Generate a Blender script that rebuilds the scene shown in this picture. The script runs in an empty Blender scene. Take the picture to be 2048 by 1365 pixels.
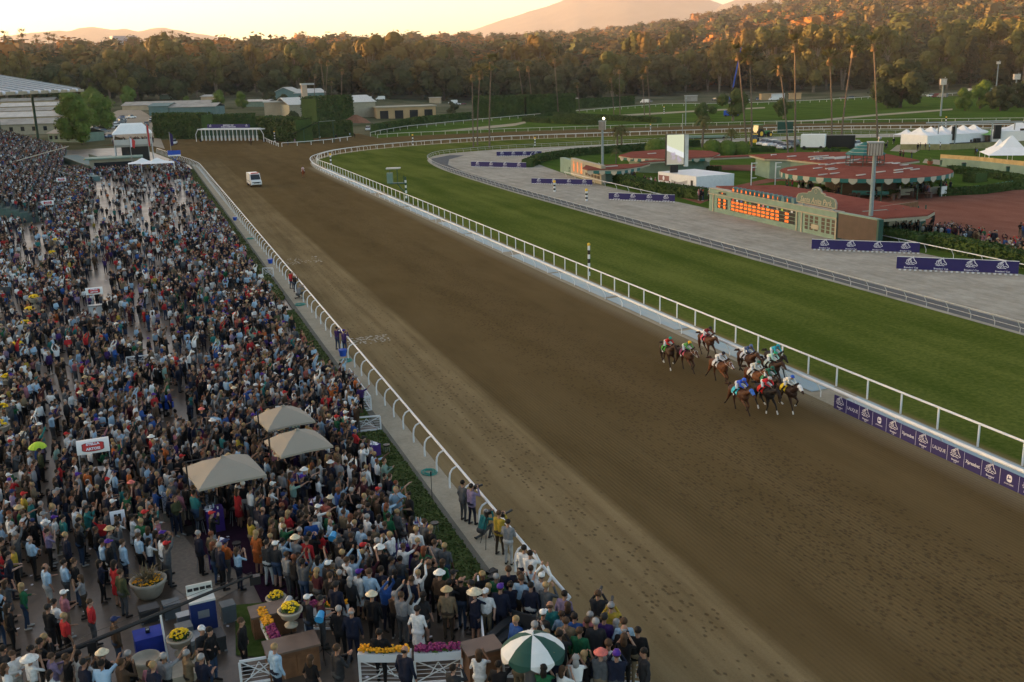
import bpy, math, random
import numpy as np
from mathutils import Vector, Matrix
rnd = random.Random(7)
R_ = math.radians
S = bpy.context.scene
COL = S.collection
# ---------------------------------------------------------------- camera, sky, sun, exposure
FPX, CAMH = 2000.0, 19.5
def _cam():
    p1 = np.array([265-1024.0, 170-682.5, FPX]); p2 = p1+np.array([1000, -27.0, 0])
    n = np.cross(p1, p2); n /= np.linalg.norm(n)
    if n[1] > 0: n = -n
    yd = p1/np.linalg.norm(p1)
    return np.array([np.cross(yd, n), yd, n])
RM = _cam()
cd = bpy.data.cameras.new('camera'); cam = bpy.data.objects.new('camera', cd); COL.objects.link(cam)
cd.sensor_width = 36; cd.lens = 36*FPX/2048; cd.clip_start = 0.5; cd.clip_end = 60000
cx, cy, cz = RM @ np.array([1, 0, 0]), RM @ np.array([0, -1, 0]), RM @ np.array([0, 0, -1])
cam.matrix_world = Matrix(((cx[0], cy[0], cz[0], 0), (cx[1], cy[1], cz[1], 0), (cx[2], cy[2], cz[2], CAMH), (0, 0, 0, 1)))
S.camera = cam
SUN_AZ, SUN_EL = -52.0, 3.2
w = bpy.data.worlds.new('World'); S.world = w; w.use_nodes = True
nt = w.node_tree; bg = nt.nodes['Background']; sky = nt.nodes.new('ShaderNodeTexSky'); sky.sky_type = 'NISHITA'
sky.sun_disc = False; sky.sun_elevation = R_(3.2); sky.sun_rotation = R_(SUN_AZ)
sky.air_density = 0.65; sky.dust_density = 1.6; sky.ozone_density = 0.5
nt.links.new(sky.outputs[0], bg.inputs[0]); bg.inputs[1].default_value = 0.15
sd = bpy.data.lights.new('sun', 'SUN'); sd.energy = 5.0; sd.angle = R_(0.5); sd.color = (1.0, 0.48, 0.18)
so = bpy.data.objects.new('sun', sd); COL.objects.link(so)
_sv = Vector((math.sin(R_(SUN_AZ))*math.cos(R_(SUN_EL)), math.cos(R_(SUN_AZ))*math.cos(R_(SUN_EL)), math.sin(R_(SUN_EL))))
so.rotation_euler = _sv.to_track_quat('Z', 'Y').to_euler(); so.location = (-60, 60, 120)
S.view_settings.view_transform = 'Standard'; S.view_settings.look = 'None'
S.view_settings.exposure = 2.3; S.view_settings.gamma = 1
S.cycles.max_bounces = 5; S.cycles.diffuse_bounces = 2; S.cycles.glossy_bounces = 2
S.cycles.transmission_bounces = 3; S.cycles.volume_bounces = 0; S.cycles.transparent_max_bounces = 8
S.cycles.use_denoising = True; S.cycles.sample_clamp_indirect = 4
# ---------------------------------------------------------------- where a pixel of the photo meets the ground
def sstep(a, b, x):
    t = min(1, max(0, (x-a)/(b-a))); return t*t*(3-2*t)
def terrain(x, y):
    d = math.hypot(x, y); az = math.degrees(math.atan2(x, y))
    st = 400+270*sstep(8, 22, az)
    if d < st: return 0.0
    e = d-st
    z = 0.034*max(0, e-20*(1-math.exp(-e/20)))
    hi = 950+0*az                                   # foothills growing to the right
    if d > hi:
        q = min(d-hi, 2400)
        z += q*(0.014+0.05*sstep(22, 44, az))*sstep(0, 300, d-hi)
    return z
def ray(px, py):
    return RM @ np.array([px-1024.0, py-682.5, FPX])
def g(px, py, z=0.0):
    d = ray(px, py)
    t = (z-CAMH)/d[2]
    return Vector((d[0]*t, d[1]*t, z))
def gt(px, py):
    "point where the pixel ray meets the rising terrain"
    d = ray(px, py); d = d/math.hypot(d[0], d[1])
    s = 20.0
    while s < 6000:
        if CAMH+d[2]*s <= terrain(d[0]*s, d[1]*s): break
        s += 4
    return Vector((d[0]*s, d[1]*s, terrain(d[0]*s, d[1]*s)))
def at_dist(px, dist, py=190):
    "terrain point in the pixel's column at a given distance"
    d = ray(px, py); d = d/math.hypot(d[0], d[1])
    return Vector((d[0]*dist, d[1]*dist, terrain(d[0]*dist, d[1]*dist)))
def pxm(p):
    "photo pixels per metre at a point"
    c = RM.T @ np.array([p[0], p[1], p[2]-CAMH]); return FPX/c[2]
def proj(p):
    c = RM.T @ np.array([p[0], p[1], p[2]-CAMH]); return (c[0]/c[2]*FPX+1024, c[1]/c[2]*FPX+682.5)
def ht(px, py0, py1):
    "height in metres of something standing at (px,py0) whose top shows at py1"
    p = g(px, py0); d = ray(px, py1); s = math.hypot(p.x, p.y)/math.hypot(d[0], d[1])
    return CAMH+d[2]*s
# ---------------------------------------------------------------- materials
MATS = {}
def node(nt, typ, **kw):
    n = nt.nodes.new(typ)
    for k, v in kw.items(): setattr(n, k, v)
    return n
def mat(name, col, rough=0.7, var=0.12, scale=3.0, metal=0.0, bump=0.0, emit=None, estr=0.0, spec=0.3, two=None):
    if name in MATS: return MATS[name]
    m = bpy.data.materials.new(name); m.use_nodes = True; t = m.node_tree
    b = t.nodes['Principled BSDF']; b.inputs['Roughness'].default_value = rough
    b.inputs['Metallic'].default_value = metal; b.inputs['Specular IOR Level'].default_value = spec
    c = tuple(col)+(1,)
    if var > 0:
        tc = node(t, 'ShaderNodeTexCoord'); nz = node(t, 'ShaderNodeTexNoise'); nz.inputs['Scale'].default_value = scale
        nz.inputs['Detail'].default_value = 5; t.links.new(tc.outputs['Object'], nz.inputs['Vector'])
        mx = node(t, 'ShaderNodeMix', data_type='RGBA'); k = 1-var; k2 = 1+var
        mx.inputs[6].default_value = tuple(x*k for x in col)+(1,)
        mx.inputs[7].default_value = tuple(min(1, x*k2) for x in (two or col))+(1,)
        r = node(t, 'ShaderNodeMapRange'); r.inputs[1].default_value = .3; r.inputs[2].default_value = .7
        t.links.new(nz.outputs[0], r.inputs[0]); t.links.new(r.outputs[0], mx.inputs[0]); t.links.new(mx.outputs[2], b.inputs['Base Color'])
        if bump:
            bp = node(t, 'ShaderNodeBump'); bp.inputs['Strength'].default_value = bump; bp.inputs['Distance'].default_value = .05
            t.links.new(nz.outputs[0], bp.inputs['Height']); t.links.new(bp.outputs[0], b.inputs['Normal'])
    else: b.inputs['Base Color'].default_value = c
    if emit: b.inputs['Emission Color'].default_value = tuple(emit)+(1,); b.inputs['Emission Strength'].default_value = estr
    MATS[name] = m; return m
def M_(t, op, a, b=None, clamp=False):
    n = node(t, 'ShaderNodeMath', operation=op); n.use_clamp = clamp
    for i, v in enumerate((a, b)):
        if v is None: continue
        if isinstance(v, (int, float)): n.inputs[i].default_value = v
        else: t.links.new(v, n.inputs[i])
    return n.outputs[0]
def MIX(t, f, a, b):
    n = node(t, 'ShaderNodeMix', data_type='RGBA')
    for i, v in ((0, f), (6, a), (7, b)):
        if isinstance(v, (int, float)): n.inputs[i].default_value = v
        elif isinstance(v, tuple): n.inputs[i].default_value = v+(1,) if len(v) == 3 else v
        else: t.links.new(v, n.inputs[i])
    return n.outputs[2]
def NOISE(t, vec, scale, detail=4, rough=.55, sc3=None):
    if sc3:
        mp = node(t, 'ShaderNodeMapping'); mp.inputs['Scale'].default_value = sc3; t.links.new(vec, mp.inputs['Vector']); vec = mp.outputs[0]
    n = node(t, 'ShaderNodeTexNoise'); n.inputs['Scale'].default_value = scale; n.inputs['Detail'].default_value = detail
    n.inputs['Roughness'].default_value = rough; t.links.new(vec, n.inputs['Vector']); return n.outputs[0]
def RNG(t, v, a, b, c=0, d=1):
    n = node(t, 'ShaderNodeMapRange')
    for i, x in enumerate((a, b, c, d)): n.inputs[i+1].default_value = x
    t.links.new(v, n.inputs[0]); return n.outputs[0]
def newmat(name, rough=.8, spec=.3):
    m = bpy.data.materials.new(name); m.use_nodes = True; t = m.node_tree; b = t.nodes['Principled BSDF']
    b.inputs['Roughness'].default_value = rough; b.inputs['Specular IOR Level'].default_value = spec
    ge = node(t, 'ShaderNodeNewGeometry'); MATS[name] = m
    return m, t, b, ge.outputs['Position']
def BUMP(t, b, h, strength, dist):
    n = node(t, 'ShaderNodeBump'); n.inputs['Strength'].default_value = strength; n.inputs['Distance'].default_value = dist
    t.links.new(h, n.inputs['Height']); t.links.new(n.outputs[0], b.inputs['Normal'])
# ---------------------------------------------------------------- mesh builder
class MB:
    def __init__(s): s.v = []; s.f = []; s.m = []; s.mi = 0
    def poly(s, pts, mi=None):
        n = len(s.v); s.v += [tuple(p) for p in pts]; s.f.append(tuple(range(n, n+len(pts)))); s.m.append(s.mi if mi is None else mi); return s
    def box(s, x0, x1, y0, y1, z0, z1, mi=None):
        return s.hexa([(x0, y0), (x1, y0), (x1, y1), (x0, y1)], z0, z1, mi)
    def hexa(s, q, z0, z1, mi=None, q2=None):
        "prism on polygon q (ccw), optional different top polygon"
        k = len(q); q2 = q2 or q; n = len(s.v)
        s.v += [(a[0], a[1], z0) for a in q]+[(a[0], a[1], z1) for a in q2]
        fs = [tuple(n+i for i in range(k-1, -1, -1)), tuple(n+k+i for i in range(k))]
        fs += [(n+i, n+(i+1) % k, n+k+(i+1) % k, n+k+i) for i in range(k)]
        s.f += fs; s.m += [s.mi if mi is None else mi]*len(fs); return s
    def obox(s, c, sx, sy, z0, z1, ang=0, mi=None):
        "box centred at c (x,y), turned by ang radians"
        ca, sa = math.cos(ang), math.sin(ang)
        q = [(c[0]+ca*a*sx/2-sa*b*sy/2, c[1]+sa*a*sx/2+ca*b*sy/2) for a, b in ((-1, -1), (1, -1), (1, 1), (-1, 1))]
        return s.hexa(q, z0, z1, mi)
    def tube(s, pts, r, n=6, mi=None, caps=True):
        "tube along points; r a number or list"
        pts = [Vector(p) for p in pts]; k = len(pts); rs = r if isinstance(r, (list, tuple)) else [r]*k
        base = len(s.v); up = None
        for i, p in enumerate(pts):
            d = (pts[min(i+1, k-1)]-pts[max(i-1, 0)]).normalized()
            if up is None: up = d.orthogonal().normalized()
            up = (up-d*up.dot(d)); up = up.normalized() if up.length > 1e-6 else d.orthogonal().normalized()
            sd = d.cross(up)
            for j in range(n):
                a = 2*math.pi*j/n; s.v.append(tuple(p+(up*math.cos(a)+sd*math.sin(a))*rs[i]))
        mm = s.mi if mi is None else mi
        for i in range(k-1):
            for j in range(n):
                a = base+i*n+j; b = base+i*n+(j+1) % n; s.f.append((a, b, b+n, a+n)); s.m.append(mm)
        if caps:
            s.f.append(tuple(base+j for j in range(n-1, -1, -1))); s.f.append(tuple(base+(k-1)*n+j for j in range(n))); s.m += [mm, mm]
        return s
    def bar(s, a, b, w_, h_, mi=None):
        "flat rectangular bar from a to b, w across, h high (z is at the bar's middle)"
        a, b = Vector(a), Vector(b); d = b-a; u = Vector((d.y, -d.x, 0))
        if u.length < 1e-6: u = Vector((1, 0, 0))
        u = u.normalized()*w_/2; z = d.cross(u).normalized()*h_/2
        if z.length < 1e-9: z = Vector((0, 0, h_/2))
        n = len(s.v); s.v += [tuple(p+o) for p in (a, b) for o in (-u-z, u-z, u+z, -u+z)]
        s.f += [(n, n+1, n+2, n+3), (n+7, n+6, n+5, n+4)]+[(n+i, n+4+i, n+4+(i+1) % 4, n+(i+1) % 4) for i in range(4)]
        s.m += [s.mi if mi is None else mi]*6; return s
    def lathe(s, c, prof, n=16, mi=None):
        "profile [(r,z)...] round the vertical through c"
        b0 = len(s.v); k = len(prof); mm = s.mi if mi is None else mi
        for r, z in prof:
            for j in range(n):
                a = 2*math.pi*j/n; s.v.append((c[0]+r*math.cos(a), c[1]+r*math.sin(a), c[2]+z))
        for i in range(k-1):
            for j in range(n):
                a = b0+i*n+j; b = b0+i*n+(j+1) % n; s.f.append((a, b, b+n, a+n)); s.m.append(mm)
        s.f.append(tuple(b0+j for j in range(n-1, -1, -1))); s.f.append(tuple(b0+(k-1)*n+j for j in range(n))); s.m += [mm, mm]
        return s
    def ball(s, c, r, n=8, m=6, sc=(1, 1, 1), mi=None):
        prof = []
        b0 = len(s.v); mm = s.mi if mi is None else mi
        for i in range(1, m):
            t = math.pi*i/m-math.pi/2
            for j in range(n):
                a = 2*math.pi*j/n
                s.v.append((c[0]+r*sc[0]*math.cos(t)*math.cos(a), c[1]+r*sc[1]*math.cos(t)*math.sin(a), c[2]+r*sc[2]*math.sin(t)))
        for i in range(m-2):
            for j in range(n):
                a = b0+i*n+j; b = b0+i*n+(j+1) % n; s.f.append((a, b, b+n, a+n)); s.m.append(mm)
        lo = len(s.v); s.v += [(c[0], c[1], c[2]-r*sc[2]), (c[0], c[1], c[2]+r*sc[2])]; top = b0+(m-2)*n
        for j in range(n):
            s.f.append((lo, b0+(j+1) % n, b0+j)); s.f.append((lo+1, top+j, top+(j+1) % n)); s.m += [mm, mm]
        return s
    def xf(s, mtx, start=0):
        for i in range(start, len(s.v)): s.v[i] = tuple(mtx @ Vector(s.v[i]))
        return s
    def mesh(s, name, mats):
        me = bpy.data.meshes.new(name); me.from_pydata(s.v, [], s.f)
        mats = mats if isinstance(mats, (list, tuple)) else [mats]
        for m in mats: me.materials.append(m)
        if len(mats) > 1: me.polygons.foreach_set('material_index', s.m)
        return me
    def build(s, name, mats, parent=None, smooth=False, **tags):
        me = s.mesh(name, mats)
        if smooth: me.polygons.foreach_set('use_smooth', [True]*len(me.polygons))
        o = bpy.data.objects.new(name, me); COL.objects.link(o)
        if parent: o.parent = parent
        if tags: tag(o, **tags)
        return o
def tag(o, label=None, cat=None, group=None, kind=None):
    if label: o['label'] = label
    if cat: o['category'] = cat
    if group: o['group'] = group
    if kind: o['kind'] = kind
    return o
def thing(name, loc, label, cat, rz=0.0, group=None):
    o = bpy.data.objects.new(name, None); COL.objects.link(o); o.location = loc; o.rotation_euler = (0, 0, rz)
    o.empty_display_size = .2
    return tag(o, label, cat, group)
KIDS = {}
def dup(root, loc, rz=0.0, label=None, group=None, sc=None):
    r = root.copy(); COL.objects.link(r); r.location = loc; r.rotation_euler = (0, 0, rz)
    if sc: r.scale = (sc, sc, sc) if isinstance(sc, (int, float)) else sc
    if label: r['label'] = label
    if group: r['group'] = group
    ks = KIDS.get(root.name)
    if ks is None: ks = KIDS[root.name] = [(c, list(c.children)) for c in root.children]
    for ch, gs in ks:
        c = ch.copy(); COL.objects.link(c); c.parent = r
        for q in gs:
            d = q.copy(); COL.objects.link(d); d.parent = c
    return r
def text(body, size, m, parent, loc, rot, name='lettering', ext=.01, align='CENTER', sx=1.0, shear=0.0, off=0.0):
    c = bpy.data.curves.new(name, 'FONT'); c.body = body; c.size = size; c.extrude = ext; c.align_x = align; c.align_y = 'CENTER'
    c.offset = off; c.shear = shear; c.resolution_u = 2; c.materials.append(m)
    key = (body, size, ext, align, shear, off, m.name)
    if key not in TXT:
        q = bpy.data.objects.new('tmp', c); me = bpy.data.meshes.new_from_object(q); bpy.data.objects.remove(q)
        if not me.materials: me.materials.append(m)
        TXT[key] = me
    o = bpy.data.objects.new(name, TXT[key]); COL.objects.link(o); o.parent = parent; o.location = loc; o.rotation_euler = rot; o.scale = (sx, 1, 1)
    return o
TXT = {}
def sheet(name, pts, z, m, px=True, **t):
    P = [g(a, b, z) for a, b in pts] if px else [Vector((a, b, z)) for a, b in pts]
    ar = sum(P[i].x*P[(i+1) % len(P)].y-P[(i+1) % len(P)].x*P[i].y for i in range(len(P)))
    if ar < 0: P.reverse()
    t.setdefault('kind', 'structure')
    return MB().poly(P).build(name, m, **t)
# ================================================================ THE SETTING
def groundmat(name, cols, scale, rough=1.0, sc3=None, bump=.3, dist=.03, spec=.0, fine=9.0, k=.55):
    m, t, b, pos = newmat(name, rough, spec)
    n1 = NOISE(t, pos, scale, 5, .6, sc3); n2 = NOISE(t, pos, fine, 3, .7)
    f = M_(t, 'ADD', M_(t, 'MULTIPLY', n1, k), M_(t, 'MULTIPLY', n2, 1-k))
    f = RNG(t, f, .36, .64)
    t.links.new(MIX(t, f, cols[0], cols[1]), b.inputs['Base Color'])
    BUMP(t, b, n2, bump, dist); return m
def dirtmat():
    m, t, b, pos = newmat('track_dirt', 1.0, .0)
    sp = node(t, 'ShaderNodeSeparateXYZ'); t.links.new(pos, sp.inputs[0]); X, Y = sp.outputs[0], sp.outputs[1]
    wob = M_(t, 'MULTIPLY', M_(t, 'SUBTRACT', NOISE(t, pos, .05, 2), .5), .5)
    wob2 = M_(t, 'MULTIPLY', M_(t, 'SUBTRACT', NOISE(t, pos, 2.2, 4), .5), .25)
    Xw = M_(t, 'ADD', M_(t, 'ADD', X, wob), wob2)
    edge = RNG(t, Xw, 18.55, 19.15)                                     # tan crust -> harrowed brown
    farfade = M_(t, 'MAXIMUM', M_(t, 'MULTIPLY', RNG(t, Y, 90, 230), .6), RNG(t, Y, 225, 290))                                      # beyond the turn the crust ends
    edge = M_(t, 'MAXIMUM', edge, farfade)
    streak = NOISE(t, pos, 1.0, 5, .6, (1.1, .03, 1)); streak2 = NOISE(t, pos, 1.0, 4, .6, (.3, .012, 1))
    grain = NOISE(t, pos, 14, 3, .7); mott = NOISE(t, pos, .35, 5, .6, (1, .35, 1))
    tan = MIX(t, RNG(t, M_(t, 'ADD', M_(t, 'MULTIPLY', streak, .6), M_(t, 'MULTIPLY', mott, .4)), .38, .62), (.150, .108, .052), (.245, .182, .095))
    brown = MIX(t, RNG(t, M_(t, 'ADD', M_(t, 'MULTIPLY', streak2, .5), M_(t, 'MULTIPLY', mott, .5)), .36, .64), (.098, .067, .028), (.142, .099, .044))
    base = MIX(t, edge, tan, brown)
    pale = M_(t, 'MULTIPLY', RNG(t, Xw, 35.0, 36.3), .7)               # sandy drift against the inner rail
    base = MIX(t, M_(t, 'MULTIPLY', pale, M_(t, 'SUBTRACT', 1.0, RNG(t, Y, 232, 240))), base, (.24, .20, .13))
    base = MIX(t, M_(t, 'MULTIPLY', RNG(t, grain, .35, .7), .22), base, (.07, .05, .03))
    # hoof prints, in bands along the track
    mp = node(t, 'ShaderNodeMapping'); mp.inputs['Scale'].default_value = (3.2, 2.0, 1); t.links.new(pos, mp.inputs[0])
    vo = node(t, 'ShaderNodeTexVoronoi'); vo.inputs['Scale'].default_value = 1.55; t.links.new(mp.outputs[0], vo.inputs['Vector'])
    dn = M_(t, 'ADD', vo.outputs['Distance'], M_(t, 'MULTIPLY', M_(t, 'SUBTRACT', grain, .5), .35))
    spot = RNG(t, dn, .40, .24)
    vs = node(t, 'ShaderNodeSeparateXYZ'); t.links.new(vo.outputs['Color'], vs.inputs[0])
    def band(c, wd): return RNG(t, M_(t, 'ABSOLUTE', M_(t, 'SUBTRACT', Xw, c)), wd, wd*.45)
    bands = M_(t, 'MAXIMUM', M_(t, 'MULTIPLY', band(27.0, 5.0), 1.1), M_(t, 'MULTIPLY', band(16.8, 1.8), .45))
    bands = M_(t, 'MAXIMUM', bands, M_(t, 'MULTIPLY', band(22.6, .8), .35)); bands = M_(t, 'MAXIMUM', bands, M_(t, 'MULTIPLY', band(14.4, .8), .3)); bands = M_(t, 'MAXIMUM', bands, .04)
    patch = RNG(t, NOISE(t, pos, .12, 3, .5, (1, .25, 1)), .35, .6, .45, 1.1)
    on = RNG(t, M_(t, 'SUBTRACT', M_(t, 'MULTIPLY', bands, patch), vs.outputs[0]), -.02, .06)
    spots = M_(t, 'MULTIPLY', spot, on)
    base = MIX(t, M_(t, 'MULTIPLY', spots, .58), base, (.055, .038, .022))
    # harrow furrows: damp ridges, with furrow shade mixed into the colour
    wv = node(t, 'ShaderNodeTexWave'); wv.inputs['Scale'].default_value = 1.5; wv.inputs['Distortion'].default_value = .25; wv.inputs['Detail'].default_value = 1
    mp2 = node(t, 'ShaderNodeMapping'); mp2.inputs['Scale'].default_value = (1, .02, .02); t.links.new(pos, mp2.inputs[0]); t.links.new(mp2.outputs[0], wv.inputs['Vector'])
    fm = M_(t, 'MULTIPLY', edge, RNG(t, NOISE(t, pos, .3, 3, .5, (1, .06, 1)), .35, .6, .25, 1)); fm = M_(t, 'MULTIPLY', fm, RNG(t, Y, 130, 60))
    base = MIX(t, M_(t, 'MULTIPLY', M_(t, 'MULTIPLY', wv.outputs['Fac'], fm), .3), base, (.07, .05, .03))
    t.links.new(base, b.inputs['Base Color'])
    hgt = M_(t, 'ADD', M_(t, 'SUBTRACT', M_(t, 'MULTIPLY', grain, .5), M_(t, 'MULTIPLY', spots, 1.2)), M_(t, 'MULTIPLY', M_(t, 'MULTIPLY', wv.outputs['Fac'], fm), -.8))
    BUMP(t, b, hgt, .6, .05); return m
M_dirt = dirtmat()
def turfmat(name, a, b_, edge=None):
    m, t, b, pos = newmat(name, 1.0, .0)
    n1 = NOISE(t, pos, .12, 5, .6, (1, .5, 1)); n2 = NOISE(t, pos, 3.0, 4, .7); n3 = NOISE(t, pos, 1.0, 4, .5, (.35, .02, 1))
    f = RNG(t, M_(t, 'ADD', M_(t, 'ADD', M_(t, 'MULTIPLY', n1, .3), M_(t, 'MULTIPLY', n2, .4)), M_(t, 'MULTIPLY', n3, .3)), .42, .58)
    c = MIX(t, f, a, b_)
    if edge:
        sp = node(t, 'ShaderNodeSeparateXYZ'); t.links.new(pos, sp.inputs[0])
        e = RNG(t, M_(t, 'ADD', sp.outputs[0], M_(t, 'MULTIPLY', n2, .9)), edge+.9, edge+.3)
        c = MIX(t, M_(t, 'MULTIPLY', e, .8), c, (.22, .15, .07))
    t.links.new(c, b.inputs['Base Color']); BUMP(t, b, n2, .5, .05); return m
M_turf = turfmat('turf_grass', (.052, .076, .012), (.118, .136, .030), 39.6)
M_lawn = turfmat('lawn_grass', (.045, .08, .013), (.08, .125, .024))
M_lawn2 = turfmat('rough_grass', (.035, .062, .014), (.07, .095, .028))
M_ground = groundmat('far_ground', ((.055, .065, .03), (.15, .14, .09)), .03, k=.8)
M_lot = groundmat('lot_dirt', ((.27, .23, .17), (.36, .31, .24)), .05)
M_pave = None
def pavemat():
    m, t, b, pos = newmat('apron_paving', .38, .5)
    n1 = NOISE(t, pos, .25, 4, .6); n2 = NOISE(t, pos, 4, 4, .6)
    br = node(t, 'ShaderNodeTexBrick'); br.inputs['Scale'].default_value = 1; br.inputs['Mortar Size'].default_value = .012
    br.inputs['Brick Width'].default_value = 1.8; br.inputs['Row Height'].default_value = 1.2; t.links.new(pos, br.inputs['Vector'])
    c = MIX(t, RNG(t, M_(t, 'ADD', M_(t, 'MULTIPLY', n1, .6), M_(t, 'MULTIPLY', n2, .4)), .38, .62), (.055, .040, .028), (.095, .072, .052))
    c = MIX(t, M_(t, 'MULTIPLY', br.outputs['Fac'], .5), c, (.10, .075, .055))
    t.links.new(c, b.inputs['Base Color']); t.links.new(RNG(t, n1, .3, .7, .28, .45), b.inputs['Roughness']); BUMP(t, b, n2, .15, .02); return m
M_pave = pavemat()
M_conc = groundmat('concrete_path', ((.27, .235, .17), (.37, .33, .25)), .6, fine=6)
M_curb = groundmat('curb_concrete', ((.12, .11, .09), (.17, .16, .13)), .8)
def tarpmat():
    m, t, b, pos = newmat('blue_tarp', .55, .4)
    n = NOISE(t, pos, 1.0, 5, .65, (1.2, .25, 1)); n2 = NOISE(t, pos, .1, 2)
    c = MIX(t, RNG(t, n, .42, .66), (.25, .35, .385), (.37, .39, .36)); t.links.new(c, b.inputs['Base Color'])
    BUMP(t, b, n, .5, .08); return m
M_tarp = tarpmat()
def sandmat():
    m, t, b, pos = newmat('grey_sand', 1.0, .0)
    s1 = NOISE(t, pos, 1.0, 5, .65, (.9, .05, 1)); s2 = NOISE(t, pos, .25, 5, .6); s3 = NOISE(t, pos, 1.6, 5, .7, (1, .5, 1))
    f = RNG(t, M_(t, 'ADD', M_(t, 'ADD', M_(t, 'MULTIPLY', s1, .3), M_(t, 'MULTIPLY', s2, .35)), M_(t, 'MULTIPLY', s3, .35)), .34, .66)
    t.links.new(MIX(t, f, (.22, .20, .16), (.44, .415, .35)), b.inputs['Base Color']); BUMP(t, b, s3, .7, .15); return m
M_sand = sandmat()
M_brick = groundmat('brick_paving', ((.16, .062, .042), (.25, .115, .08)), .35, fine=5, sc3=(1, .4, 1))
M_redroof = groundmat('red_roofing', ((.175, .055, .04), (.245, .085, .062)), .6, fine=5)
M_greycloth = groundmat('dark_gravel', ((.10, .105, .105), (.15, .15, .15)), .5)

# terrain: one sheet in rings from under the camera to beyond the mountains
def build_ground():
    rs = [0, 40, 120, 200, 300, 380]+[400+20*i for i in range(1, 31)]+[1000+60*i for i in range(1, 24)]+[2600, 3200, 4200, 6000, 9000, 13000, 24000]
    n = 144; v = [(0, 0, -.06)]; f = []
    for r in rs[1:]:
        for j in range(n):
            a = 2*math.pi*j/n; x, y = r*math.sin(a), r*math.cos(a); az = math.degrees(math.atan2(x, y))
            z = terrain(x, y) if -25 < az < 75 else min(terrain(x, y), 8)
            if r > 4000: z = min(z, 60)
            v.append((x, y, z-.06))
    k = len(rs)-1
    f += [(0, 1+(j+1) % n, 1+j) for j in range(n)]
    for i in range(k-1):
        for j in range(n):
            a = 1+i*n+j; b = 1+i*n+(j+1) % n; f.append((a, b, b+n, a+n))
    me = bpy.data.meshes.new('ground'); me.from_pydata(v, [], f); me.materials.append(M_ground)
    o = bpy.data.objects.new('ground', me); COL.objects.link(o); tag(o, kind='structure')
build_ground()
def cr(P, k=6, closed=False):
    "catmull-rom through points"
    out = []; n = len(P)
    for i in range(n-1):
        p0, p1, p2, p3 = P[max(i-1, 0)], P[i], P[i+1], P[min(i+2, n-1)]
        for j in range(k):
            t = j/k; out.append(tuple(.5*((2*b)+(-a+c)*t+(2*a-5*b+4*c-d)*t*t+(-a+3*b-3*c+d)*t**3) for a, b, c, d in zip(p0, p1, p2, p3)))
    out.append(tuple(P[-1])); return out
INNER = cr([(36.9, -30), (36.9, 60), (36.9, 130), (36.6, 200), (36.6, 220), (37.0, 234), (38.6, 249), (42, 261), (50, 276), (64, 288), (84, 296), (108, 298), (136, 292), (172, 282), (204, 271), (250, 236), (300, 190), (380, 100)])
OUTER_FAR = cr([(75.5, 338), (85, 341.5), (103, 340), (123, 337), (163, 326), (207, 310), (243, 288), (277, 261), (330, 212), (420, 120)])
OUTER_NEAR = cr([(12.4, -30), (12.4, 60), (12.4, 120), (12.5, 166), (12.7, 218), (12.7, 248), (11.2, 266), (9.5, 278), (4.4, 319), (-3, 350)])
dirt = OUTER_NEAR+[(-12, 372), (17, 395), (40, 380), (60, 360), (76, 372)]+OUTER_FAR+[(420, 40)]+INNER[::-1]
sheet('dirt_track', dirt, -.02, M_dirt, px=False)
# blue tarp strip between the inner rails, then the turf
TURF_L = cr([(39.5, -30), (39.5, 60), (39.5, 130), (39.5, 200), (39.4, 226), (39.2, 240), (40.2, 249), (43.5, 261), (51.5, 274.5), (65, 286), (84.5, 293.5), (108, 295.5), (136, 289.5), (171, 279), (203, 268), (248, 233), (298, 187), (378, 98)])
sheet('inner_path', INNER+TURF_L[::-1], -.012, M_conc, px=False)
for k, (y0, y1) in enumerate([(-20, 47.3), (49.2, 56.5), (56.9, 66), (66.4, 79), (79.4, 92), (92.3, 104), (106, 121), (121.4, 133), (136, 152), (153, 170), (174, 196), (197, 212), (213, 229)]):
    MB().poly([(37.35, y0, .03), (39.3, y0+.25, .03), (39.3, y1, .03), (37.35, y1-.2, .03)]).build('tarp', M_tarp,
        label='pale blue tarpaulin laid on the ground between the two white inner rails', cat='tarpaulin', group='blue tarpaulins between the inner rails')
TURF_IN = cr([(59.4, -30), (59.4, 60), (59.2, 110), (59.2, 165), (60.5, 205), (63, 228), (66.5, 242), (73, 253), (84, 258), (94, 260), (108, 259), (128, 257.5), (150, 256), (172, 252), (200, 243), (245, 210), (290, 168), (360, 90)])
sheet('turf_course', TURF_L+TURF_IN[::-1], -.008, M_turf, px=False)
SAND_IN = cr([(76.8, -30), (76.8, 80), (76.5, 110), (76.3, 150), (77.5, 172), (82.5, 207), (86.5, 224), (95, 238), (112, 243), (140, 243), (165, 240), (192, 231), (236, 200), (275, 160), (340, 80)])
sheet('grey_training_track', TURF_IN+SAND_IN[::-1], -.004, M_sand, px=False)
sheet('gravel_verge', [(59.9, -30), (59.9, 110), (59.7, 165), (61, 205), (63.5, 228), (67, 241), (74, 249), (77, 246), (70, 236), (65.5, 222), (63.5, 205), (62.2, 165), (62, 110), (62, -30)], .004, M_greycloth, px=False)
sheet('infield_lawn', SAND_IN+[(360, -30)], .0, M_lawn, px=False)
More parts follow.
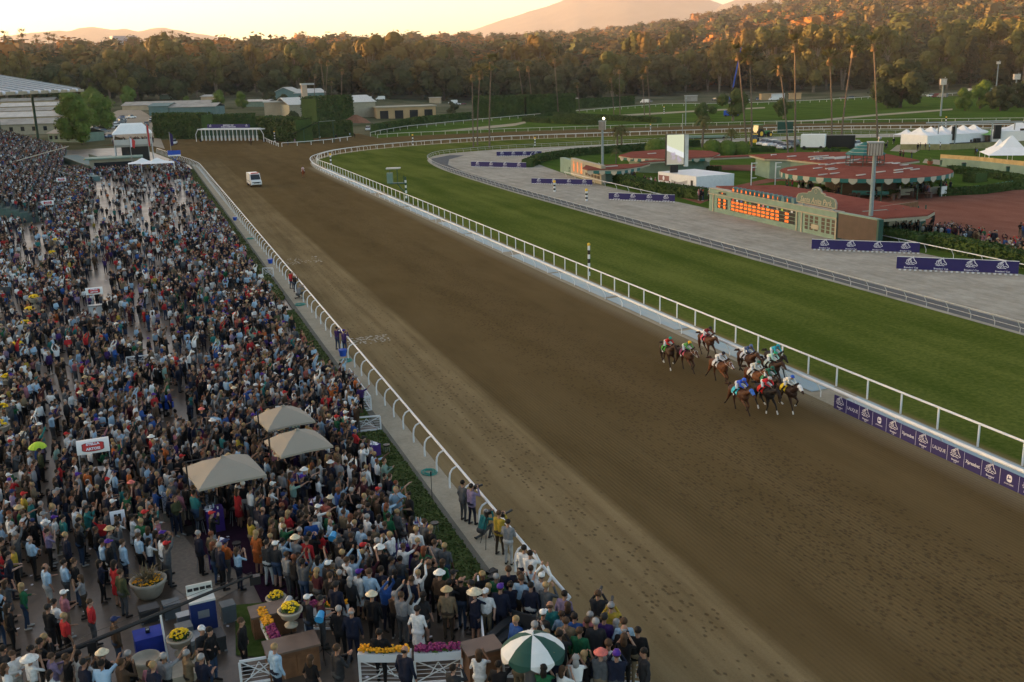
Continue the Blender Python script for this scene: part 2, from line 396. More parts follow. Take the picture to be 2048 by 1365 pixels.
# red brick paving of the infield
sheet('brick_plaza', [(84, -20), (86, 60), (86.6, 92), (90, 100), (100, 118), (103, 128), (112, 128), (125, 121), (140, 118), (200, 70), (200, -20)], .008, M_brick, px=False)
def brickpx(name, pts): sheet(name, pts, .008, M_brick)
brickpx('brick_path', [(1395, 399), (1470, 372), (1560, 352), (1660, 348), (1690, 372), (1560, 362), (1500, 372), (1440, 392), (1440, 402)])
brickpx('brick_path', [(1210, 345), (1300, 332), (1520, 330), (1580, 322), (1580, 345), (1430, 340), (1395, 346), (1300, 342), (1220, 352)])
brickpx('brick_path', [(1195, 352), (1290, 374), (1400, 408), (1420, 400), (1330, 374), (1215, 347)])
sheet('grey_path', [(1795, 290), (1830, 292), (1840, 300), (1830, 306), (1780, 302)], .012, M_conc)
sheet('concrete_road', [(1845, 326), (1900, 333), (2048, 355), (2120, 366), (2120, 352), (2048, 342), (1900, 322), (1850, 318)], .012, M_conc)
# apron where the crowd stands
sheet('paved_apron', [(-60, -30), (11.0, -30), (11.0, 262), (8.5, 276), (3.5, 318), (-4, 352), (-60, 352)], -.004, M_pave, px=False)
MB().box(11.42, 12.62, -30, 262, -.05, .06).build('rail_path', M_conc, kind='structure')
MB().box(11.0, 11.4, -30, 262, -.05, .1).build('kerb', M_curb, kind='structure')
M_carpet = groundmat('purple_carpet', ((.020, .010, .018), (.036, .015, .03)), 1.0)
sheet('purple_carpet', [(2.6, 34.6), (9.0, 33.4), (9.2, 56.5), (4.5, 60), (-.4, 47), (.6, 41.5), (2.2, 38.6)], .012, M_carpet, px=False)
M_deck = mat('grey_deck_boards', (.20, .16, .12), .6, .2, 6)
sheet('boardwalk', [(.2, 36.6), (2.4, 38.2), (.4, 41.4), (-.8, 46.5), (-2.6, 46.3), (-1.6, 41)], .010, M_deck, px=False)
# far side lawns
sheet('backside_lawn', [(741, 271), (759, 276.5), (808, 272.5), (910, 268), (1020, 263), (1128, 259), (1256, 255), (1385, 250), (1520, 248), (1771, 244), (2060, 240), (2060, 184), (1900, 187), (1744, 192), (1635, 200), (1500, 206), (1328, 208.5), (1256, 213), (1128, 226), (1020, 235), (910, 245.5), (808, 256.5), (759, 264)], -.01, M_lawn)
sheet('training_path', [(1160, 236), (1270, 228), (1420, 219.5), (1530, 214.5), (1530, 217), (1420, 222.5), (1270, 231.5), (1160, 240)], .004, M_conc)
sheet('training_path', [(1530, 246), (1640, 239), (1750, 229), (1860, 221), (1905, 217.5), (1905, 220.5), (1860, 224), (1750, 232.5), (1640, 242.5)], .004, M_conc)
sheet('turf_path', [(880, 262), (960, 254), (1030, 247), (1050, 243), (1052, 246.5), (1030, 252), (960, 259)], .004, M_conc)
# dirt lot and lane behind the chute
def terr_sheet(name, pts, m, dz=.12, n=7):
    P = [gt(a, b) for a, b in pts]; mb = MB(); k = len(P)//2
    L, Rr = P[:k], P[k:][::-1]
    for i in range(k-1):
        for a in range(n):
            for b in range(2):
                pass
            q = []
            for (s, t_) in ((0, a/n), (1, a/n), (1, (a+1)/n), (0, (a+1)/n)):
                l = L[i].lerp(L[i+1], t_) if s == 0 else Rr[i].lerp(Rr[i+1], t_)
                q.append((l.x, l.y, terrain(l.x, l.y)+dz))
            mb.poly(q)
    return mb.build(name, m, kind='structure')
terr_sheet('dirt_lot', [(180, 262), (200, 240), (235, 222), (262, 218), (276, 218), (312, 240), (316, 262), (330, 300)], M_lot, .06)
# hills and mountains
def ridge(name, az0, az1, dist, prof, m, depth, seed, base=-20):
    "prof: list of (px column, py of the crest); crest heights follow from the distance"
    rg = random.Random(seed); mb = MB(); N = 90; rows = []
    pts = []
    for i in range(N+1):
        px = az0+(az1-az0)*i/N
        for (a, b), (c, d_) in zip(prof, prof[1:]):
            if a <= px <= c: py = b+(d_-b)*(px-a)/(c-a); break
        py += rg.uniform(-.7, .7)
        d = ray(px, py); s = dist/math.hypot(d[0], d[1]); pts.append((d[0]*s, d[1]*s, CAMH+d[2]*s))
    for r in range(9):
        q = r/8; row = []
        for i, (x, y, z) in enumerate(pts):
            k = 1-(1-q)*depth/dist if True else 1
            zz = base+(z-base)*(q**.85)*(1+(.035*math.sin(i*.23+r*.9)+.02*math.sin(i*.61+r*.5))*(1-q)*min(1, q*4))
            row.append((x*k, y*k, zz))
        rows.append(row)
    rows.append([(x*(1+depth/dist), y*(1+depth/dist), base) for x, y, z in pts])
    n = 0
    for row in rows: mb.v += row
    for r in range(len(rows)-1):
        for i in range(N):
            a = r*(N+1)+i; mb.f.append((a, a+1, a+N+2, a+N+1)); mb.m.append(0)
    return mb.build(name, m, smooth=True, kind='structure')
M_hill = mat('far_hill_scrub', (.10, .085, .055), .95, .3, .004)
ridge('hills', -150, 560, 13000, [(-150, 74), (0, 74), (60, 66), (120, 61), (140, 63), (160, 56), (185, 54), (225, 60), (250, 57), (280, 64), (300, 57), (325, 55), (350, 60), (385, 66), (430, 73), (480, 81), (560, 96)], M_hill, 2500, 3)
ridge('mountain', 900, 1640, 16000, [(900, 72), (945, 60), (1000, 42), (1050, 26), (1110, 8), (1160, -14), (1260, -40), (1340, -30), (1400, -8), (1440, 8), (1500, 30), (1640, 60)], M_hill, 4500, 4)
ridge('mountain', 1380, 2300, 14000, [(1380, 60), (1440, 12), (1480, -4), (1540, -16), (1640, -40), (1800, -90), (2300, -160)], M_hill, 4200, 5)
# ================================================================ VEGETATION
def leafmat(name, a, b_, warm=(.12, .09, .025), wk=.2):
    m = bpy.data.materials.new(name); m.use_nodes = True; t = m.node_tree; b = t.nodes['Principled BSDF']
    b.inputs['Roughness'].default_value = .8; b.inputs['Specular IOR Level'].default_value = .15
    ge = node(t, 'ShaderNodeNewGeometry'); oi = node(t, 'ShaderNodeObjectInfo')
    n = NOISE(t, ge.outputs['Position'], .22, 3); n2 = NOISE(t, ge.outputs['Position'], 2.2, 2)
    c = MIX(t, RNG(t, M_(t, 'ADD', M_(t, 'MULTIPLY', n, .6), M_(t, 'MULTIPLY', n2, .4)), .35, .65), a, b_)
    c = MIX(t, M_(t, 'MULTIPLY', oi.outputs['Random'], wk), c, warm)
    t.links.new(c, b.inputs['Base Color']); MATS[name] = m; return m
M_euc = leafmat('eucalyptus_leaves', (.034, .050, .013), (.10, .11, .028), (.19, .095, .024), .55)  # warm tint: rusty foliage, plus orange sunlight put into the leaf colour
M_oak = leafmat('dark_leaves', (.022, .034, .013), (.05, .066, .022), (.07, .06, .02), .4)
M_lime = leafmat('bright_leaves', (.06, .105, .015), (.13, .19, .035), (.12, .13, .02), .3)
M_hedge = leafmat('hedge_leaves', (.025, .052, .012), (.06, .10, .022), (.06, .07, .02), .2)
M_pine = leafmat('pine_needles', (.018, .03, .015), (.04, .055, .024), (.04, .04, .02), .3)
M_frond = leafmat('palm_fronds', (.05, .07, .022), (.11, .12, .04), (.16, .12, .04), .4)
M_skirt = mat('dead_fronds', (.19, .13, .07), .9, .3, 4)
M_bark = mat('pale_bark', (.17, .14, .105), .9, .3, 1.5)
M_bark2 = mat('dark_bark', (.09, .07, .05), .9, .3, 1.5)
M_palmbark = mat('palm_bark', (.13, .10, .075), .9, .25, 3)
def leaves(mb, c, rad, n, s, r, shell=.55, up=0.0):
    for _ in range(n):
        while True:
            x, y, z = r.uniform(-1, 1), r.uniform(-1, 1), r.uniform(-1, 1); d = math.sqrt(x*x+y*y+z*z)
            if .05 < d < 1: break
        k = (shell+(1-shell)*r.random())/d if r.random() < .8 else 1
        p = (c[0]+x*k*rad[0], c[1]+y*k*rad[1], c[2]+z*k*rad[2])
        q = s*r.uniform(.6, 1.35)
        a = Vector((r.gauss(0, 1), r.gauss(0, 1), r.gauss(0, .6))).normalized(); nrm = Vector((x, y, z+.35)).normalized()
        u = (a-nrm*a.dot(nrm)*.6).normalized()*q; v = nrm.cross(u).normalized()*q*r.uniform(.5, .9)
        P = Vector(p); mb.poly([P-u-v*.4, P+u*.2-v, P+u+v*.3, P-u*.3+v])
def limb(mb, a, b, r0, r1, rr, n=5):
    a, b = Vector(a), Vector(b); m1 = a.lerp(b, .35)+Vector((rr.uniform(-.3, .3), rr.uniform(-.3, .3), 0))*r0*2; m2 = a.lerp(b, .7)
    mb.tube([a, m1, m2, b], [r0, r0*.7+r1*.3, r0*.35+r1*.65, r1], n)
def tree_proto(name, label, h, crown_r, lobes, nleaf, ls, lm, bm, seed, clear=.3, spread=1.0, flat=.8, trunks=1, tr=.35):
    rr = random.Random(seed); root = thing(name, (0, 0, 0), label, 'tree'); tb = MB(); cb = MB(); tops = []
    for k in range(lobes):
        a = rr.uniform(0, 2*math.pi); q = rr.random()
        zz = h*(clear+(.93-clear)*((k+.5)/lobes)); w_ = math.sin(math.pi*min(1, max(.12, (zz/h-clear)/(1-clear)*.8+.15)))
        rad = crown_r*spread*w_*math.sqrt(q)*.8
        s = crown_r*rr.uniform(.30, .52); c = (rad*math.cos(a), rad*math.sin(a), zz-s*.2)
        tops.append((c, s))
    for c, s in tops: leaves(cb, c, (s, s, s*flat), int(nleaf/lobes), ls, rr); cb.ball(c, s*.74, 7, 5, (1, 1, flat))
    for j in range(trunks):
        a = 2*math.pi*j/max(1, trunks); fx, fy = (.05*h*math.cos(a), .05*h*math.sin(a)) if trunks > 1 else (0, 0)
        mid = (fx+rr.uniform(-.02, .02)*h, fy+rr.uniform(-.02, .02)*h, h*(clear+.1))
        tb.tube([(0, 0, -.5), (0, 0, .3), mid, (mid[0]*1.2, mid[1]*1.2, h*.82)], [tr*1.5, tr*1.1, tr*.75, tr*.2], 7)
        for c, s in rr.sample(tops, max(2, len(tops)//2)): limb(tb, (mid[0]*.9, mid[1]*.9, min(mid[2], c[2]*.8)), c, tr*.42, tr*.08, rr, 4)
    tb.build('trunk', bm, root); cb.build('crown', lm, root)
    return root
P_euc1 = tree_proto('eucalyptus_tree', 'x', 27, 8, 20, 3400, .55, M_euc, M_bark, 1, .30, 1.1, 1.1, 3, .5)
P_euc2 = tree_proto('eucalyptus_tree', 'x', 31, 7, 22, 3200, .5, M_euc, M_bark, 2, .34, 1.1, 1.25, 2, .5)
P_euc3 = tree_proto('eucalyptus_tree', 'x', 22, 8.5, 16, 3000, .55, M_euc, M_bark, 12, .24, 1.1, .9, 2, .45)
P_oak = tree_proto('broadleaf_tree', 'x', 15, 8.5, 16, 4200, .5, M_oak, M_bark2, 3, .18, 1.15, .85, 1, .55)
P_oak2 = tree_proto('broadleaf_tree', 'x', 18, 8, 18, 3800, .5, M_oak, M_bark2, 13, .16, 1.1, 1.0, 1, .5)
P_lime = tree_proto('leafy_tree', 'x', 13, 6, 14, 5200, .38, M_lime, M_bark2, 4, .2, 1.0, .95, 2, .35)
P_bush = tree_proto('bushy_tree', 'x', 8, 5, 10, 2600, .42, M_oak, M_bark2, 5, .08, 1.0, .8, 2, .25)
P_pepper = tree_proto('pepper_tree', 'x', 10, 5.2, 12, 4200, .34, leafmat('pepper_leaves', (.035, .06, .015), (.08, .115, .03)), M_bark, 6, .33, 1.05, .95, 1, .4)
def pine():
    rr = random.Random(8); root = thing('conifer_tree', (0, 0, 0), 'x', 'tree'); t = MB(); t.tube([(0, 0, -.5), (0, 0, 12), (0, 0, 25)], [.5, .3, .05], 6); t.build('trunk', M_bark2, root)
    c = MB()
    for k in range(22):
        z = 3+22*k/22; r = 4.4*(1-k/23)**.8+.3
        for j in range(7):
            a = rr.uniform(0, 6.28); leaves(c, (r*.6*math.cos(a), r*.6*math.sin(a), z), (r*.5, r*.5, .8), 22, .42, rr)
    c.build('crown', M_pine, root); return root
P_pine = pine()
def palm(h, lean, skirt, seed, n=40, fl=2.9, feather=False, name='palm_tree', r0=.2):
    rr = random.Random(seed); root = thing(name, (0, 0, 0), 'x', 'palm'); t = MB()
    pts = [(lean*(q**1.6), 0, h*q) for q in (0, .25, .5, .75, 1)]
    t.tube([(0, 0, -.4)]+pts, [r0*1.5, r0*1.25, r0, r0*.85, r0*.75, r0*.7], 8); t.build('trunk', M_palmbark, root)
    c = MB(); top = Vector(pts[-1])
    for k in range(n):
        a = k*2.4+rr.uniform(-.2, .2); el = rr.uniform(-.55, 1.25) if not feather else rr.uniform(-.3, 1.3)
        d = Vector((math.cos(a)*math.cos(el), math.sin(a)*math.cos(el), math.sin(el))); L = fl*rr.uniform(.8, 1.15); prev = top.copy(); side = Vector((-math.sin(a), math.cos(a), 0))
        if feather:
            seg = [top+d*L*q+Vector((0, 0, -1))*L*.75*q*q for q in (0, .2, .4, .6, .8, 1)]
            for i in range(5):
                A, B = seg[i], seg[i+1]; wd = L*.17*(1-.6*abs(i-1.5)/3.5)
                for sgn in (-1, 1):
                    for j in range(3):
                        q = A.lerp(B, j/3); q2 = A.lerp(B, (j+.55)/3); o = side*sgn*wd+Vector((0, 0, -wd*.55))
                        c.poly([q, q2, q2+o*.95, q+o])
        else:
            tip = top+d*L*.55+Vector((0, 0, -.12*L))
            for j in range(9):
                b = (j-4)*.26; dd = (d*math.cos(b)+side*math.sin(b)).normalized(); e = tip+dd*L*.55+Vector((0, 0, -.22*L*rr.random()))
                wv = dd.cross(Vector((0, 0, 1))).normalized()*.07*L; c.poly([tip-wv*.4, tip+wv*.4, e+wv*.5, e-wv*.2])
            c.poly([top, top+side*.05, tip+side*.04, tip])
    c.build('crown', M_frond, root)
    if skirt:
        s = MB()
        for k in range(60):
            a = rr.uniform(0, 6.28); z = rr.uniform(0, skirt); o = Vector((math.cos(a), math.sin(a), 0)); p = top+o*(.3+.25*rr.random())+Vector((0, 0, -z*.6)); sd = Vector((-math.sin(a), math.cos(a), 0))*.28
            s.poly([p-sd, p+sd, p+sd*.4+o*.35+Vector((0, 0, -1.5)), p-sd*.4+o*.3+Vector((0, 0, -1.6))])
        s.build('dead_fronds', M_skirt, root)
    return root
P_palm1 = palm(24, 1.2, 1.6, 1); P_palm2 = palm(24, -1.6, 2.6, 2); P_palm3 = palm(24, .4, 1.0, 3, 28)
P_fpalm = palm(7.5, .2, .5, 5, 40, 3.2, True, 'feather_palm', .32)
USED = set()
def plant(proto, p, sc, label, group=None, rz=None, lean=None):
    rz = rnd.uniform(0, 6.28) if rz is None else rz
    if proto.name in USED: o = dup(proto, p, rz, label, group, sc)
    else:
        USED.add(proto.name); o = proto; KIDS[proto.name] = [(c, list(c.children)) for c in proto.children]
        o.location = p; o.rotation_euler = (0, 0, rz); o.scale = (sc, sc, sc) if isinstance(sc, (int, float)) else sc; o['label'] = label
        if group: o['group'] = group
    return o
# --- tall palms along the backstretch, each by its foot, its top and its lean
PALMS = [  # px,py foot ; px,py top ; label
 (1050, 230, 1036, 128, 'slim palm leaning left in front of the long clipped hedge'),
 (1065, 232, 1062, 128, 'straight palm beside the left leaning palm before the long hedge'),
 (1117, 232, 1108, 112, 'taller palm near the right end of the long clipped hedge'),
 (1159, 228, 1157, 168, 'short palm past the right end of the long hedge'),
 (1228, 240, 1222, 152, 'palm left of the closest pair behind the low infield hedge'),
 (1240, 240, 1238, 135, 'slender palm in the middle of the row behind the low hedge'),
 (1289, 244, 1285, 146, 'lower palm of the pair left of the far green lawn pole'),
 (1300, 244, 1297, 128, 'taller palm of the pair left of the far green lawn pole'),
 (1494, 300, 1475, 95, 'dark trunked palm leaning left by the yellow tractor'),
 (1503, 300, 1507, 102, 'tall palm next to the leaning one by the yellow tractor'),
 (1576, 306, 1559, 122, 'palm leaning left behind the row of parked cars'),
 (1590, 304, 1590, 78, 'very tall palm rising behind the white equipment trailer'),
 (1663, 292, 1660, 107, 'slightly curved palm rising behind the black truck'),
 (1681, 294, 1696, 82, 'palm leaning right behind the black truck'),
 (1755, 278, 1747, 78, 'palm rising directly behind the nearest wooden floodlight box'),
 (979, 296, 980, 116, 'palm on the far turf beside the curve of the grey track'),
 (955, 291, 951, 135, 'left palm of the trio standing inside the far turn'),
 (947, 296, 944, 142, 'shortest palm of the trio standing inside the far turn'),
 (664, 244, 663, 160, 'palm with pale trunk behind the big clipped block hedge'),
 (684, 240, 682, 133, 'palm above the right edge of the block hedge'),
 (655, 238, 640, 112, 'palm leaning left above the block hedge'),
 (650, 238, 656, 115, 'thin palm leaning right among those above the block hedge'),
 (630, 226, 627, 145, 'palm beside the pale chimney of the grey green barn'),
]
for i, (ax, ay, bx, by, lb) in enumerate(PALMS):
    far = ay < 245 and ax < 740
    p = gt(ax, ay) if far else g(ax, ay)
    d = ray(bx, by); s = math.hypot(p.x, p.y)/math.hypot(d[0], d[1]); top = Vector((d[0]*s, d[1]*s, CAMH+d[2]*s))
    h = top.z-p.z; lean = (top-p); lean.z = 0
    pr = (P_palm1, P_palm2, P_palm3)[i % 3]
    o = plant(pr, p, 1, lb, 'tall palms round the far turn'); k = h/25.0
    base_lean = (1.2, -1.6, .4)[i % 3]
    ang = math.atan2(lean.y, lean.x)+(math.pi if base_lean < 0 else 0)
    o.rotation_euler = (0, 0, ang); wd = max(.85, min(1.1, k*1.1)); o.scale = (wd, wd, k)
    ex = max(0, lean.length-abs(base_lean)*wd)/max(h, 1)
    if ex > .005: o.rotation_euler = Matrix.Rotation(math.atan(ex), 3, Vector((-math.sin(math.atan2(lean.y, lean.x)), math.cos(math.atan2(lean.y, lean.x)), 0))).to_4x4().to_3x3().__matmul__(Matrix.Rotation(ang, 3, 'Z')).to_euler()
for ax, ay, by, lb in [(1235, 305, 245, 'left feather palm of the pair right of the floodlight with the lit lamp'), (1243, 302, 243, 'right feather palm of the pair right of the floodlight with the lit lamp'),
     (1232, 330, 293, 'small feather palm in front of the far scalloped awning'), (1312, 335, 300, 'small feather palm left of the giant video screen'),
     (1405, 295, 222, 'feather palm right of the giant video screen'), (1462, 308, 250, 'feather palm above the two clipped balls of box')]:
    p = g(ax, ay); h = ht(ax, ay, by); plant(P_fpalm, p, h/9.6, lb, 'feather palms in the infield')
# --- single trees near the track
for pr, H0, ax, ay, by, lb in [
  (P_lime, 13, 165, 290, 196, 'bright green tree in front, left of the parked cars'), (P_lime, 13, 212, 262, 184, 'bright green tree behind the front one by the parked cars'),
  (P_lime, 13, 140, 244, 172, 'green tree under the tip of the grandstand roof'), (P_lime, 13, 262, 212, 172, 'green tree standing between the barn roofs and the dark wood'),
  (P_lime, 13, 182, 230, 174, 'green tree right of the grandstand roof tip behind the barns'),
  (P_lime, 13, 373, 212, 192, 'small green tree by the teal shed roof'), (P_lime, 13, 437, 218, 180, 'round green tree left of the pair above the starting gate'), (P_lime, 13, 486, 218, 183, 'round green tree right of the pair above the starting gate'),
  (P_bush, 8, 570, 216, 188, 'dark little tree in front of the grey green barn'), (P_bush, 8, 545, 212, 182, 'dark little tree at the left gable of the grey green barn'),
  (P_bush, 8, 905, 226, 203, 'bushy tree left of the long clipped hedge'), (P_bush, 8, 590, 262, 222, 'rounded green tree against the sand coloured wall'),
  (P_pepper, 10, 1466, 242, 180, 'drooping pepper tree with a blue vehicle beneath it'), (P_pepper, 10, 1410, 250, 207, 'smaller pepper tree left of the blue vehicle'),
  (P_pepper, 10, 1567, 238, 198, 'flat topped pepper tree on the lawn before the tall palms'),
  (P_oak, 15, 1800, 216, 118, 'big dark oak standing alone on the far lawn'), (P_oak, 15, 1772, 210, 158, 'dark tree half hidden behind the left of the big oak'),
  (P_lime, 13, 1930, 222, 176, 'leaning green tree at the left end of the clump right of the floodlight'), (P_lime, 13, 1960, 218, 160, 'tall rounded tree in the middle of the clump right of the floodlight'), (P_oak, 15, 2000, 222, 170, 'dark spreading tree in the clump at the right edge'), (P_oak, 15, 2045, 216, 160, 'dark tree at the very right edge of the lawn')]:
    if ax < 620: p = gt(ax, ay)
    else: p = g(ax, ay)
    d = ray(ax, by); s = math.hypot(p.x, p.y)/math.hypot(d[0], d[1]); h = CAMH+d[2]*s-p.z
    plant(pr, p, max(.35, h/H0), lb)
# --- the belt of trees behind everything: one by one
def topline(x):
    for (a, b), (c, d_) in zip(TL, TL[1:]):
        if a <= x <= c: return b+(d_-b)*(x-a)/(c-a)
    return 0
TL = [(-200, 90), (0, 92), (60, 100), (150, 104), (230, 92), (300, 84), (380, 80), (430, 84), (500, 90), (700, 86), (740, 78), (860, 84), (1000, 62), (1100, 95), (1200, 90), (1330, 60), (1500, 55), (1700, 40), (1900, 30), (2300, 10)]
KIND = [(P_euc1, 27, 'eucalyptus'), (P_euc2, 31, 'eucalyptus'), (P_euc3, 22, 'eucalyptus'), (P_oak, 15, 'dark broadleaf tree'), (P_oak2, 18, 'dark broadleaf tree'), (P_pine, 25, 'pointed conifer')]
x = -60; i = 0
rb = random.Random(31)
while x < 2110:
    for row in range(2):
        px = x+rb.uniform(-9, 9)+row*7
        dist = (rb.uniform(690, 760) if row == 0 else rb.uniform(800, 900))+(60 if px > 1250 else 0)
        p = at_dist(px, dist)
        k = rb.choices(range(6), [3, 2, 3, 3, 2, 1])[0]
        if row == 0 and 720 < px < 1400: k = rb.choice([2, 3, 4, 3])
        pr, H0, nm = KIND[k]
        d = ray(px, topline(px)+rb.uniform(-22, 34)+(12 if row == 0 else 0)); s = dist/math.hypot(d[0], d[1]); h = (CAMH+d[2]*s-p.z)
        h = min(h, 46) if nm == 'eucalyptus' else min(h, 27 if nm[0] == 'd' else 34)
        lb = f'{nm} in the {"front" if row == 0 else "rear"} of the dark tree belt beyond the '+('barns' if px < 560 else 'far turn' if px < 1150 else 'far lawn')
        sc = max(.6, h/H0)
        plant(pr, p, (sc*rb.uniform(.9, 1.15), sc*rb.uniform(.9, 1.15), sc), lb, 'trees of the belt beyond the track')
        i += 1
    x += rb.uniform(20, 28)
# --- the wooded slopes farther off, one mass
def woodland():
    r = np.random.default_rng(5); protos = []
    for s in range(6):
        rr = random.Random(100+s); mb = MB(); n = 5+s % 3
        for k in range(n):
            a = rr.uniform(0, 6.28); q = rr.random()*.6; z = .35+.55*k/n
            c = (q*.55*math.cos(a), q*.55*math.sin(a), z); leaves(mb, c, (.34, .34, .28), 34, .07, rr, .7)
            V8 = [(c[0]+x*.13, c[1]+y*.13, c[2]+w_*.12) for w_ in (-1, 1) for x, y in ((-1, -1), (1, -1), (1, 1), (-1, 1))]
            for F in ((0, 1, 5, 4), (1, 2, 6, 5), (2, 3, 7, 6), (3, 0, 4, 7), (4, 5, 6, 7), (0, 3, 2, 1)): mb.poly([V8[k] for k in F])
        protos.append((np.array(mb.v, dtype=np.float32).reshape(-1, 4, 3)))
    V = []; Cc = []
    pal = np.array([(.024, .038, .012), (.045, .055, .016), (.018, .03, .01), (.11, .075, .022), (.19, .09, .025), (.04, .05, .02), (.07, .05, .025), (.10, .08, .035)])  # sunset orange and the dark of the gaps are mixed into these leaf tints
    N = 4300
    for i in range(N):
        az = r.uniform(-9, 50); d = 820*math.exp(r.random()*math.log((1500+1500*sstep(2, 25, az)+350)/820))
        th = R_(az); x, y = d*math.sin(th), d*math.cos(th)
        h = r.uniform(14, 31)*(1+.3*(r.random() < .1)); wd = h*r.uniform(.65, 1.15)*(1+d/6000)
        q = protos[i % 6]; a = r.uniform(0, 6.28); ca, sa = math.cos(a), math.sin(a)
        u = np.empty_like(q); u[..., 0] = (q[..., 0]*ca-q[..., 1]*sa)*wd+x; u[..., 1] = (q[..., 0]*sa+q[..., 1]*ca)*wd+y; u[..., 2] = q[..., 2]*h+terrain(x, y)-.5
        V.append(u); c = pal[r.integers(len(pal))]*r.uniform(.85, 1.6); Cc.append(np.tile(np.append(c, 1), (len(q), 1)))
    V = np.concatenate(V).reshape(-1, 3); Cc = np.concatenate(Cc); nf = len(V)//4
    me = bpy.data.meshes.new('woodland'); me.vertices.add(len(V)); me.vertices.foreach_set('co', V.ravel().astype(np.float32))
    me.loops.add(nf*4); me.loops.foreach_set('vertex_index', np.arange(nf*4, dtype=np.int32)); me.polygons.add(nf); me.polygons.foreach_set('loop_start', np.arange(0, nf*4, 4, dtype=np.int32))
    me.polygons.foreach_set('loop_total', np.full(nf, 4, dtype=np.int32)); me.update()
    at = me.attributes.new('tint', 'FLOAT_COLOR', 'FACE'); at.data.foreach_set('color', Cc.ravel().astype(np.float32))
    m = bpy.data.materials.new('woodland_leaves'); m.use_nodes = True; t = m.node_tree; b = t.nodes['Principled BSDF']; b.inputs['Roughness'].default_value = .85; b.inputs['Specular IOR Level'].default_value = .1
    an = node(t, 'ShaderNodeAttribute'); an.attribute_name = 'tint'; t.links.new(an.outputs['Color'], b.inputs['Base Color']); me.materials.append(m)
    o = bpy.data.objects.new('woodland', me); COL.objects.link(o); tag(o, kind='stuff')
woodland()
for ax, dist, H, lb in [(28, 1050, 44, 'palm high on the skyline at the far left'), (60, 1060, 47, 'palm rising alone above the left skyline'), (88, 1070, 39, 'shorter palm on the left skyline'), (112, 1080, 42, 'left palm of the close skyline pair'), (123, 1080, 41, 'right palm of the close skyline pair'), (290, 1100, 38, 'palm on the skyline right of the pale office block'), (309, 1090, 37, 'second palm on the skyline right of the office block'), (342, 1060, 44, 'left palm of the tufted skyline group'), (357, 1060, 45, 'right palm of the tufted skyline group'), (617, 1200, 42, 'lone palm crown above the middle skyline')]:
    p = at_dist(ax, dist); d = ray(ax, 0)
    top = {28: 66, 60: 62, 88: 74, 112: 69, 123: 72, 290: 78, 309: 79, 342: 68, 357: 66, 617: 66}[ax]
    dd = ray(ax, top); s = dist/math.hypot(dd[0], dd[1]); h = CAMH+dd[2]*s-p.z
    o = plant(P_palm3, p, 1, lb, 'palms on the skyline'); o.scale = (1.7, 1.7, h/25)
# --- clipped hedges
def hedge(pts, h, wdt, label, m=M_hedge, s=.28, dens=26, name='hedge', grp=None, cat='hedge'):
    "box hedge along world points; leaf faces all over a solid core"
    rr = random.Random(int(abs(pts[0][0]*7+pts[0][1]*3))); mb = MB(); lf = MB()
    z0 = [p[2] if len(p) > 2 else 0 for p in pts]
    for (a, b, za, zb) in zip(pts, pts[1:], z0, z0[1:]):
        A, B = Vector((a[0], a[1], 0)), Vector((b[0], b[1], 0)); d = (B-A); L = d.length; d.normalize(); n = Vector((-d.y, d.x, 0))*wdt/2; zc = min(za, zb)
        e = d*.05
        mb.hexa([tuple((A-e-n*.93)[:2]), tuple((B+e-n*.93)[:2]), tuple((B+e+n*.93)[:2]), tuple((A-e+n*.93)[:2])], zc-.05, zc+h*.95)
        cnt = int(L*(wdt+2*h)*dens); cnt = min(cnt, 9000)
        for _ in range(cnt):
            t = rr.random(); side = rr.random()*(wdt+2*h)
            if side < wdt: p = A.lerp(B, t)+n*(2*side/wdt-1); p.z = h*rr.uniform(.95, 1.04)
            else:
                sg = 1 if side < wdt+h else -1; p = A.lerp(B, t)+n*sg*rr.uniform(.93, 1.05); p.z = rr.uniform(.02, 1)*h
            p.z += zc; q = s*rr.uniform(.5, 1.2)
            u = Vector((rr.gauss(0, 1), rr.gauss(0, 1), rr.gauss(0, .7))).normalized()*q; v = u.cross(Vector((rr.gauss(0, 1), rr.gauss(0, 1), rr.gauss(0, 1)))).normalized()*q*.7
            lf.poly([p-u-v*.3, p-v+u*.3, p+u+v*.2, p+v-u*.2])
    k = len(mb.v); mb.v += lf.v; mb.f += [tuple(i+k for i in f) for f in lf.f]; mb.m += lf.m
    o = mb.build(name, m); tag(o, label, cat, grp); return o
def G2(*p): return [tuple(g(a, b)[:3]) for a, b in p]
def GT(*p): return [tuple(gt(a, b)) for a, b in p]
hedge(G2((948, 236), (1050, 234), (1146, 230)), ht(1050, 234, 192), 7, 'long clipped hedge beyond the far turn, behind the leaning palms', s=.55, dens=4)
hedge(G2((750, 268), (840, 250), (938, 240)), ht(840, 250, 232)*.85, 3, 'clipped hedge running beside the far turf from the service gap', s=.5, dens=5)
hedge(G2((1150, 218), (1265, 210)), 5.0, 3, 'low dark hedge at the top of the far turf course', s=.5, dens=5)
hedge(G2((1050, 243), (1085, 246), (1200, 251)), 2.2, 2.5, 'low hedge winding across the grass under the row of palms', s=.4, dens=8)
hedge(G2((1110, 234), (1200, 240), (1318, 246)), 2.0, 2.5, 'second low hedge under the row of palms', s=.4, dens=8)
hedge(G2((320, 277), (418, 278)), ht(370, 278, 228), 6, 'clipped hedge wall left of the starting gate', s=.5, dens=5)
hedge(GT((420, 262), (512, 258)), 6.0, 5, 'clipped hedge rising behind the starting gate', s=.5, dens=5)
hedge(G2((530, 278), (610, 285)), ht(570, 282, 236), 6, 'rounded hedge between the starting gate and the green canopy', s=.5, dens=5)
hedge(G2((618, 276), (704, 272)), ht(660, 274, 244), 5, 'dense hedge behind the green canopy', s=.5, dens=5)
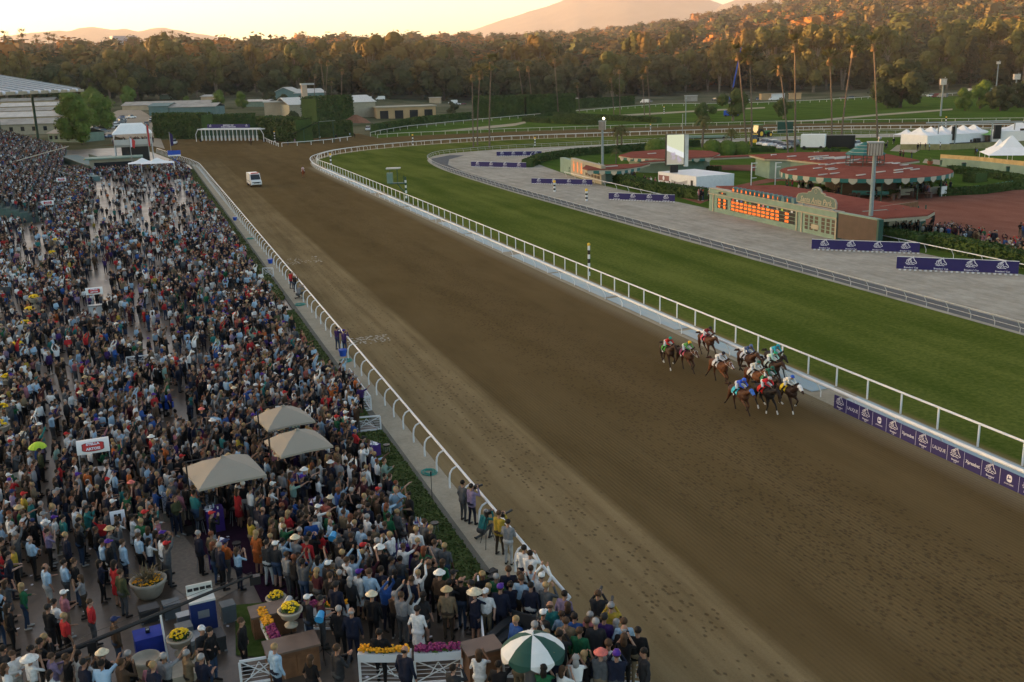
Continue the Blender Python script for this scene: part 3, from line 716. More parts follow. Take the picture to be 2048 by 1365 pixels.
hedge(GT((620, 246), (694, 242)), 11.0, 9, 'tall square clipped block of greenery among the palms', s=.55, dens=4)
hedge(G2((1055, 335), (1085, 322), (1150, 312), (1260, 303), (1395, 293)), 1.6, 2.4, 'hedge curving round the infield end beside the grey track', s=.25, dens=18)
hedge(G2((1147, 349), (1230, 365), (1300, 385), (1408, 400)), 1.7, 1.9, 'long hedge between the grey track and the lawn with the video screen', s=.22, dens=24)
hedge(G2((1738, 478), (1766, 484), (1845, 496)), 1.5, 2.2, 'hedge behind the left purple banner, right of the tote board', s=.2, dens=28)
hedge(G2((1856, 492), (1940, 510), (2048, 534), (2110, 548)), 1.5, 2.0, 'hedge in front of the infield spectators at the right edge', s=.2, dens=28)
hedge(G2((1630, 385), (1700, 391), (1795, 394)), .9, 1.2, 'low hedge with green benches under the round pavilion', s=.2, dens=28)
hedge(G2((1880, 392), (1960, 388), (2048, 376), (2110, 368)), 1.1, 1.4, 'low hedge with green benches along the brick plaza', s=.2, dens=28)
hedge(G2((1900, 345), (1960, 352), (2060, 368)), 1.2, 1.6, 'long low hedge below the pale concrete road', s=.2, dens=24)
hedge(G2((1936, 363), (1962, 365)), 1.6, 3.5, 'square clipped bush on the small lawn right of the round pavilion', s=.2, dens=28)
hedge(G2((1690, 377), (1745, 380)), 1.0, 1.6, 'dark little hedge in front of the round pavilion seats', s=.2, dens=28)
hedge(G2((1500, 305), (1548, 304)), 1.2, 2, 'low hedge left of the parked cars', s=.25, dens=15)
hedge(G2((1640, 312), (1675, 310)), 1.4, 2, 'low hedge right of the white equipment trailer', s=.25, dens=15)
hedge(G2((1375, 340), (1440, 342)), .8, 1.5, 'low hedge across the lawn right of the video truck', s=.2, dens=24)
for k, (ax, ay) in enumerate([(1312, 318), (1327, 317), (1424, 314), (1454, 314), (1482, 313)]):
    p = g(ax, ay); mb = MB(); rr = random.Random(k); R0 = (2.6, 2.3, 2.2, 2.1, 1.9)[k]
    mb.ball((0, 0, R0*.85), R0*.93, 14, 9, (1, 1, .95)); leaves(mb, (0, 0, R0*.85), (R0, R0, R0*.97), 1500, .18, rr, .97)
    o = mb.build('topiary_ball', M_lime); o.location = p
    tag(o, ['large clipped ball bush left of the video screen', 'clipped ball bush half behind the big one by the screen', 'clipped ball bush nearest the right of the video screen', 'middle one of three clipped ball bushes right of the screen', 'rightmost of three clipped ball bushes right of the screen'][k], 'topiary', 'clipped ball bushes on the infield lawn')
# near hedge strip beside the path, low
hedge([(10.25, 31.4), (10.25, 38), (10.3, 45), (10.25, 52.6)], .38, 1.45, 'low grass green hedge strip between the near crowd and the path', s=.07, dens=170, m=leafmat('near_hedge_leaves', (.028, .05, .012), (.065, .095, .022)))
hedge([(10.35, 55.6), (10.4, 70), (10.4, 86)], .3, 1.1, 'low hedge strip beyond the white lattice corner, between crowd and path', s=.09, dens=80, m=MATS['near_hedge_leaves'])
hedge([(10.4, 92), (10.45, 130), (10.4, 180), (10.4, 245)], .3, 1.1, 'far part of the low hedge strip along the rail path', s=.14, dens=24, m=MATS['near_hedge_leaves'])
# unseen ridge added off the left: it blocks the low sun from the track
def sun_block_ridge():
    c = Vector((math.sin(R_(SUN_AZ)), math.cos(R_(SUN_AZ)), 0)); s = Vector((-c.y, c.x, 0)); mb = MB(); rr = random.Random(4); n = 40; D = 1500
    rows = []
    for (k, hh) in ((-350, 0), (-150, .75), (0, 1), (200, .6), (500, 0)):
        row = []
        for i in range(n+1):
            t = -1300+2900*i/n; z = -5+(SUN_BLOCK_H+5)*hh+(rr.uniform(-.8, .8) if hh == 1 else 0); p = c*(D+k)+s*t; row.append((p.x, p.y, z))
        rows.append(row)
    for r in rows: mb.v += r
    for r in range(4):
        for i in range(n):
            a = r*(n+1)+i; mb.f.append((a, a+1, a+n+2, a+n+1)); mb.m.append(0)
    mb.build('hills', M_hill, kind='structure')
SUN_BLOCK_H = 98
sun_block_ridge()
# ================================================================ RAILS, SIGNS, BUILDINGS
M_white = mat('white_paint', (.66, .67, .67), .6, .06, 2); M_white2 = mat('weathered_white_paint', (.55, .54, .49), .6, .15, 1.5)
M_steel = mat('galvanised_steel', (.30, .32, .33), .4, .1, 2, .6); M_black = mat('black_plastic', (.012, .012, .013), .4, 0)
M_dkgreen = mat('dark_green_paint', (.012, .06, .045), .5, .1); M_green = mat('grey_green_paint', (.16, .24, .19), .6, .12, .8)
M_teal = mat('teal_wall', (.10, .17, .165), .7, .12, .5); M_cream = mat('cream_paint', (.32, .29, .21), .6, .1, 1); M_purple = mat('purple_vinyl', (.022, .017, .105), .6, .08, 2)
M_glass = mat('dark_window_glass', (.015, .02, .025), .08, 0, spec=.6); M_tyre = mat('black_tyre', (.015, .015, .015), .8, 0); M_wood = mat('brown_wood', (.16, .075, .035), .5, .3, 3)
M_pale = mat('pale_roof', (.48, .46, .42), .8, .12, .3); M_roofgrey = mat('grey_roof', (.30, .285, .25), .8, .2, .3); M_stucco = mat('sand_stucco', (.42, .33, .22), .9, .12, .3); M_tan = mat('tan_stucco', (.46, .31, .16), .9, .12, .3)
M_tent = mat('white_tent_fabric', (.78, .78, .77), .6, .04, 1); M_blue = mat('blue_paint', (.02, .08, .42), .4, .1); M_orange = mat('orange_led', (.3, .06, .01), .6, 0, emit=(1, .17, .02), estr=.42)
M_yellow = mat('yellow_paint', (.75, .45, .03), .5, .1); M_red = mat('red_paint', (.5, .03, .03), .5, .1); M_stone = mat('cast_stone', (.34, .30, .23), .8, .15, 3, bump=.2); M_greypost = mat('grey_pole_paint', (.20, .25, .26), .5, .1)
M_box = mat('floodlight_box_panels', (.42, .36, .30), .6, .15, 1.0); M_brown = mat('dark_brown_board', (.075, .05, .035), .7, .15, 1)
def along(pts, step, start=0.0):
    "points every step metres along a polyline, with direction"
    out = []; need = start
    for a, b in zip(pts, pts[1:]):
        A, B = Vector(a[:2]), Vector(b[:2]); L = (B-A).length; d = (B-A)/max(L, 1e-6)
        while need <= L: out.append((A+d*need, d)); need += step
        need -= L
    return out
def z2(p, z): return Vector((p[0], p[1], z+(terrain(p[0], p[1]) if p[1] > 350 else 0)))
def rail(name, label, pts, hgt, r, m, step, style='post', grp='running rails of the tracks', side=1, lower=None, pr=.035):
    o = thing(name, (pts[0][0], pts[0][1], 0), label, 'rail', 0, grp); off = Vector((pts[0][0], pts[0][1], 0)); P = along(pts, step)
    mb = MB(); mb.tube([z2(p, hgt)-off for p in pts], r, 8); mb.build('top_rail', m, o, True)
    if lower:
        mb = MB(); mb.tube([z2(p, lower)-off for p in pts], r*.6, 6); mb.build('lower_rail', m, o)
    if len(P) > 100: near, rest = P[:100], P[100:]
    else: near, rest = P, []
    def one(mb, p, d):
        n = Vector((d.y, -d.x))*side; a = Vector((p.x, p.y, 0))
        if style == 'goose':
            q = a-Vector((n.x, n.y, 0))*.42; N = Vector((n.x, n.y, 0))
            mb.tube([q-off+Vector((0, 0, -.05)), q-off+Vector((0, 0, .55)), q+N*.04-off+Vector((0, 0, .82)), q+N*.16-off+Vector((0, 0, 1.02)), q+N*.40-off+Vector((0, 0, hgt-.03))], [.05, .05, .048, .045, .045], 7)
        elif style == 'lean':
            q = a-Vector((n.x, n.y, 0))*.35; mb.tube([q-off, q-off+Vector((0, 0, .35)), a-off+Vector((0, 0, hgt))], pr, 5)
        else: mb.box(a.x-off.x-pr, a.x-off.x+pr, a.y-off.y-pr, a.y-off.y+pr, -.05, hgt)
    for p, d in near: mb = MB(); one(mb, p, d); mb.build('post', m, o)
    if rest:
        mb = MB()
        for p, d in rest: one(mb, p, d)
        mb.build('post', m, o, kind='stuff')
    return o
rail('safety_rail', 'thick white rail on curved gooseneck posts between the path and the dirt homestretch', [(12.75, y) for y in range(30, 250, 8)]+[(12.6, 252), (11.4, 266), (9.6, 279), (4.6, 319)], 1.17, .062, M_white, 2.3, 'goose', side=1)
inn = [p for p in INNER if p[0] < 37.5 and p[1] < 240]; inn2 = [p for p in INNER if not (p[0] < 37.5 and p[1] < 240)]
rail('safety_rail', 'white inner rail of the dirt track, straight then round the tip of the oval', INNER, 1.02, .10, M_white, 3.4, 'lean', side=-1, pr=.04)
rail('turf_rail', 'white post and rail fence between the blue tarpaulins and the green turf', TURF_L[1:-12], 1.25, .065, M_white, 2.9, 'post', pr=.04)
tin = [p for p in TURF_IN]
rail('turf_rail', 'dull grey rail on leaning posts between the green turf and the grey sand track', [(x, y) for x, y in tin[1:]], .95, .045, mat('weathered_metal', (.36, .37, .36), .6, .15, 2), 2.4, 'lean', side=-1, lower=.5)
rail('safety_rail', 'white outer rail across the far side of the dirt backstretch', OUTER_FAR, 1.15, .07, M_white2, 4.2, 'post', pr=.05)
rail('safety_rail', 'low white rail on the near side of the far grey track', [p for p in SAND_IN if p[1] > 205 and p[0] > 86][::1], .9, .05, M_white2, 5, 'post')
up = [g(a, b) for a, b in ((741, 273), (759, 268.5), (808, 260), (910, 249), (1020, 239), (1128, 229), (1256, 218), (1328, 212.5), (1436, 212), (1520, 210), (1635, 205), (1744, 198), (1858, 194), (1897, 192), (2060, 187))]
rail('turf_rail', 'white rail climbing along the downhill turf course below the tree belt', [tuple(p[:2]) for p in up], 1.3, .1, M_white2, 7, 'post', pr=.07)
rail('safety_rail', 'short white rail in front of the green canopy beside the starting gate', [tuple(g(a, b)[:2]) for a, b in ((564, 294), (610, 291), (655, 287), (703, 280))], 1.15, .09, M_white, 5, 'post', pr=.08)
rail('safety_rail', 'white angled rail right of the starting gate by the striped pole', [tuple(g(a, b)[:2]) for a, b in ((530, 282), (542, 288), (558, 294))], 1.0, .09, M_white, 5, 'post', pr=.08)
rail('safety_rail', 'thin white rail along the hedge between the grey track and the video truck', [(76.9, 181), (75.9, 163), (75.0, 138)], .95, .05, M_white, 5, 'lean', side=1)
rail('safety_rail', 'thin white rail from the tote board past the two nearest purple banners', [(77.2, 92), (77.0, 80), (76.9, 66), (76.7, 40)], .95, .05, M_white, 4, 'lean', side=1)
rail('safety_rail', 'white rail beyond the long tent row on the grey training track', [tuple(g(a, b)[:2]) for a, b in ((1545, 268), (1640, 265), (1780, 265), (2060, 262))], 1.0, .08, M_white2, 8, 'post', pr=.06)
# --- emblem strokes and banners
STR = [[(.25, .62), (.33, .85), (.48, .98), (.62, .95), (.70, .85), (.78, .72), (.92, .55), (.95, .47), (.88, .42), (.78, .47), (.66, .52), (.58, .44)], [(.57, .95), (.66, 1.07), (.70, .88)],
       [(.52, .9), (.37, .72), (.42, .55), (.3, .38)], [(.42, .85), (.22, .7), (.27, .5), (.12, .4)], [(.3, .85), (.1, .72), (.12, .55), (.0, .48)], [(.58, .44), (.5, .55), (.5, .7)], [(.72, .74), (.78, .68)], [(.05, .38), (.25, .32), (.5, .36), (.75, .33)]]
def emblem(mb, x, z, s, y=-.012, w=.045):
    for st in STR:
        for a, b in zip(st, st[1:]):
            A, B = Vector((a[0], a[1])), Vector((b[0], b[1])); d = (B-A).normalized()*w*.4; n = Vector((-d.y, d.x)).normalized()*w/2; A = A-d; B = B+d
            mb.poly([(x+s*(q.x-.5), y, z+s*(q.y-.5)) for q in (A-n, B-n, B+n, A+n)])
M_ink = mat('white_print', (.66, .66, .72), .6, 0)
def banner(A, B, h, label, n=4, grp='purple banners across the grey track'):
    A, B = Vector(A), Vector(B); ang = math.atan2(B.y-A.y, B.x-A.x); L = (B-A).length
    o = thing('banner', (A.x, A.y, 0), label, 'banner', ang, grp)
    MB().box(0, L, 0, .06, .12, h).build('panel', M_purple, o)
    mb = MB(); mb.box(0, L, -.01, .07, h+.003, h+.05); mb.build('top_tube', M_white, o)
    mb = MB()
    for k in range(int(L*2.2)): x = L*(k+.5)/int(L*2.2); mb.box(x, x+.22, -.14, .14, .0, .1)
    mb.build('foot', M_white, o)
    for k in range(n):
        x = L*(k+.5)/n; mb = MB(); emblem(mb, x, h*.60, h*.82, w=.055); e = mb.build('emblem', M_ink, o)
        text("Breeders' Cup", h*.17, M_ink, o, (x, -.015, h*.22), (R_(90), 0, 0), 'lettering', .002, off=.004)
    return o
for i, (a, b, h, lb) in enumerate([((68.1, 91.1), (76.3, 83.7), 1.15, 'purple banner with four horse head emblems just right of the tote board'), ((68.3, 77.9), (76.2, 70.6), 1.3, 'nearest purple banner with four horse head emblems at the right edge'),
    ((68.5, 143.5), (75.7, 135.3), 1.1, 'purple banner with four horse head emblems below the video truck'), ((66.8, 172.7), (75.1, 164.1), 1.0, 'purple banner with four horse head emblems before the small tote board'),
    ((68.3, 213.5), (77.2, 202.6), 1.15, 'purple banner with four emblems at the tip of the curved infield hedge'), ((82.8, 237.7), (92.5, 231.8), 1.1, 'farthest purple banner with four emblems where the grey track curves away')]): banner(a, b, h, lb)
# --- the long sponsor banner hung on the inner rail
def sponsor():
    A, B = Vector((36.45, 45.9)), Vector((36.45, 22)); o = thing('banner', (A.x, A.y, 0), 'long purple sponsor banner with white lettering hanging on the inner rail beside the horses', 'banner', -math.pi/2)
    L = (A-B).length; MB().box(0, L, 0, .05, .12, .94).build('panel', M_purple, o)
    x = 0.0; seq = ['E', 'LALIQUE', 'E', 'D', 'E', 'Xpressbet', 'E', 'LALIQUE', 'E', 'Xpressbet', 'E', 'D', 'E', 'LALIQUE', 'E', 'Xpressbet']
    pit = 1.12; mb = MB(); dv = MB()
    for k, s in enumerate(seq):
        c = .55+k*pit
        if k: dv.box(c-pit/2-.006, c-pit/2+.006, -.012, 0, .14, .93)
        if s == 'E': emblem(mb, c, .60, .7, w=.05); text("Breeders'", .13, M_ink, o, (c, -.014, .31), (R_(90), 0, 0), 'lettering', .002, off=.003); text('CUP', .10, M_ink, o, (c, -.014, .20), (R_(90), 0, 0), 'lettering', .002)
        elif s == 'D':
            q = [(c+.17*math.cos(a)*(abs(math.cos(a))**-.35 if abs(math.cos(a)) > .05 else 1)*.9, .62+.2*math.sin(a)*(abs(math.sin(a))**-.35 if abs(math.sin(a)) > .05 else 1)*.9) for a in [2*math.pi*(j+.5)/24 for j in range(24)]]
            dv2 = MB(); dv2.poly([(a, -.013, b) for a, b in q]); dv2.build('badge', M_ink, o)
            dd = MB(); dd.poly([(c-.10, -.018, .55), (c+.10, -.018, .60), (c+.09, -.018, .66), (c-.02, -.018, .63), (c-.10, -.018, .61)]); dd.poly([(c-.08, -.018, .61), (c-.03, -.018, .62), (c-.02, -.018, .74), (c-.06, -.018, .74)]); dd.build('deer_mark', M_purple, o)
            text('JOHN DEERE', .10, M_ink, o, (c, -.014, .33), (R_(90), 0, 0), 'lettering', .002, sx=.95)
        else: text(s, .27 if s[0] == 'L' else .25, M_ink, o, (c, -.014, .52), (R_(90), 0, 0), 'lettering', .002, sx=.86, off=.004 if s[0] == 'X' else 0)
    mb.build('emblem', M_ink, o); dv.build('seam', M_ink, o)
sponsor()
# --- striped distance poles
def striped(p, h, label, r=.13, cols=(M_white, M_black)):
    o = thing('distance_pole', p, label, 'pole', 0, 'striped distance poles'); n = max(5, int(h/.42)); hh = h/n
    for k in range(2):
        mb = MB()
        for i in range(n):
            if i % 2 == k: mb.tube([(0, 0, i*hh), (0, 0, (i+1)*hh)], r, 8)
        mb.build('white_bands' if k == 0 else 'black_bands', cols[k], o)
    mb = MB(); mb.ball((0, 0, h+r), r*1.3, 8, 6); mb.build('finial', M_yellow, o)
for ax, ay, by, lb in [(1178, 552, 492, 'nearest black and white striped pole between the blue tarpaulins and the turf'), (1173, 402, 383, 'striped pole behind the grey rail below the middle purple banner'), (1109, 384, 366, 'white striped pole at the grey rail left of the middle banner'),
    (826, 291, 272, 'striped pole where the white rail rounds the far turn'), (662, 330, 311, 'striped pole at the tip of the inner rails'), (1070, 292, 278, 'striped pole on the far turf left of the floodlight'), (1301, 262, 251, 'striped pole by the backstretch rail right of the feather palms'), (1328, 228, 215, 'striped pole on the upper lawn near the tall grey pole'), (1891, 254, 236, 'striped pole on the backstretch right of the lone white floodlight'), (550, 284, 265, 'striped pole right of the starting gate')]:
    striped(g(ax, ay), ht(ax, ay, by), lb, .13 if ay > 500 else .2)
# --- patrol tower
def patrol():
    p = g(813, 402); o = thing('patrol_tower', p, 'green open patrol judge stand with flat roof on a striped post beside the turf', 'tower'); h = ht(813, 402, 333)
    mb = MB()
    for i in range(9):
        if i % 2: mb.tube([(0, 0, i*.42), (0, 0, (i+1)*.42)], .16, 8)
    mb.build('white_bands', M_white, o); mb = MB(); mb.tube([(0, 0, 0), (0, 0, 3.9)], .13, 8); mb.build('post', M_dkgreen, o)
    u = Vector((-.93, .3, 0)); n = 2.7
    mb = MB(); mb.bar((0, 0, 2.9), u*n+Vector((0, 0, 2.9)), 1.5, .14); mb.bar(Vector((0, 0, 1.1)), u*1.4+Vector((0, 0, 2.85)), .14, .14); mb.build('deck', M_dkgreen, o)
    mb = MB(); c = u*2.0; mb.obox((c.x-.55*.93, c.y+.3*.55), .9, 1.3, 2.97, 4.6, math.atan2(u.y, u.x)); mb.build('cabin', M_green, o)
    mb = MB()
    for q in (.3, 1.3, 2.5):
        for w_ in (-.6, .6): v = u*q+Vector((u.y, -u.x, 0))*w_; mb.tube([v+Vector((0, 0, 2.95)), v+Vector((0, 0, 4.1 if q < 1 else 5.2))], .03, 5)
    mb.build('frame_posts', M_dkgreen, o)
    mb = MB(); c = u*1.9; mb.obox((c.x, c.y), 2.3, 1.8, 5.25, 5.4, math.atan2(u.y, u.x)); mb.build('roof', M_pale, o)
patrol()
# --- floodlight masts
M_lamp = mat('lit_lamp', (.9, .85, .7), .5, 0, emit=(1, .86, .6), estr=2.5)
def flood(p, h, label, bw, bh, lit=False, m=M_box, pr=.26, ang=-.6, below=0):
    o = thing('floodlight_mast', p, label, 'floodlight', ang, 'floodlight masts with louvred boxes')
    MB().tube([(0, 0, 0), (0, 0, h-bh)], [pr, pr*.8], 8).build('pole', M_greypost, o)
    mb = MB(); mb.obox((0, 0), bw, bw, h-bh, h-.12); mb.build('lamp_box', m, o)
    mb = MB(); mb.obox((0, 0), bw*1.12, bw*1.12, h-.12, h); mb.build('box_lid', M_steel, o)
    mb = MB()
    for k in range(5):
        x = -bw/2+bw*(k+.5)/5; mb.box(x-.03, x+.03, -bw/2-.03, -bw/2-.002, h-bh+.03, h-.15); mb.box(-bw/2-.03, -bw/2-.002, x-.03, x+.03, h-bh+.03, h-.15)
    mb.build('ribs', M_brown if m is M_box else M_steel, o)
    f = MB(); f.tube([(bw*.2, 0, h), (bw*.2, 0, h+.3)], .04, 5); f.build('bracket', M_steel, o)
    f = MB(); f.ball((bw*.25, -.2, h+.42), .2, 10, 8); f.build('lamp', M_lamp if lit else M_steel, o)
    return o
flood(g(1205, 364), ht(1205, 364, 242), 'grey floodlight mast with orange louvred box and one glowing lamp', 1.15, 1.6, True)
flood(g(1738, 486), ht(1738, 486, 284), 'nearest grey floodlight mast with square wooden box in front of the round pavilion', 1.55, 1.45, False)
flood(g(1881, 233), ht(1881, 233, 158), 'pale floodlight mast with white box on the far lawn left of the tree clump', 2.2, 2.2, False, M_white2, .35)
flood(gt(1371, 252), ht(1371, 252, 196), 'slim pale mast on the lawn behind the video screen', .35, .5, False, M_white2, .2)
flood(at_dist(2030, 640), 12.5+terrain(*at_dist(2030, 640)[:2]), 'white box floodlight mast at the right edge above the dark trees', 3.2, 3.0, False, M_white2, .5)
flood(at_dist(1991, 700), 18.5+terrain(*at_dist(1991, 700)[:2]), 'thin floodlight mast with small white lamps at the edge of the dark wood', 2.0, 1.6, False, M_white2, .4)
# --- tote board
def tote():
    A, B = Vector((75.3, 124.6, 0)), Vector((74.5, 95.3, 0)); ang = math.atan2(B.y-A.y, B.x-A.x); L = (B-A).length
    o = thing('tote_board', A, 'long grey green tote board with rows of orange lit numbers and arched name sign', 'scoreboard', ang)
    H = 3.15
    MB().box(0, L, 0, .9, 0, H).build('cabinet', M_green, o)
    mb = MB(); mb.box(-.15, L+.1, -.18, 0, H-.75, H-.62); mb.box(-.1, L+.1, -.10, 1.0, H, H+.08)
    for x in (1.1, L*.73, L*.765, L-.12): mb.box(x, x+.25, -.10, -.002, 0, H-.76)
    mb.build('trim', M_cream, o)
    mb = MB(); ds = MB(); c14 = 14; x0, x1 = 6.0, 21.0; pit = (x1-x0)/c14
    for r, z in enumerate((1.62, 1.15, .68)):
        mb.box(x0-.1, x1+.1, -.05, -.002, z, z+.40); mb.box(2.3, 5.0, -.05, -.002, z, z+.40)
    mb.box(x0-.1, x1+.1, -.05, -.002, 2.08, 2.34); mb.box(2.6, 4.6, -.05, -.002, H-.5, H-.25)
    mb.build('number_panels', M_black, o)
    rr = random.Random(3)
    for k in range(c14):
        x = x0+pit*(k+.5)
        if k not in (11, 13):
            for z in (1.66, 1.19, .72):
                text('%d' % rr.choice([3750, 1296, 8034, 5518, 2847, 9703, 6381, 4209]), .40, M_orange, o, (x, -.06, z+.16), (R_(90), 0, 0), 'lit_number', .004, sx=1.02, off=.012)
        k2 = MB(); k2.box(x-.30, x+.30, -.04, .55, H+.083, H+.55)
        k2.mi = 0; n = len(k2.v); k2.poly([(x+.30*math.cos(a), -.04, H+.55+.24*math.sin(a)) for a in [math.pi*j/8 for j in range(9)]]); k2.poly([(x+.30*math.cos(a), .55, H+.55+.24*math.sin(a)) for a in [math.pi*(8-j)/8 for j in range(9)]])
        for j in range(8):
            a, b = math.pi*j/8, math.pi*(j+1)/8; k2.poly([(x+.30*math.cos(a), -.04, H+.55+.24*math.sin(a)), (x+.30*math.cos(a), .55, H+.55+.24*math.sin(a)), (x+.30*math.cos(b), .55, H+.55+.24*math.sin(b)), (x+.30*math.cos(b), -.04, H+.55+.24*math.sin(b))])
        kk = k2.build('odds_box', M_teal, o)
        if k not in (11, 13):
            MB().box(x-.22, x+.22, -.06, -.042, H+.14, H+.6).build('odds_window', M_black, o)
            text(str([20, 8, 21, 15, 8, 3, 6, 8, 28, 3, 1, 12, 2, 1][k]), .42, M_orange, o, (x, -.07, H+.36), (R_(90), 0, 0), 'lit_number', .004, off=.015)
        cm = [M_red, M_ink, mat('tile_blue', (.05, .12, .5), .5, 0), M_yellow, mat('tile_green', (.03, .25, .08), .5, 0), M_black, M_orange, mat('tile_pink', (.7, .25, .35), .5, 0), mat('tile_turquoise', (.1, .45, .55), .5, 0), M_purple, M_steel, mat('tile_lime', (.4, .6, .1), .5, 0), M_brown, M_ink][k]
        MB().box(x-.2, x+.2, -.07, -.052, 2.10, 2.32).build('number_tile', cm, o)
    for z in (1.66, 1.19, .72):
        for xx in (2.9, 4.3): text(str(rr.randint(100, 999)), .40, M_orange, o, (xx, -.06, z+.16), (R_(90), 0, 0), 'lit_number', .004, off=.015)
    text('10', .28, M_orange, o, (3.6, -.06, H-.38), (R_(90), 0, 0), 'lit_number', .004, off=.01)
    mb = MB()
    for xx in (23.2, 24.2, 25.2, 26.5, 27.5, 28.5):
        for z in (.5, .95, 1.4, 1.85): mb.box(xx, xx+.62, -.03, -.002, z, z+.36)
    mb.build('dark_windows', M_brown, o)
    MB().box(24.6, 26.1, -.08, -.033, .7, 1.25).build('notice_panel', M_cream, o)
    # arched name sign
    s = MB(); prof = [(21.4, 3.55), (29.2, 3.55), (29.2, 4.2), (28.9, 4.6), (28.2, 4.75), (27.0, 4.85), (26.9, 5.05), (26.3, 5.15), (26.1, 5.5), (25.6, 5.72), (25.0, 5.72), (24.5, 5.5), (24.3, 5.15), (23.7, 5.05), (23.6, 4.85), (22.4, 4.75), (21.7, 4.6), (21.4, 4.2)]
    def ext(pts, y0, y1, mb):
        n = len(mb.v); k = len(pts); mb.v += [(a, y0, b) for a, b in pts]+[(a, y1, b) for a, b in pts]; mb.f += [tuple(range(n, n+k)), tuple(range(n+2*k-1, n+k-1, -1))]+[(n+i, n+k+i, n+k+(i+1) % k, n+(i+1) % k) for i in range(k)]; mb.m += [0]*(k+2)
    ext(prof, -.12, .1, s); s.build('sign_border', M_cream, o)
    cx0, cz0 = 25.3, 4.5; s = MB(); ext([(cx0+(a-cx0)*.965, cz0+(b-cz0)*.87) for a, b in prof], -.135, -.121, s); s.build('sign_panel', mat('sign_green', (.085, .13, .11), .6, .05), o)
    s = MB(); s.box(22.2, 22.5, .1, .3, H, 4.2); s.box(28.2, 28.5, .1, .3, H, 4.2); s.build('sign_posts', M_greypost, o)
    text('Santa Anita Park', .95, M_cream, o, (25.3, -.145, 4.05), (R_(90), 0, 0), 'lettering', .01, shear=.25, sx=.98, off=.012)
    s = MB(); s.tube([(25.3+.22*math.cos(a), -.15, 5.2+.26*math.sin(a)) for a in [2*math.pi*j/12 for j in range(13)]], .035, 5); s.build('crest', M_cream, o)
tote()
def panelboard():
    o = thing('display_board', (74.5, 95.0, 0), 'large plain dark brown board standing right of the tote board', 'board', -math.pi/2)
    MB().box(0, 6.6, 0, .5, .3, 3.1).build('screen', M_brown, o); MB().box(6.62, 6.9, -.05, .6, .0, 3.2).build('end_post', M_dkgreen, o); MB().box(-.05, 6.6, -.03, .55, 3.103, 3.25).build('top_trim', M_green, o)
panelboard()
def small_tote():
    A = g(1128, 352); A2 = g(1165, 363); o = thing('tote_board', (A.x+1.5, A.y, 0), 'small tote board with orange lit numbers at the infield hedge end', 'scoreboard', -math.pi/2-.12); L = 19
    MB().box(0, L, 0, .8, 0, 3.4).build('cabinet', M_cream, o); MB().box(-8, -.2, .1, 1.2, 0, 2.9).build('side_cabinet', M_green, o); MB().box(1, 8.5, -.05, -.002, .9, 2.9).build('number_panels', mat('tote_face', (.3, .25, .17), .6, 0), o)
    for r in range(4):
        for c in range(3): text(['18', '75', '204', '33', '96', '41', '120', '62', '58', '7', '15', '9'][r*3+c], .62, M_orange, o, (2.1+c*2.5, -.06, 1.15+r*.5), (R_(90), 0, 0), 'lit_number', .004, off=.015)
    mb = MB()
    for c in range(5):
        for z in (.9, 1.6, 2.3): mb.box(9.5+c*1.8, 10.9+c*1.8, -.03, -.002, z, z+.5)
    mb.build('dark_windows', M_brown, o)
small_tote()
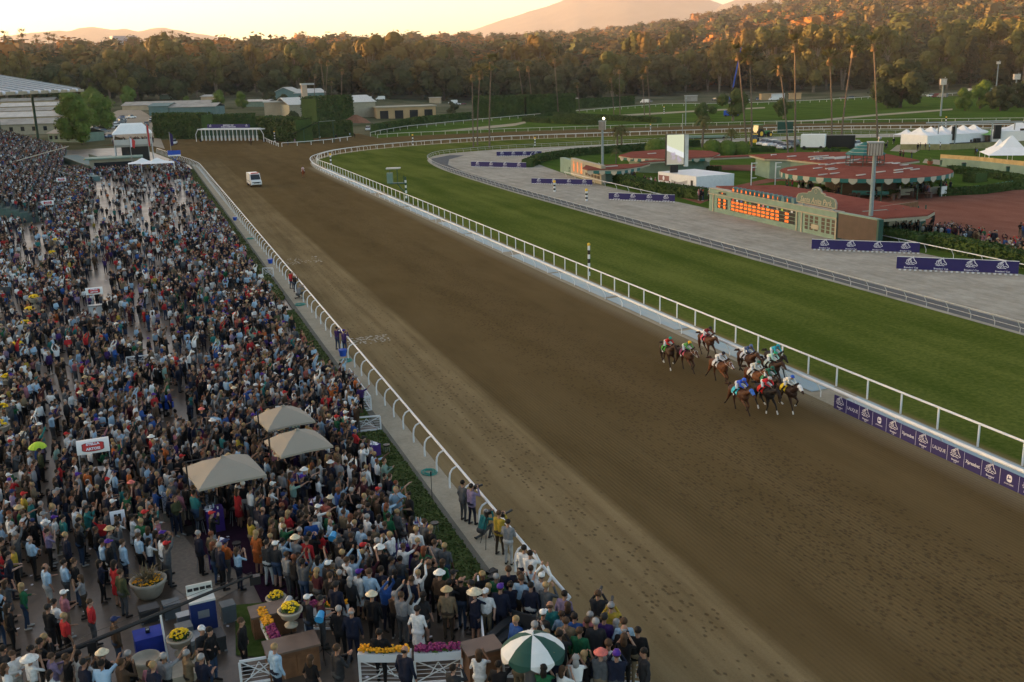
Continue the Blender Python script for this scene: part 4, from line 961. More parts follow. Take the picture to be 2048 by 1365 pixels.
# --- video screen on its truck
def video():
    A = g(1316, 378); B = g(1392, 390); d = (B-A); L = d.length; ang = math.atan2(d.y, d.x); o = thing('video_truck', A, 'white box trailer with grey wave print below the giant video screen', 'trailer', ang)
    MB().box(0, L, 0, 7.5, .5, 2.9).build('trailer_body', M_white, o); MB().box(.2, L*.30, -.01, -.002, 1.5, 2.4).build('maroon_panel', mat('dusty_maroon', (.22, .10, .10), .6, .05), o)
    w_ = MB(); n = 10
    for i in range(n):
        a, b = L*(.36+.42*i/n), L*(.36+.42*(i+1)/n); f = lambda q: 1.7+.28*math.sin(q/L*9)
        w_.poly([(a, -.012, f(a)-.28), (b, -.012, f(b)-.28), (b, -.012, f(b)+.22), (a, -.012, f(a)+.22)])
    w_.build('wave_print', mat('grey_print', (.35, .35, .35), .6, 0), o); w_ = MB(); w_.poly([(L*.15+.28*math.cos(t), -.014, 1.95+.38*math.sin(t)) for t in [6.283*j/14 for j in range(14)]]); w_.build('oval_mark', M_ink, o)
    MB().box(L*.86, L*.92, -.012, -.002, 1.3, 2.2).build('door_window', M_black, o)
    mb = MB()
    for x in (.8, 1.6, L-1.5): mb.tube([(x, .1, .4), (x, .45, .4)], .4, 10)
    mb.build('wheels', M_tyre, o); MB().box(.2, L-.2, .3, 7.2, .0, .45).build('chassis', M_black, o)
    C = g(1335, 384); q = thing('video_screen', (C.x, C.y, 2.95), 'giant outdoor video screen showing the race above the white trailer', 'screen', 0)
    P0, P1 = g(1334, 335, 3.3), g(1371, 343, 3.3)
    ppm = pxm((C.x, C.y, 6)); W_ = 2.9; zt = ht(1335, 380, 268)-2.95; zb = ht(1335, 380, 330)-2.95
    q.rotation_euler = (0, 0, -math.atan2(C.x, C.y)+.25); 
    MB().box(0.1, 3.2, 1.6, 2.3, zb, zt).build('screen_case', M_black, q)
    sm = bpy.data.materials.new('video_picture'); sm.use_nodes = True; t = sm.node_tree; b = t.nodes['Principled BSDF']; tc = node(t, 'ShaderNodeTexCoord'); n_ = NOISE(t, tc.outputs['Object'], 1.5, 4); sp = node(t, 'ShaderNodeSeparateXYZ'); t.links.new(tc.outputs['Object'], sp.inputs[0])
    dg = M_(t, 'ADD', sp.outputs[2], M_(t, 'MULTIPLY', sp.outputs[0], .45)); f = RNG(t, dg, 4.6, 4.7); f2 = RNG(t, dg, 3.7, 3.8)
    c = MIX(t, f2, (.40, .36, .28), (.85, .85, .83)); c = MIX(t, f, c, (.72, .74, .5)); c = MIX(t, M_(t, 'MULTIPLY', RNG(t, n_, .5, .62), RNG(t, M_(t, 'ABSOLUTE', M_(t, 'SUBTRACT', dg, 3.4)), .9, .4)), c, (.5, .42, .5)); c = MIX(t, RNG(t, sp.outputs[2], 1.5, 1.2), c, (.3, .42, .32))
    t.links.new(c, b.inputs['Emission Color']); b.inputs['Emission Strength'].default_value = .19; b.inputs['Base Color'].default_value = (.02, .02, .02, 1)
    MB().box(.2, 3.1, 1.57, 1.59, zb+.1, zt-.1).build('picture', sm, q)
    MB().box(.9, 2.2, 1.7, 2.2, 0, zb).build('mast', M_black, q); MB().box(3.25, 3.9, 1.7, 2.2, zb-.3, zt-.2).build('side_frame', M_white2, q); mb = MB(); mb.tube([(2.9, 2, zt), (2.9, 2, zt+3.2)], .05, 5); mb.build('antenna', M_orange if False else M_steel, q)
video()
# --- infield pavilions
M_awnc = mat('cream_awning', (.40, .37, .29), .7, .06); M_awng = mat('teal_awning', (.02, .12, .11), .7, .06)
def scallop(o, pts, z, dz=.75, wd=1.3):
    P = along(pts, wd); n = 0
    for k in range(2):
        mb = MB()
        for i, ((p, d), (q, e)) in enumerate(zip(P, P[1:])):
            if i % 2 != k: continue
            v = q-p; row = [(p.x+v.x*t, p.y+v.y*t, z-dz*(.45+.55*math.sin(math.pi*t))) if k == 0 else (p.x+v.x*t, p.y+v.y*t, z-dz*.7) for t in [j/6 for j in range(7)]]
            mb.poly([(p.x, p.y, z)]+row+[(q.x, q.y, z)])
        mb.build('cream_scallops' if k == 0 else 'teal_scallops', M_awnc if k == 0 else M_awng, o)
def pavilion():
    Lp, Rp, Fp = g(1563, 345, 3.4), g(1896, 338, 3.4), g(1735, 356, 3.0); c = (Lp+Rp)/2; r = (Rp-Lp).length/2
    o = thing('round_pavilion', (c.x, c.y, 0), 'round pavilion with red roof, scalloped cream and teal awning and striped cupola', 'pavilion'); N = 40
    mb = MB(); v = [(r*math.cos(2*math.pi*i/N), r*math.sin(2*math.pi*i/N)) for i in range(N)]
    mb.hexa(v, 3.2, 3.45); mb.hexa(v, 3.453, 4.3, None, [(a*.30, b*.30) for a, b in v]); mb.build('roof', M_redroof, o)
    scallop(o, [(a*1.004, b*1.004) for a, b in v]+[(v[0][0]*1.004, v[0][1]*1.004)], 3.4, .85, 1.25)
    mb = MB()
    for i in range(0, N, 3): mb.tube([(v[i][0]*.93, v[i][1]*.93, 0), (v[i][0]*.93, v[i][1]*.93, 3.2)], .1, 6)
    mb.build('columns', M_dkgreen, o); MB().hexa([(a*.45, b*.45) for a, b in v], 0, 3.2).build('inner_core', M_brown, o)
    mb = MB()
    for i in range(46):
        a = rnd.uniform(0, 6.28); q = r*rnd.uniform(.5, .9); mb.obox((q*math.cos(a), q*math.sin(a)), 1.2, .7, .7, .76, a)
        mb.obox((q*math.cos(a)+.5, q*math.sin(a)), .4, .4, .0, .9, a)
    mb.build('tables', mat('dark_table', (.10, .06, .05), .6, .3, 3), o)
    cu = MB(); R1 = 3.1; w8 = [(R1*math.cos(2*math.pi*i/8), R1*math.sin(2*math.pi*i/8)) for i in range(8)]
    for i, (x, y) in enumerate(w8): cu.tube([(x*.92, y*.92, 3.9), (x*.92, y*.92, 6.0)], .06, 5)
    for z in (4.3, 5.0, 5.9): cu.tube([(x*.92, y*.92, z) for x, y in w8+[w8[0]]], .05, 5)
    cu.build('cupola_frame', M_dkgreen, o)
    st = [(1.0, 6.0), (.84, 6.35), (.80, 6.4), (.62, 6.85), (.58, 6.9), (.40, 7.3), (.36, 7.35), (.1, 7.8)]
    for k in (0, 1):
        mb = MB()
        for j, ((s0, z0), (s1, z1)) in enumerate(zip(st, st[1:])):
            if j % 2 == k: mb.hexa([(a*s0, b*s0) for a, b in w8], z0, z1-.002, None, [(a*s1, b*s1) for a, b in w8])
        mb.build('cupola_roof_band', M_awng if k == 0 else M_awnc, o)
    for i in range(26):
        a = rnd.uniform(0, 6.28); q = r*rnd.uniform(.42, .9); z = 4.3-(q/r-.3)/.7*.85; mb = MB(); mb.obox((q*math.cos(a), q*math.sin(a)), 1.9, .28, z, z+.13, .2); mb.build('skylight', M_pale, o)
pavilion()
def slabroof(name, label, px, z, walls, m=M_redroof, thick=.28, fascia=True, cat='building', scal=None, lights=0):
    P = [g(a, b, z) for a, b in px]; ar = sum(P[i].x*P[(i+1) % len(P)].y-P[(i+1) % len(P)].x*P[i].y for i in range(len(P)))
    if ar < 0: P.reverse()
    c = sum(P, Vector())/len(P); o = thing(name, (c.x, c.y, 0), label, cat); q = [(p.x-c.x, p.y-c.y) for p in P]
    MB().hexa(q, z-.05, z+.12).build('roof', m, o)
    if fascia: MB().hexa([(a*1.008, b*1.008) for a, b in q], z-.05-thick, z-.053).build('fascia', M_cream, o)
    if walls: MB().hexa([(a*walls, b*walls) for a, b in q], 0, z-.05-thick-.003).build('walls', M_green, o)
    if scal:
        S_ = [g(a, b, z) for a, b in scal]; scallop(o, [(p.x-c.x, p.y-c.y) for p in S_], z-.1, .7, 1.1)
    for i in range(lights):
        w_ = [rnd.random() for _ in q]; s = sum(w_); x = sum(a[0]*k for a, k in zip(q, w_))/s; y = sum(a[1]*k for a, k in zip(q, w_))/s; mb = MB(); mb.obox((x, y), 2.0, .35, z+.12, z+.26, .15); mb.build('skylight', M_pale, o)
    return o
slabroof('betting_hall', 'flat red roofed building behind the round pavilion with long white roof strips', [(1500, 311), (1530, 318), (1575, 319), (1690, 332), (1760, 331), (1838, 322), (1750, 305), (1600, 306)], 3.6, .92, lights=24)
slabroof('kiosk_building', 'red roofed building behind the tote board with a betting counter at its right end', [(1432, 374), (1560, 372), (1640, 384), (1720, 398), (1800, 412), (1868, 424), (1855, 432), (1768, 438), (1700, 430), (1662, 420), (1560, 398), (1450, 380)], 2.95, .0, lights=0)
def kiosk():
    a, b = g(1722, 476), g(1770, 472); c, d = g(1772, 474), g(1848, 462)
    o = thing('ticket_kiosk', a, 'green ticket counter with open windows under the red roof by the spectators', 'kiosk'); 
    def w(p, q, z0, z1, t=.3): v = q-p; ang = math.atan2(v.y, v.x); m = (p+q)/2-a; return ((m.x, m.y), v.length, t, z0, z1, ang)
    MB().obox(*w(a, b, 0, 3.1)).build('side_wall', M_green, o); MB().obox(*w(c, d, 0, 1.25)).build('counter', M_dkgreen, o)
    n = 5; mb = MB(); mb2 = MB(); mb3 = MB()
    for i in range(n+1):
        p = c.lerp(d, i/n)-a; mb.tube([(p.x, p.y, 1.25), (p.x, p.y, 3.12)], .09, 5)
        if i < n: p = c.lerp(d, (i+.5)/n)-a; mb2.obox((p.x, p.y), 1.1, .4, 1.26, 1.75, math.atan2((d-c).y, (d-c).x))
    mb.build('posts', M_dkgreen, o); mb2.build('tills', M_awnc, o); back = Vector((1.6, 3.2, 0)); p1, p2 = c+back, d+back; v = p2-p1; m = (p1+p2)/2-a
    MB().obox((m.x, m.y), v.length, .2, 0, 3.1, math.atan2(v.y, v.x)).build('back_wall', M_wood, o)
kiosk()
slabroof('awning_building', 'low red roofed building with scalloped awning left of the video truck', [(1165, 338), (1172, 332), (1210, 331), (1300, 328), (1283, 333), (1265, 336), (1240, 339), (1175, 341)], 2.7, .5, scal=[(1175, 341), (1240, 342), (1285, 334)], lights=2)
slabroof('awning_building', 'far red roofed awning with scallops between the ball bushes', [(1238, 312), (1262, 305), (1330, 300), (1420, 303), (1440, 308), (1425, 315), (1340, 318), (1262, 316)], 3.0, .8, scal=[(1240, 314), (1300, 319), (1425, 316)], lights=5)
slabroof('covered_walk', 'thin cream edged covered walkway roof running behind the video screen', [(1280, 326), (1400, 318), (1510, 313), (1500, 311), (1400, 315), (1290, 323)], 2.8, .0, M_redroof)
# white name poles on the infield
for ax, ay, by, lb in [(1502, 372, 326, 'leftmost white pole with small arms among the infield lawns'), (1541, 352, 309, 'white pole with two arms behind the leftmost one'), (1550, 373, 325, 'white pole with arms at the left tip of the round pavilion'), (1627, 333, 304, 'white pole in front of the flat red roofed hall'), (1652, 377, 328, 'white pole with arms before the left half of the round pavilion'), (1781, 380, 327, 'white pole with arms before the right half of the round pavilion')]:
    p = g(ax, ay); h = ht(ax, ay, by); o = thing('signal_pole', p, lb, 'pole', .1, 'white poles with short arms'); MB().tube([(0, 0, 0), (0, 0, h)], .1, 6).build('post', M_white, o)
    mb = MB(); mb.bar((0, 0, h-.1), (1.2, 0, h-.1), .1, .1); mb.bar((-.6 if ax % 2 else 0, 0, h-.8), (1.0, 0, h-.8), .1, .1); mb.bar((0, 0, 1.3), (1.1, 0, 1.3), .1, .1); mb.build('arm', M_white, o)
for i, (a, b, lb) in enumerate([((1703, 394), (1777, 396), 'long teal bench against the hedge below the round pavilion'), ((1895, 391), (1928, 387), 'leftmost of the teal benches right of the white sign'), ((1932, 387), (1962, 383), 'second teal bench right of the white sign'), ((1974, 382), (1999, 378), 'third teal bench right of the white sign'), ((2003, 377), (2026, 374), 'rightmost teal bench along the plaza hedge')]):
    A, B = g(*a), g(*b); L = (B-A).length; o = thing('bench', A, lb, 'bench', math.atan2(B.y-A.y, B.x-A.x), 'teal benches along the plaza'); mt = mat('teal_bench', (.05, .22, .22), .5, .1)
    MB().box(0, L, -.4, .05, .42, .48).build('seat', mt, o); MB().box(0, L, .08, .14, .5, .95).build('backrest', mt, o)
    for x in (.1, L-.2): MB().box(x, x+.1, -.35, .1, 0, .42).build('leg', M_black, o)
for a, lb, mm in [((1757, 394), 'framed notice board on the hedge under the pavilion', M_awnc), ((1887, 393), 'small white sign board left of the plaza benches', M_white)]:
    p = g(*a); o = thing('notice_board', p, lb, 'sign'); MB().box(-.5, .5, -.04, .04, .35, 1.5).build('board', mm, o); MB().box(-.4, -.32, -.03, .03, 0, .35).build('leg', M_white, o); MB().box(.32, .4, -.03, .03, 0, .35).build('leg', M_white, o)
for a, lb in [((1808, 390), 'left cream planter box with two small trees below the pavilion'), ((1868, 387), 'right cream planter box with bushy tree below the pavilion')]:
    p = g(*a); o = thing('planter_box', p, lb, 'planter'); MB().box(-1.3, 1.3, -.6, .6, 0, .95).build('box', M_awnc, o); mb = MB(); rr = random.Random(a[0]); leaves(mb, (-.6, 0, 2.0), (.9, .8, 1.1), 300, .14, rr); leaves(mb, (.6, 0, 2.5), (.8, .7, 1.3), 300, .14, rr); mb.build('shrub', M_lime, o)
# --- vehicles
def prof_ext(mb, pr, w, mi=0, inset=0.0):
    "profile in (y,z) pushed across x with width w (top may be narrower)"
    zs = [p[1] for p in pr]; zl, zh = min(zs), max(zs); n = len(mb.v); k = len(pr)
    for s in (-1, 1):
        for y, z in pr: f = 1-inset*max(0, (z-zl)/(zh-zl+1e-6)); mb.v.append((s*w/2*f, y, z))
    mb.f += [tuple(range(n, n+k)), tuple(range(n+2*k-1, n+k-1, -1))]+[(n+(i+1) % k, n+i, n+k+i, n+k+(i+1) % k) for i in range(k)]; mb.m += [mi]*(k+2)
CARC = {}
def car(kind, p, rz, col, cname, label, grp='parked cars'):
    key = (kind, cname)
    if key in CARC: return dup(CARC[key], p, rz, label, grp)
    m = mat('car_paint_'+cname, col, .25, 0, spec=.5); o = thing({'sedan': 'parked_car', 'suv': 'parked_car', 'pickup': 'pickup_truck', 'van': 'van'}[kind], p, label, {'sedan': 'car', 'suv': 'car', 'pickup': 'truck', 'van': 'van'}[kind], rz, grp)
    W_ = 1.85; L = 4.7
    if kind == 'sedan': body = [(-2.3, .35), (-2.35, .8), (-1.7, .92), (1.0, .95), (2.2, .78), (2.35, .45), (2.2, .3)]; cab = [(-1.75, .90), (-1.2, 1.38), (.25, 1.42), (1.05, .93)]
    elif kind == 'suv': body = [(-2.35, .4), (-2.4, 1.05), (1.1, 1.1), (2.3, .95), (2.4, .5), (2.2, .35)]; cab = [(-2.3, 1.03), (-2.1, 1.65), (.35, 1.7), (1.15, 1.08)]
    elif kind == 'pickup': body = [(-2.8, .5), (-2.8, 1.1), (.9, 1.12), (2.5, 1.05), (2.6, .6), (2.4, .4)]; cab = [(-.9, 1.08), (-.75, 1.75), (.6, 1.78), (1.3, 1.1)]
    else: body = [(-2.9, .45), (-2.95, 2.3), (-2.7, 2.45), (1.0, 2.45), (1.5, 2.3), (2.2, 1.3), (2.9, 1.1), (2.95, .55), (2.8, .4)]; cab = None; W_ = 2.0
    mb = MB(); prof_ext(mb, body, W_, 0, .06); mb.build('body', m, o)
    if cab:
        mb = MB(); prof_ext(mb, cab, W_*.93, 0, .18); mb.build('windows', M_glass, o)
        top = [(a, b) for a, b in cab if b > 1.3]; y0, y1, z = top[0][0], top[1][0], max(b for a, b in cab)
        MB().box(-W_*.36, W_*.36, y0+.05, y1-.05, z+.002, z+.05).build('roof', m, o)
    else:
        mb = MB(); mb.poly([(-.85, 1.53, 2.27), (.85, 1.53, 2.27), (.9, 2.2, 1.34), (-.9, 2.2, 1.34)]); mb.poly([(-.97, .2, 1.4), (-.97, 1.4, 1.4), (-.95, 1.3, 2.1), (-.95, .2, 2.1)]); mb.poly([(.97, .2, 1.4), (.95, .2, 2.1), (.95, 1.3, 2.1), (.97, 1.4, 1.4)]); mb.build('windows', M_glass, o)
    wb = {'sedan': 1.35, 'suv': 1.4, 'pickup': 1.7, 'van': 1.85}[kind]
    for y in (-wb, wb):
        for s in (-1, 1): mb = MB(); mb.tube([(s*(W_/2-.2), y, .34), (s*(W_/2+.02), y, .34)], .34, 10); mb.build('wheel', M_tyre, o)
    for s in (-1, 1): MB().box(s*.65-.16, s*.65+.16, {'sedan': 2.2, 'suv': 2.28, 'pickup': 2.5, 'van': 2.88}[kind], {'sedan': 2.38, 'suv': 2.42, 'pickup': 2.62, 'van': 2.97}[kind], .62, .8).build('headlight', M_ink, o)
    CARC[key] = o; KIDS[o.name] = [(c, []) for c in o.children]; return o
cc = {'white': (.7, .7, .69), 'silver': (.38, .40, .42), 'black': (.02, .02, .022), 'grey': (.14, .15, .16), 'blue': (.06, .10, .2), 'maroon': (.15, .03, .03), 'green': (.05, .12, .09)}
names = list(cc); rc = random.Random(5)
lot = [(880, 130), (1000, 130), (740, 160), (860, 165), (850, 195), (850, 225), (700, 240), (790, 265), (720, 290), (860, 300), (480, 290), (560, 310), (600, 350), (520, 375), (450, 395), (560, 430), (690, 430), (410, 470), (650, 250), (470, 330), (620, 280), (760, 210), (380, 430)]
lane = [(1350, 145), (1310, 172), (1300, 200), (1235, 245), (1210, 275), (1370, 305)]
for i, (u, v) in enumerate(lot+lane):
    p = gt(130+u/7.585, 220+v/7.585+1); p.z = terrain(p.x, p.y)+.07; c = rc.choice(['white', 'silver', 'black', 'grey', 'blue', 'silver', 'white', 'green']); k = rc.choice(['sedan', 'suv', 'sedan', 'pickup'])
    rz = -1.0+rc.uniform(-.08, .08) if i < len(lot) else .1
    where = ('at the back' if v < 200 else 'in the middle' if v < 310 else 'at the front')+' of the dirt lot left of the white tent' if i < len(lot) else 'in the short line right of the empty dirt lane'
    car(k, p, rz, cc[c], c, f'{c} {dict(sedan="car", suv="tall car", pickup="pickup")[k]} parked {where}', 'cars parked in the dirt lot behind the tent')
for ax, ay, c, k, lb in [(1529, 292, 'silver', 'suv', 'leftmost silver car in the infield row next to the yellow tractor'), (1541, 294, 'white', 'suv', 'white tall car second in the infield row'), (1553, 294, 'white', 'sedan', 'white low car third in the infield row'), (1563, 296, 'grey', 'sedan', 'dark grey car fourth in the infield row'), (1570, 299, 'silver', 'sedan', 'silver car nearest the front of the infield row'), (1583, 294, 'grey', 'suv', 'dark tall car at the right end of the infield row')]:
    car(k, g(ax, ay), 1.9, cc[c], c, lb, 'cars parked in the infield')
car('pickup', g(1711, 296), 1.75, cc['white'], 'white', 'white pickup beside the black truck behind the betting hall', 'white vehicles about the grounds')
car('pickup', g(348, 290), 3.0, cc['white'], 'white', 'white pickup on the dirt track behind the blue feather flag', 'white vehicles about the grounds')
car('suv', g(736, 262), 2.9, cc['white'], 'white', 'white vehicle parked in the gap at the start of the far turf', 'white vehicles about the grounds')
v = car('van', g(509, 372), math.pi+.05, cc['white'], 'white', 'white ambulance van driving on the dirt homestretch', 'white vehicles about the grounds')
MB().box(-.7, .7, 1.2, 1.6, 2.46, 2.62).build('light_bar', M_red, v); MB().box(-1.01, 1.01, -2.6, 1.4, .95, 1.05).build('stripe', M_dkgreen, v); MB().box(-.8, .8, 2.9, 2.965, .7, .95).build('grille', M_black, v)
def tractor(p, rz, m, label, s=1):
    o = thing('tractor', p, label, 'tractor', rz); mb = MB(); prof_ext(mb, [(-.3, .9), (-.3, 1.6), (2.2, 1.45), (2.3, .8)], 1.0, 0, .1); mb.build('bonnet', m, o)
    mb = MB(); prof_ext(mb, [(-1.8, 1.2), (-1.6, 2.7), (-.2, 2.7), (0, 1.2)], 1.5, 0, .1); mb.build('cab', M_glass, o); MB().box(-.8, .8, -1.8, -.1, 2.7, 2.85).build('cab_roof', m, o)
    for y, r in ((-1.1, .95), (1.7, .6)):
        for sd_ in (-1, 1):
            mb = MB(); mb.tube([(sd_*.6, y, r), (sd_*1.15, y, r)], r, 14); w_ = mb.build('wheel', M_tyre, o); mb = MB(); mb.tube([(sd_*1.14, y, r), (sd_*1.2, y, r)], r*.5, 10); mb.build('rim', M_yellow, w_)
    o.scale = (s, s, s); return o
tractor(g(1522, 276), -1.35, mat('tractor_green', (.02, .14, .03), .4, .1), 'green farm tractor with yellow rims on the grey training track', 1.35); tractor(g(1509, 291), 2.6, M_yellow, 'yellow tractor beside the two leaning palms', 1.0)
def boxtruck(p, L, h, w, rz, m, label, cat='trailer', wheels=True, name='equipment_trailer'):
    o = thing(name, p, label, cat, rz); MB().box(-L/2, L/2, -w/2, w/2, .6 if wheels else 0, h).build('body', m, o)
    if wheels:
        for x in (-L*.35, L*.35):
            for s in (-1, 1): mb = MB(); mb.tube([(x, s*(w/2-.3), .45), (x, s*(w/2+.02), .45)], .45, 10); mb.build('wheel', M_tyre, o)
        MB().box(-L/2+.1, L/2-.1, -w/2+.2, w/2-.2, .35, .6).build('chassis', M_black, o)
    return o
boxtruck(g(1626, 299), 5.6, 3.6, 3, -.75, M_tent, 'white tarpaulin covered trailer between the parked cars and the black truck')
boxtruck(g(1680, 297), 6.8, 3.2, 3, -.7, M_black, 'black truck behind the two palms right of the white trailer', 'truck', True, 'black_truck')
boxtruck(g(1570, 266), 4.6, 3.3, 1.4, -.55, M_dkgreen, 'dark green cylindrical water tank on a frame on the grey training track', 'tank', False, 'water_tank')
boxtruck(g(1462, 234), 6, 2.6, 2, -.6, M_blue, 'blue vehicle half hidden under the pepper tree', 'truck', True, 'blue_truck')
boxtruck(g(1405, 280), 17, 1.2, 2, -.55, M_green, 'long low pale green float covered in white cloth left of the palm', 'trailer', True)
# --- event tents and stage on the right
def tent(p, w, d, hw, hp, rz, label, walls=True, m=M_tent, name='event_tent', peaks=1, grp=None, legs=True):
    o = thing(name, p, label, 'tent', rz, grp)
    mb = MB(); pw = w/peaks
    for k in range(peaks):
        x0 = -w/2+k*pw; c = (x0+pw/2, 0); q = [(x0, -d/2), (x0+pw, -d/2), (x0+pw, d/2), (x0, d/2)]; mid = [(c[0]+(a-c[0])*.42, b*.42) for a, b in q]; top = [(c[0]+(a-c[0])*.04, b*.04) for a, b in q]
        mb.hexa(q, hw, hw+(hp-hw)*.38, None, mid); mb.hexa(mid, hw+(hp-hw)*.38+.002, hp, None, top)
    mb.build('roof', m, o)
    if walls: MB().box(-w/2+.05, w/2-.05, -d/2+.05, d/2-.05, 0, hw-.003).build('walls', m, o)
    elif legs:
        for x in (-w/2+.1, w/2-.1):
            for y in (-d/2+.1, d/2-.1): mb = MB(); mb.tube([(x, y, 0), (x, y, hw)], .06, 5); mb.build('leg', M_white, o)
    return o
A, B = g(1826, 296), g(1955, 288); d = B-A; tent((A+B)/2, d.length, 9, 3.0, 4.7, math.atan2(d.y, d.x), 'long white marquee with a row of peaked roofs behind the stage', peaks=6)
tent(g(1811, 288), 4.5, 4.5, 2.3, 3.6, .3, 'small white pop up canopy left of the long marquee', False); tent(g(2035, 290), 12, 7, 3.4, 5.4, -.7, 'white peaked tent behind the stage at the right edge'); tent(g(1980, 290), 5, 5, 2.5, 3.5, -.6, 'light green pop up canopy at the back of the stage', False, mat('green_canopy', (.18, .4, .1), .6, .05))
tent(g(2018, 328), 9.5, 9.5, 2.0, 5.4, -.6, 'big white peaked tent on the lawn at the right edge', False); tent(g(1996, 322), 4.5, 4.5, 2.2, 4.3, -.6, 'smaller white peaked tent half hidden behind the big one', False)
def stage():
    A, B = g(1874, 296), g(2046, 291); d = (B-A); L = d.length; o = thing('stage', A, 'open air stage with black deck, truss gantry and hanging loudspeakers', 'stage', math.atan2(d.y, d.x))
    MB().box(0, L*1.1, 0, 8, 0, 1.0).build('deck', M_black, o); mb = MB(); zt = ht(1874, 296, 249)
    for x in (0, L*.2, L*.62, L*.88): mb.tube([(x, 0, 0), (x, 0, zt)], .16, 4)
    mb.tube([(0, 0, zt), (L, 0, zt)], .2, 4); mb.tube([(0, 7, zt), (L, 7, zt)], .2, 4); mb.tube([(L*.2, 7, 0), (L*.2, 7, zt)], .16, 4); mb.build('truss', M_steel, o)
    for x in (L*.17, L*.66, L*.69): mb = MB(); mb.box(x, x+.9, .1, .8, zt-3.8, zt-.6); mb.build('line_array_speaker', M_black, o)
    rr = random.Random(4)
    for i in range(26):
        x = rr.uniform(-4, L*.9); y = rr.uniform(.5, 7); h = rr.uniform(.5, 1.5); mb = MB(); mb.obox((x, y), rr.uniform(.5, 1.6), rr.uniform(.5, 1), 1.003 if x > 0 else 0, 1+h if x > 0 else h, rr.random()); mb.build('flight_case', rr.choice([M_black, M_black, M_steel, M_brown]), o)
stage()
A = g(2038, 292); o = thing('display_board', A, 'brown screen with round white marks at the right edge of the stage', 'board', -.55); MB().box(0, 7, 0, .5, .6, 4.0).build('screen', M_brown, o); mb = MB()
for x, z in ((1.2, 2.9), (2.1, 2.5), (1.2, 1.4), (1.9, 1.9)): mb.poly([(x+.32*math.cos(t), -.01, z+.32*math.sin(t)) for t in [6.283*j/12 for j in range(12)]])
mb.build('marks', M_ink, o)
def wall(pts, h, t, m, label, name='wall', cat='wall', z0=0):
    o0 = Vector(pts[0]).to_3d(); mb = MB()
    for a, b in zip(pts, pts[1:]): a, b = Vector(a[:2]), Vector(b[:2]); mb.obox(tuple((a+b)/2), (b-a).length, t, z0-.05, z0+h, math.atan2((b-a).y, (b-a).x))
    o = mb.build(name, m); return tag(o, label, cat)
wall([g(a, b) for a, b in ((1880, 333), (1960, 340), (2048, 351), (2110, 359))], 1.6, .12, M_green, 'pale green hoarding along the concrete road', 'hoarding', 'fence')
wall([g(a, b) for a, b in ((1880, 326), (1960, 332), (2048, 342), (2110, 350))], 1.7, .12, mat('plywood_fence', (.42, .30, .13), .8, .2, 1), 'tan wooden fence just behind the pale green hoarding', 'wooden_fence', 'fence')
wall([g(a, b) for a, b in ((1800, 300), (1900, 300), (2048, 293), (2110, 289))], 1.3, .1, mat('dry_mesh', (.24, .22, .10), .9, .2, 1), 'low olive mesh fence in front of the stage', 'mesh_fence', 'fence')
for ax, ay, lb in ((1884, 333, 'green litter bin nearest the flower pot on the concrete road'), (1927, 339, 'middle green litter bin against the pale green hoarding'), (2016, 347, 'rightmost green litter bin against the pale green hoarding')):
    o = thing('litter_bin', g(ax, ay), lb, 'bin', 0, 'green bins along the hoarding'); MB().lathe((0, 0, 0), [(.35, 0), (.45, 1.1)], 10).build('bin', M_dkgreen, o); MB().lathe((0, 0, 1.1), [(.48, 0), (.4, .15)], 10).build('lid', M_black, o)
o = thing('flower_pot', g(1860, 330), 'round terracotta flower pot at the start of the concrete road', 'planter'); MB().lathe((0, 0, 0), [(.4, 0), (.6, .7)], 10).build('pot', mat('terracotta', (.3, .1, .05), .8), o); mb = MB(); leaves(mb, (0, 0, 1), (.6, .6, .4), 90, .14, rnd); mb.build('plant', M_lime, o)
# --- starting gate
def gate():
    A, B = g(398, 285), g(523, 285); d = B-A; L = d.length; o = thing('starting_gate', A, 'white starting gate with a row of open stalls across the chute', 'starting gate', math.atan2(d.y, d.x)); H = ht(460, 285, 258); n = 14
    mb = MB(); mb.box(0, L, -.3, 2.6, H-.35, H); mb.box(1, L-1, .3, 2, H+.002, H+.15); mb.build('roof_frame', M_white, o)
    for i in range(n+1):
        x = L*.06+L*.88*i/n; mb = MB(); mb.box(x-.06, x+.06, -.2, .1, .5, H-.353); mb.box(x-.15, x+.15, -.3, .3, .6, H*.5); mb.build('stall_divider', M_white, o)
    mb = MB()
    for i in range(n): x = L*.06+L*.88*(i+.5)/n; mb.box(x-.62, x+.62, .5, .6, H*.3, H*.9)
    mb.build('stall_gates', M_dkgreen, o)
    for x in (-.3, L+.1): mb = MB(); mb.tube([(x, 1.2, .6), (x+.3, 1.2, .6)], .6, 12); mb.build('wheel', M_tyre, o)
    for s, x in ((-1, 0), (1, L)): mb = MB(); mb.tube([(x, 0, H-.2), (x+s*1.0, 0, H*.6), (x+s*1.0, 0, .2)], .12, 6); mb.build('end_frame', M_white, o)
    q = thing('banner', A+d*.17+Vector((0, 2.2, H+.16)), 'purple championship banner with white lettering above the starting gate', 'banner', math.atan2(d.y, d.x)); W_ = L*.68
    MB().box(0, W_, 0, .1, 0, 1.25).build('panel', M_purple, q); mb = MB(); emblem(mb, 1.3, .65, 1.0); emblem(mb, W_-1.3, .65, 1.0); mb.build('emblem', M_ink, q)
    text("BREEDERS' CUP", .62, M_ink, q, (W_/2, -.02, .92), (R_(90), 0, 0), off=.01); text('WORLD CHAMPIONSHIPS', .52, M_ink, q, (W_/2, -.02, .36), (R_(90), 0, 0), off=.01)
gate()
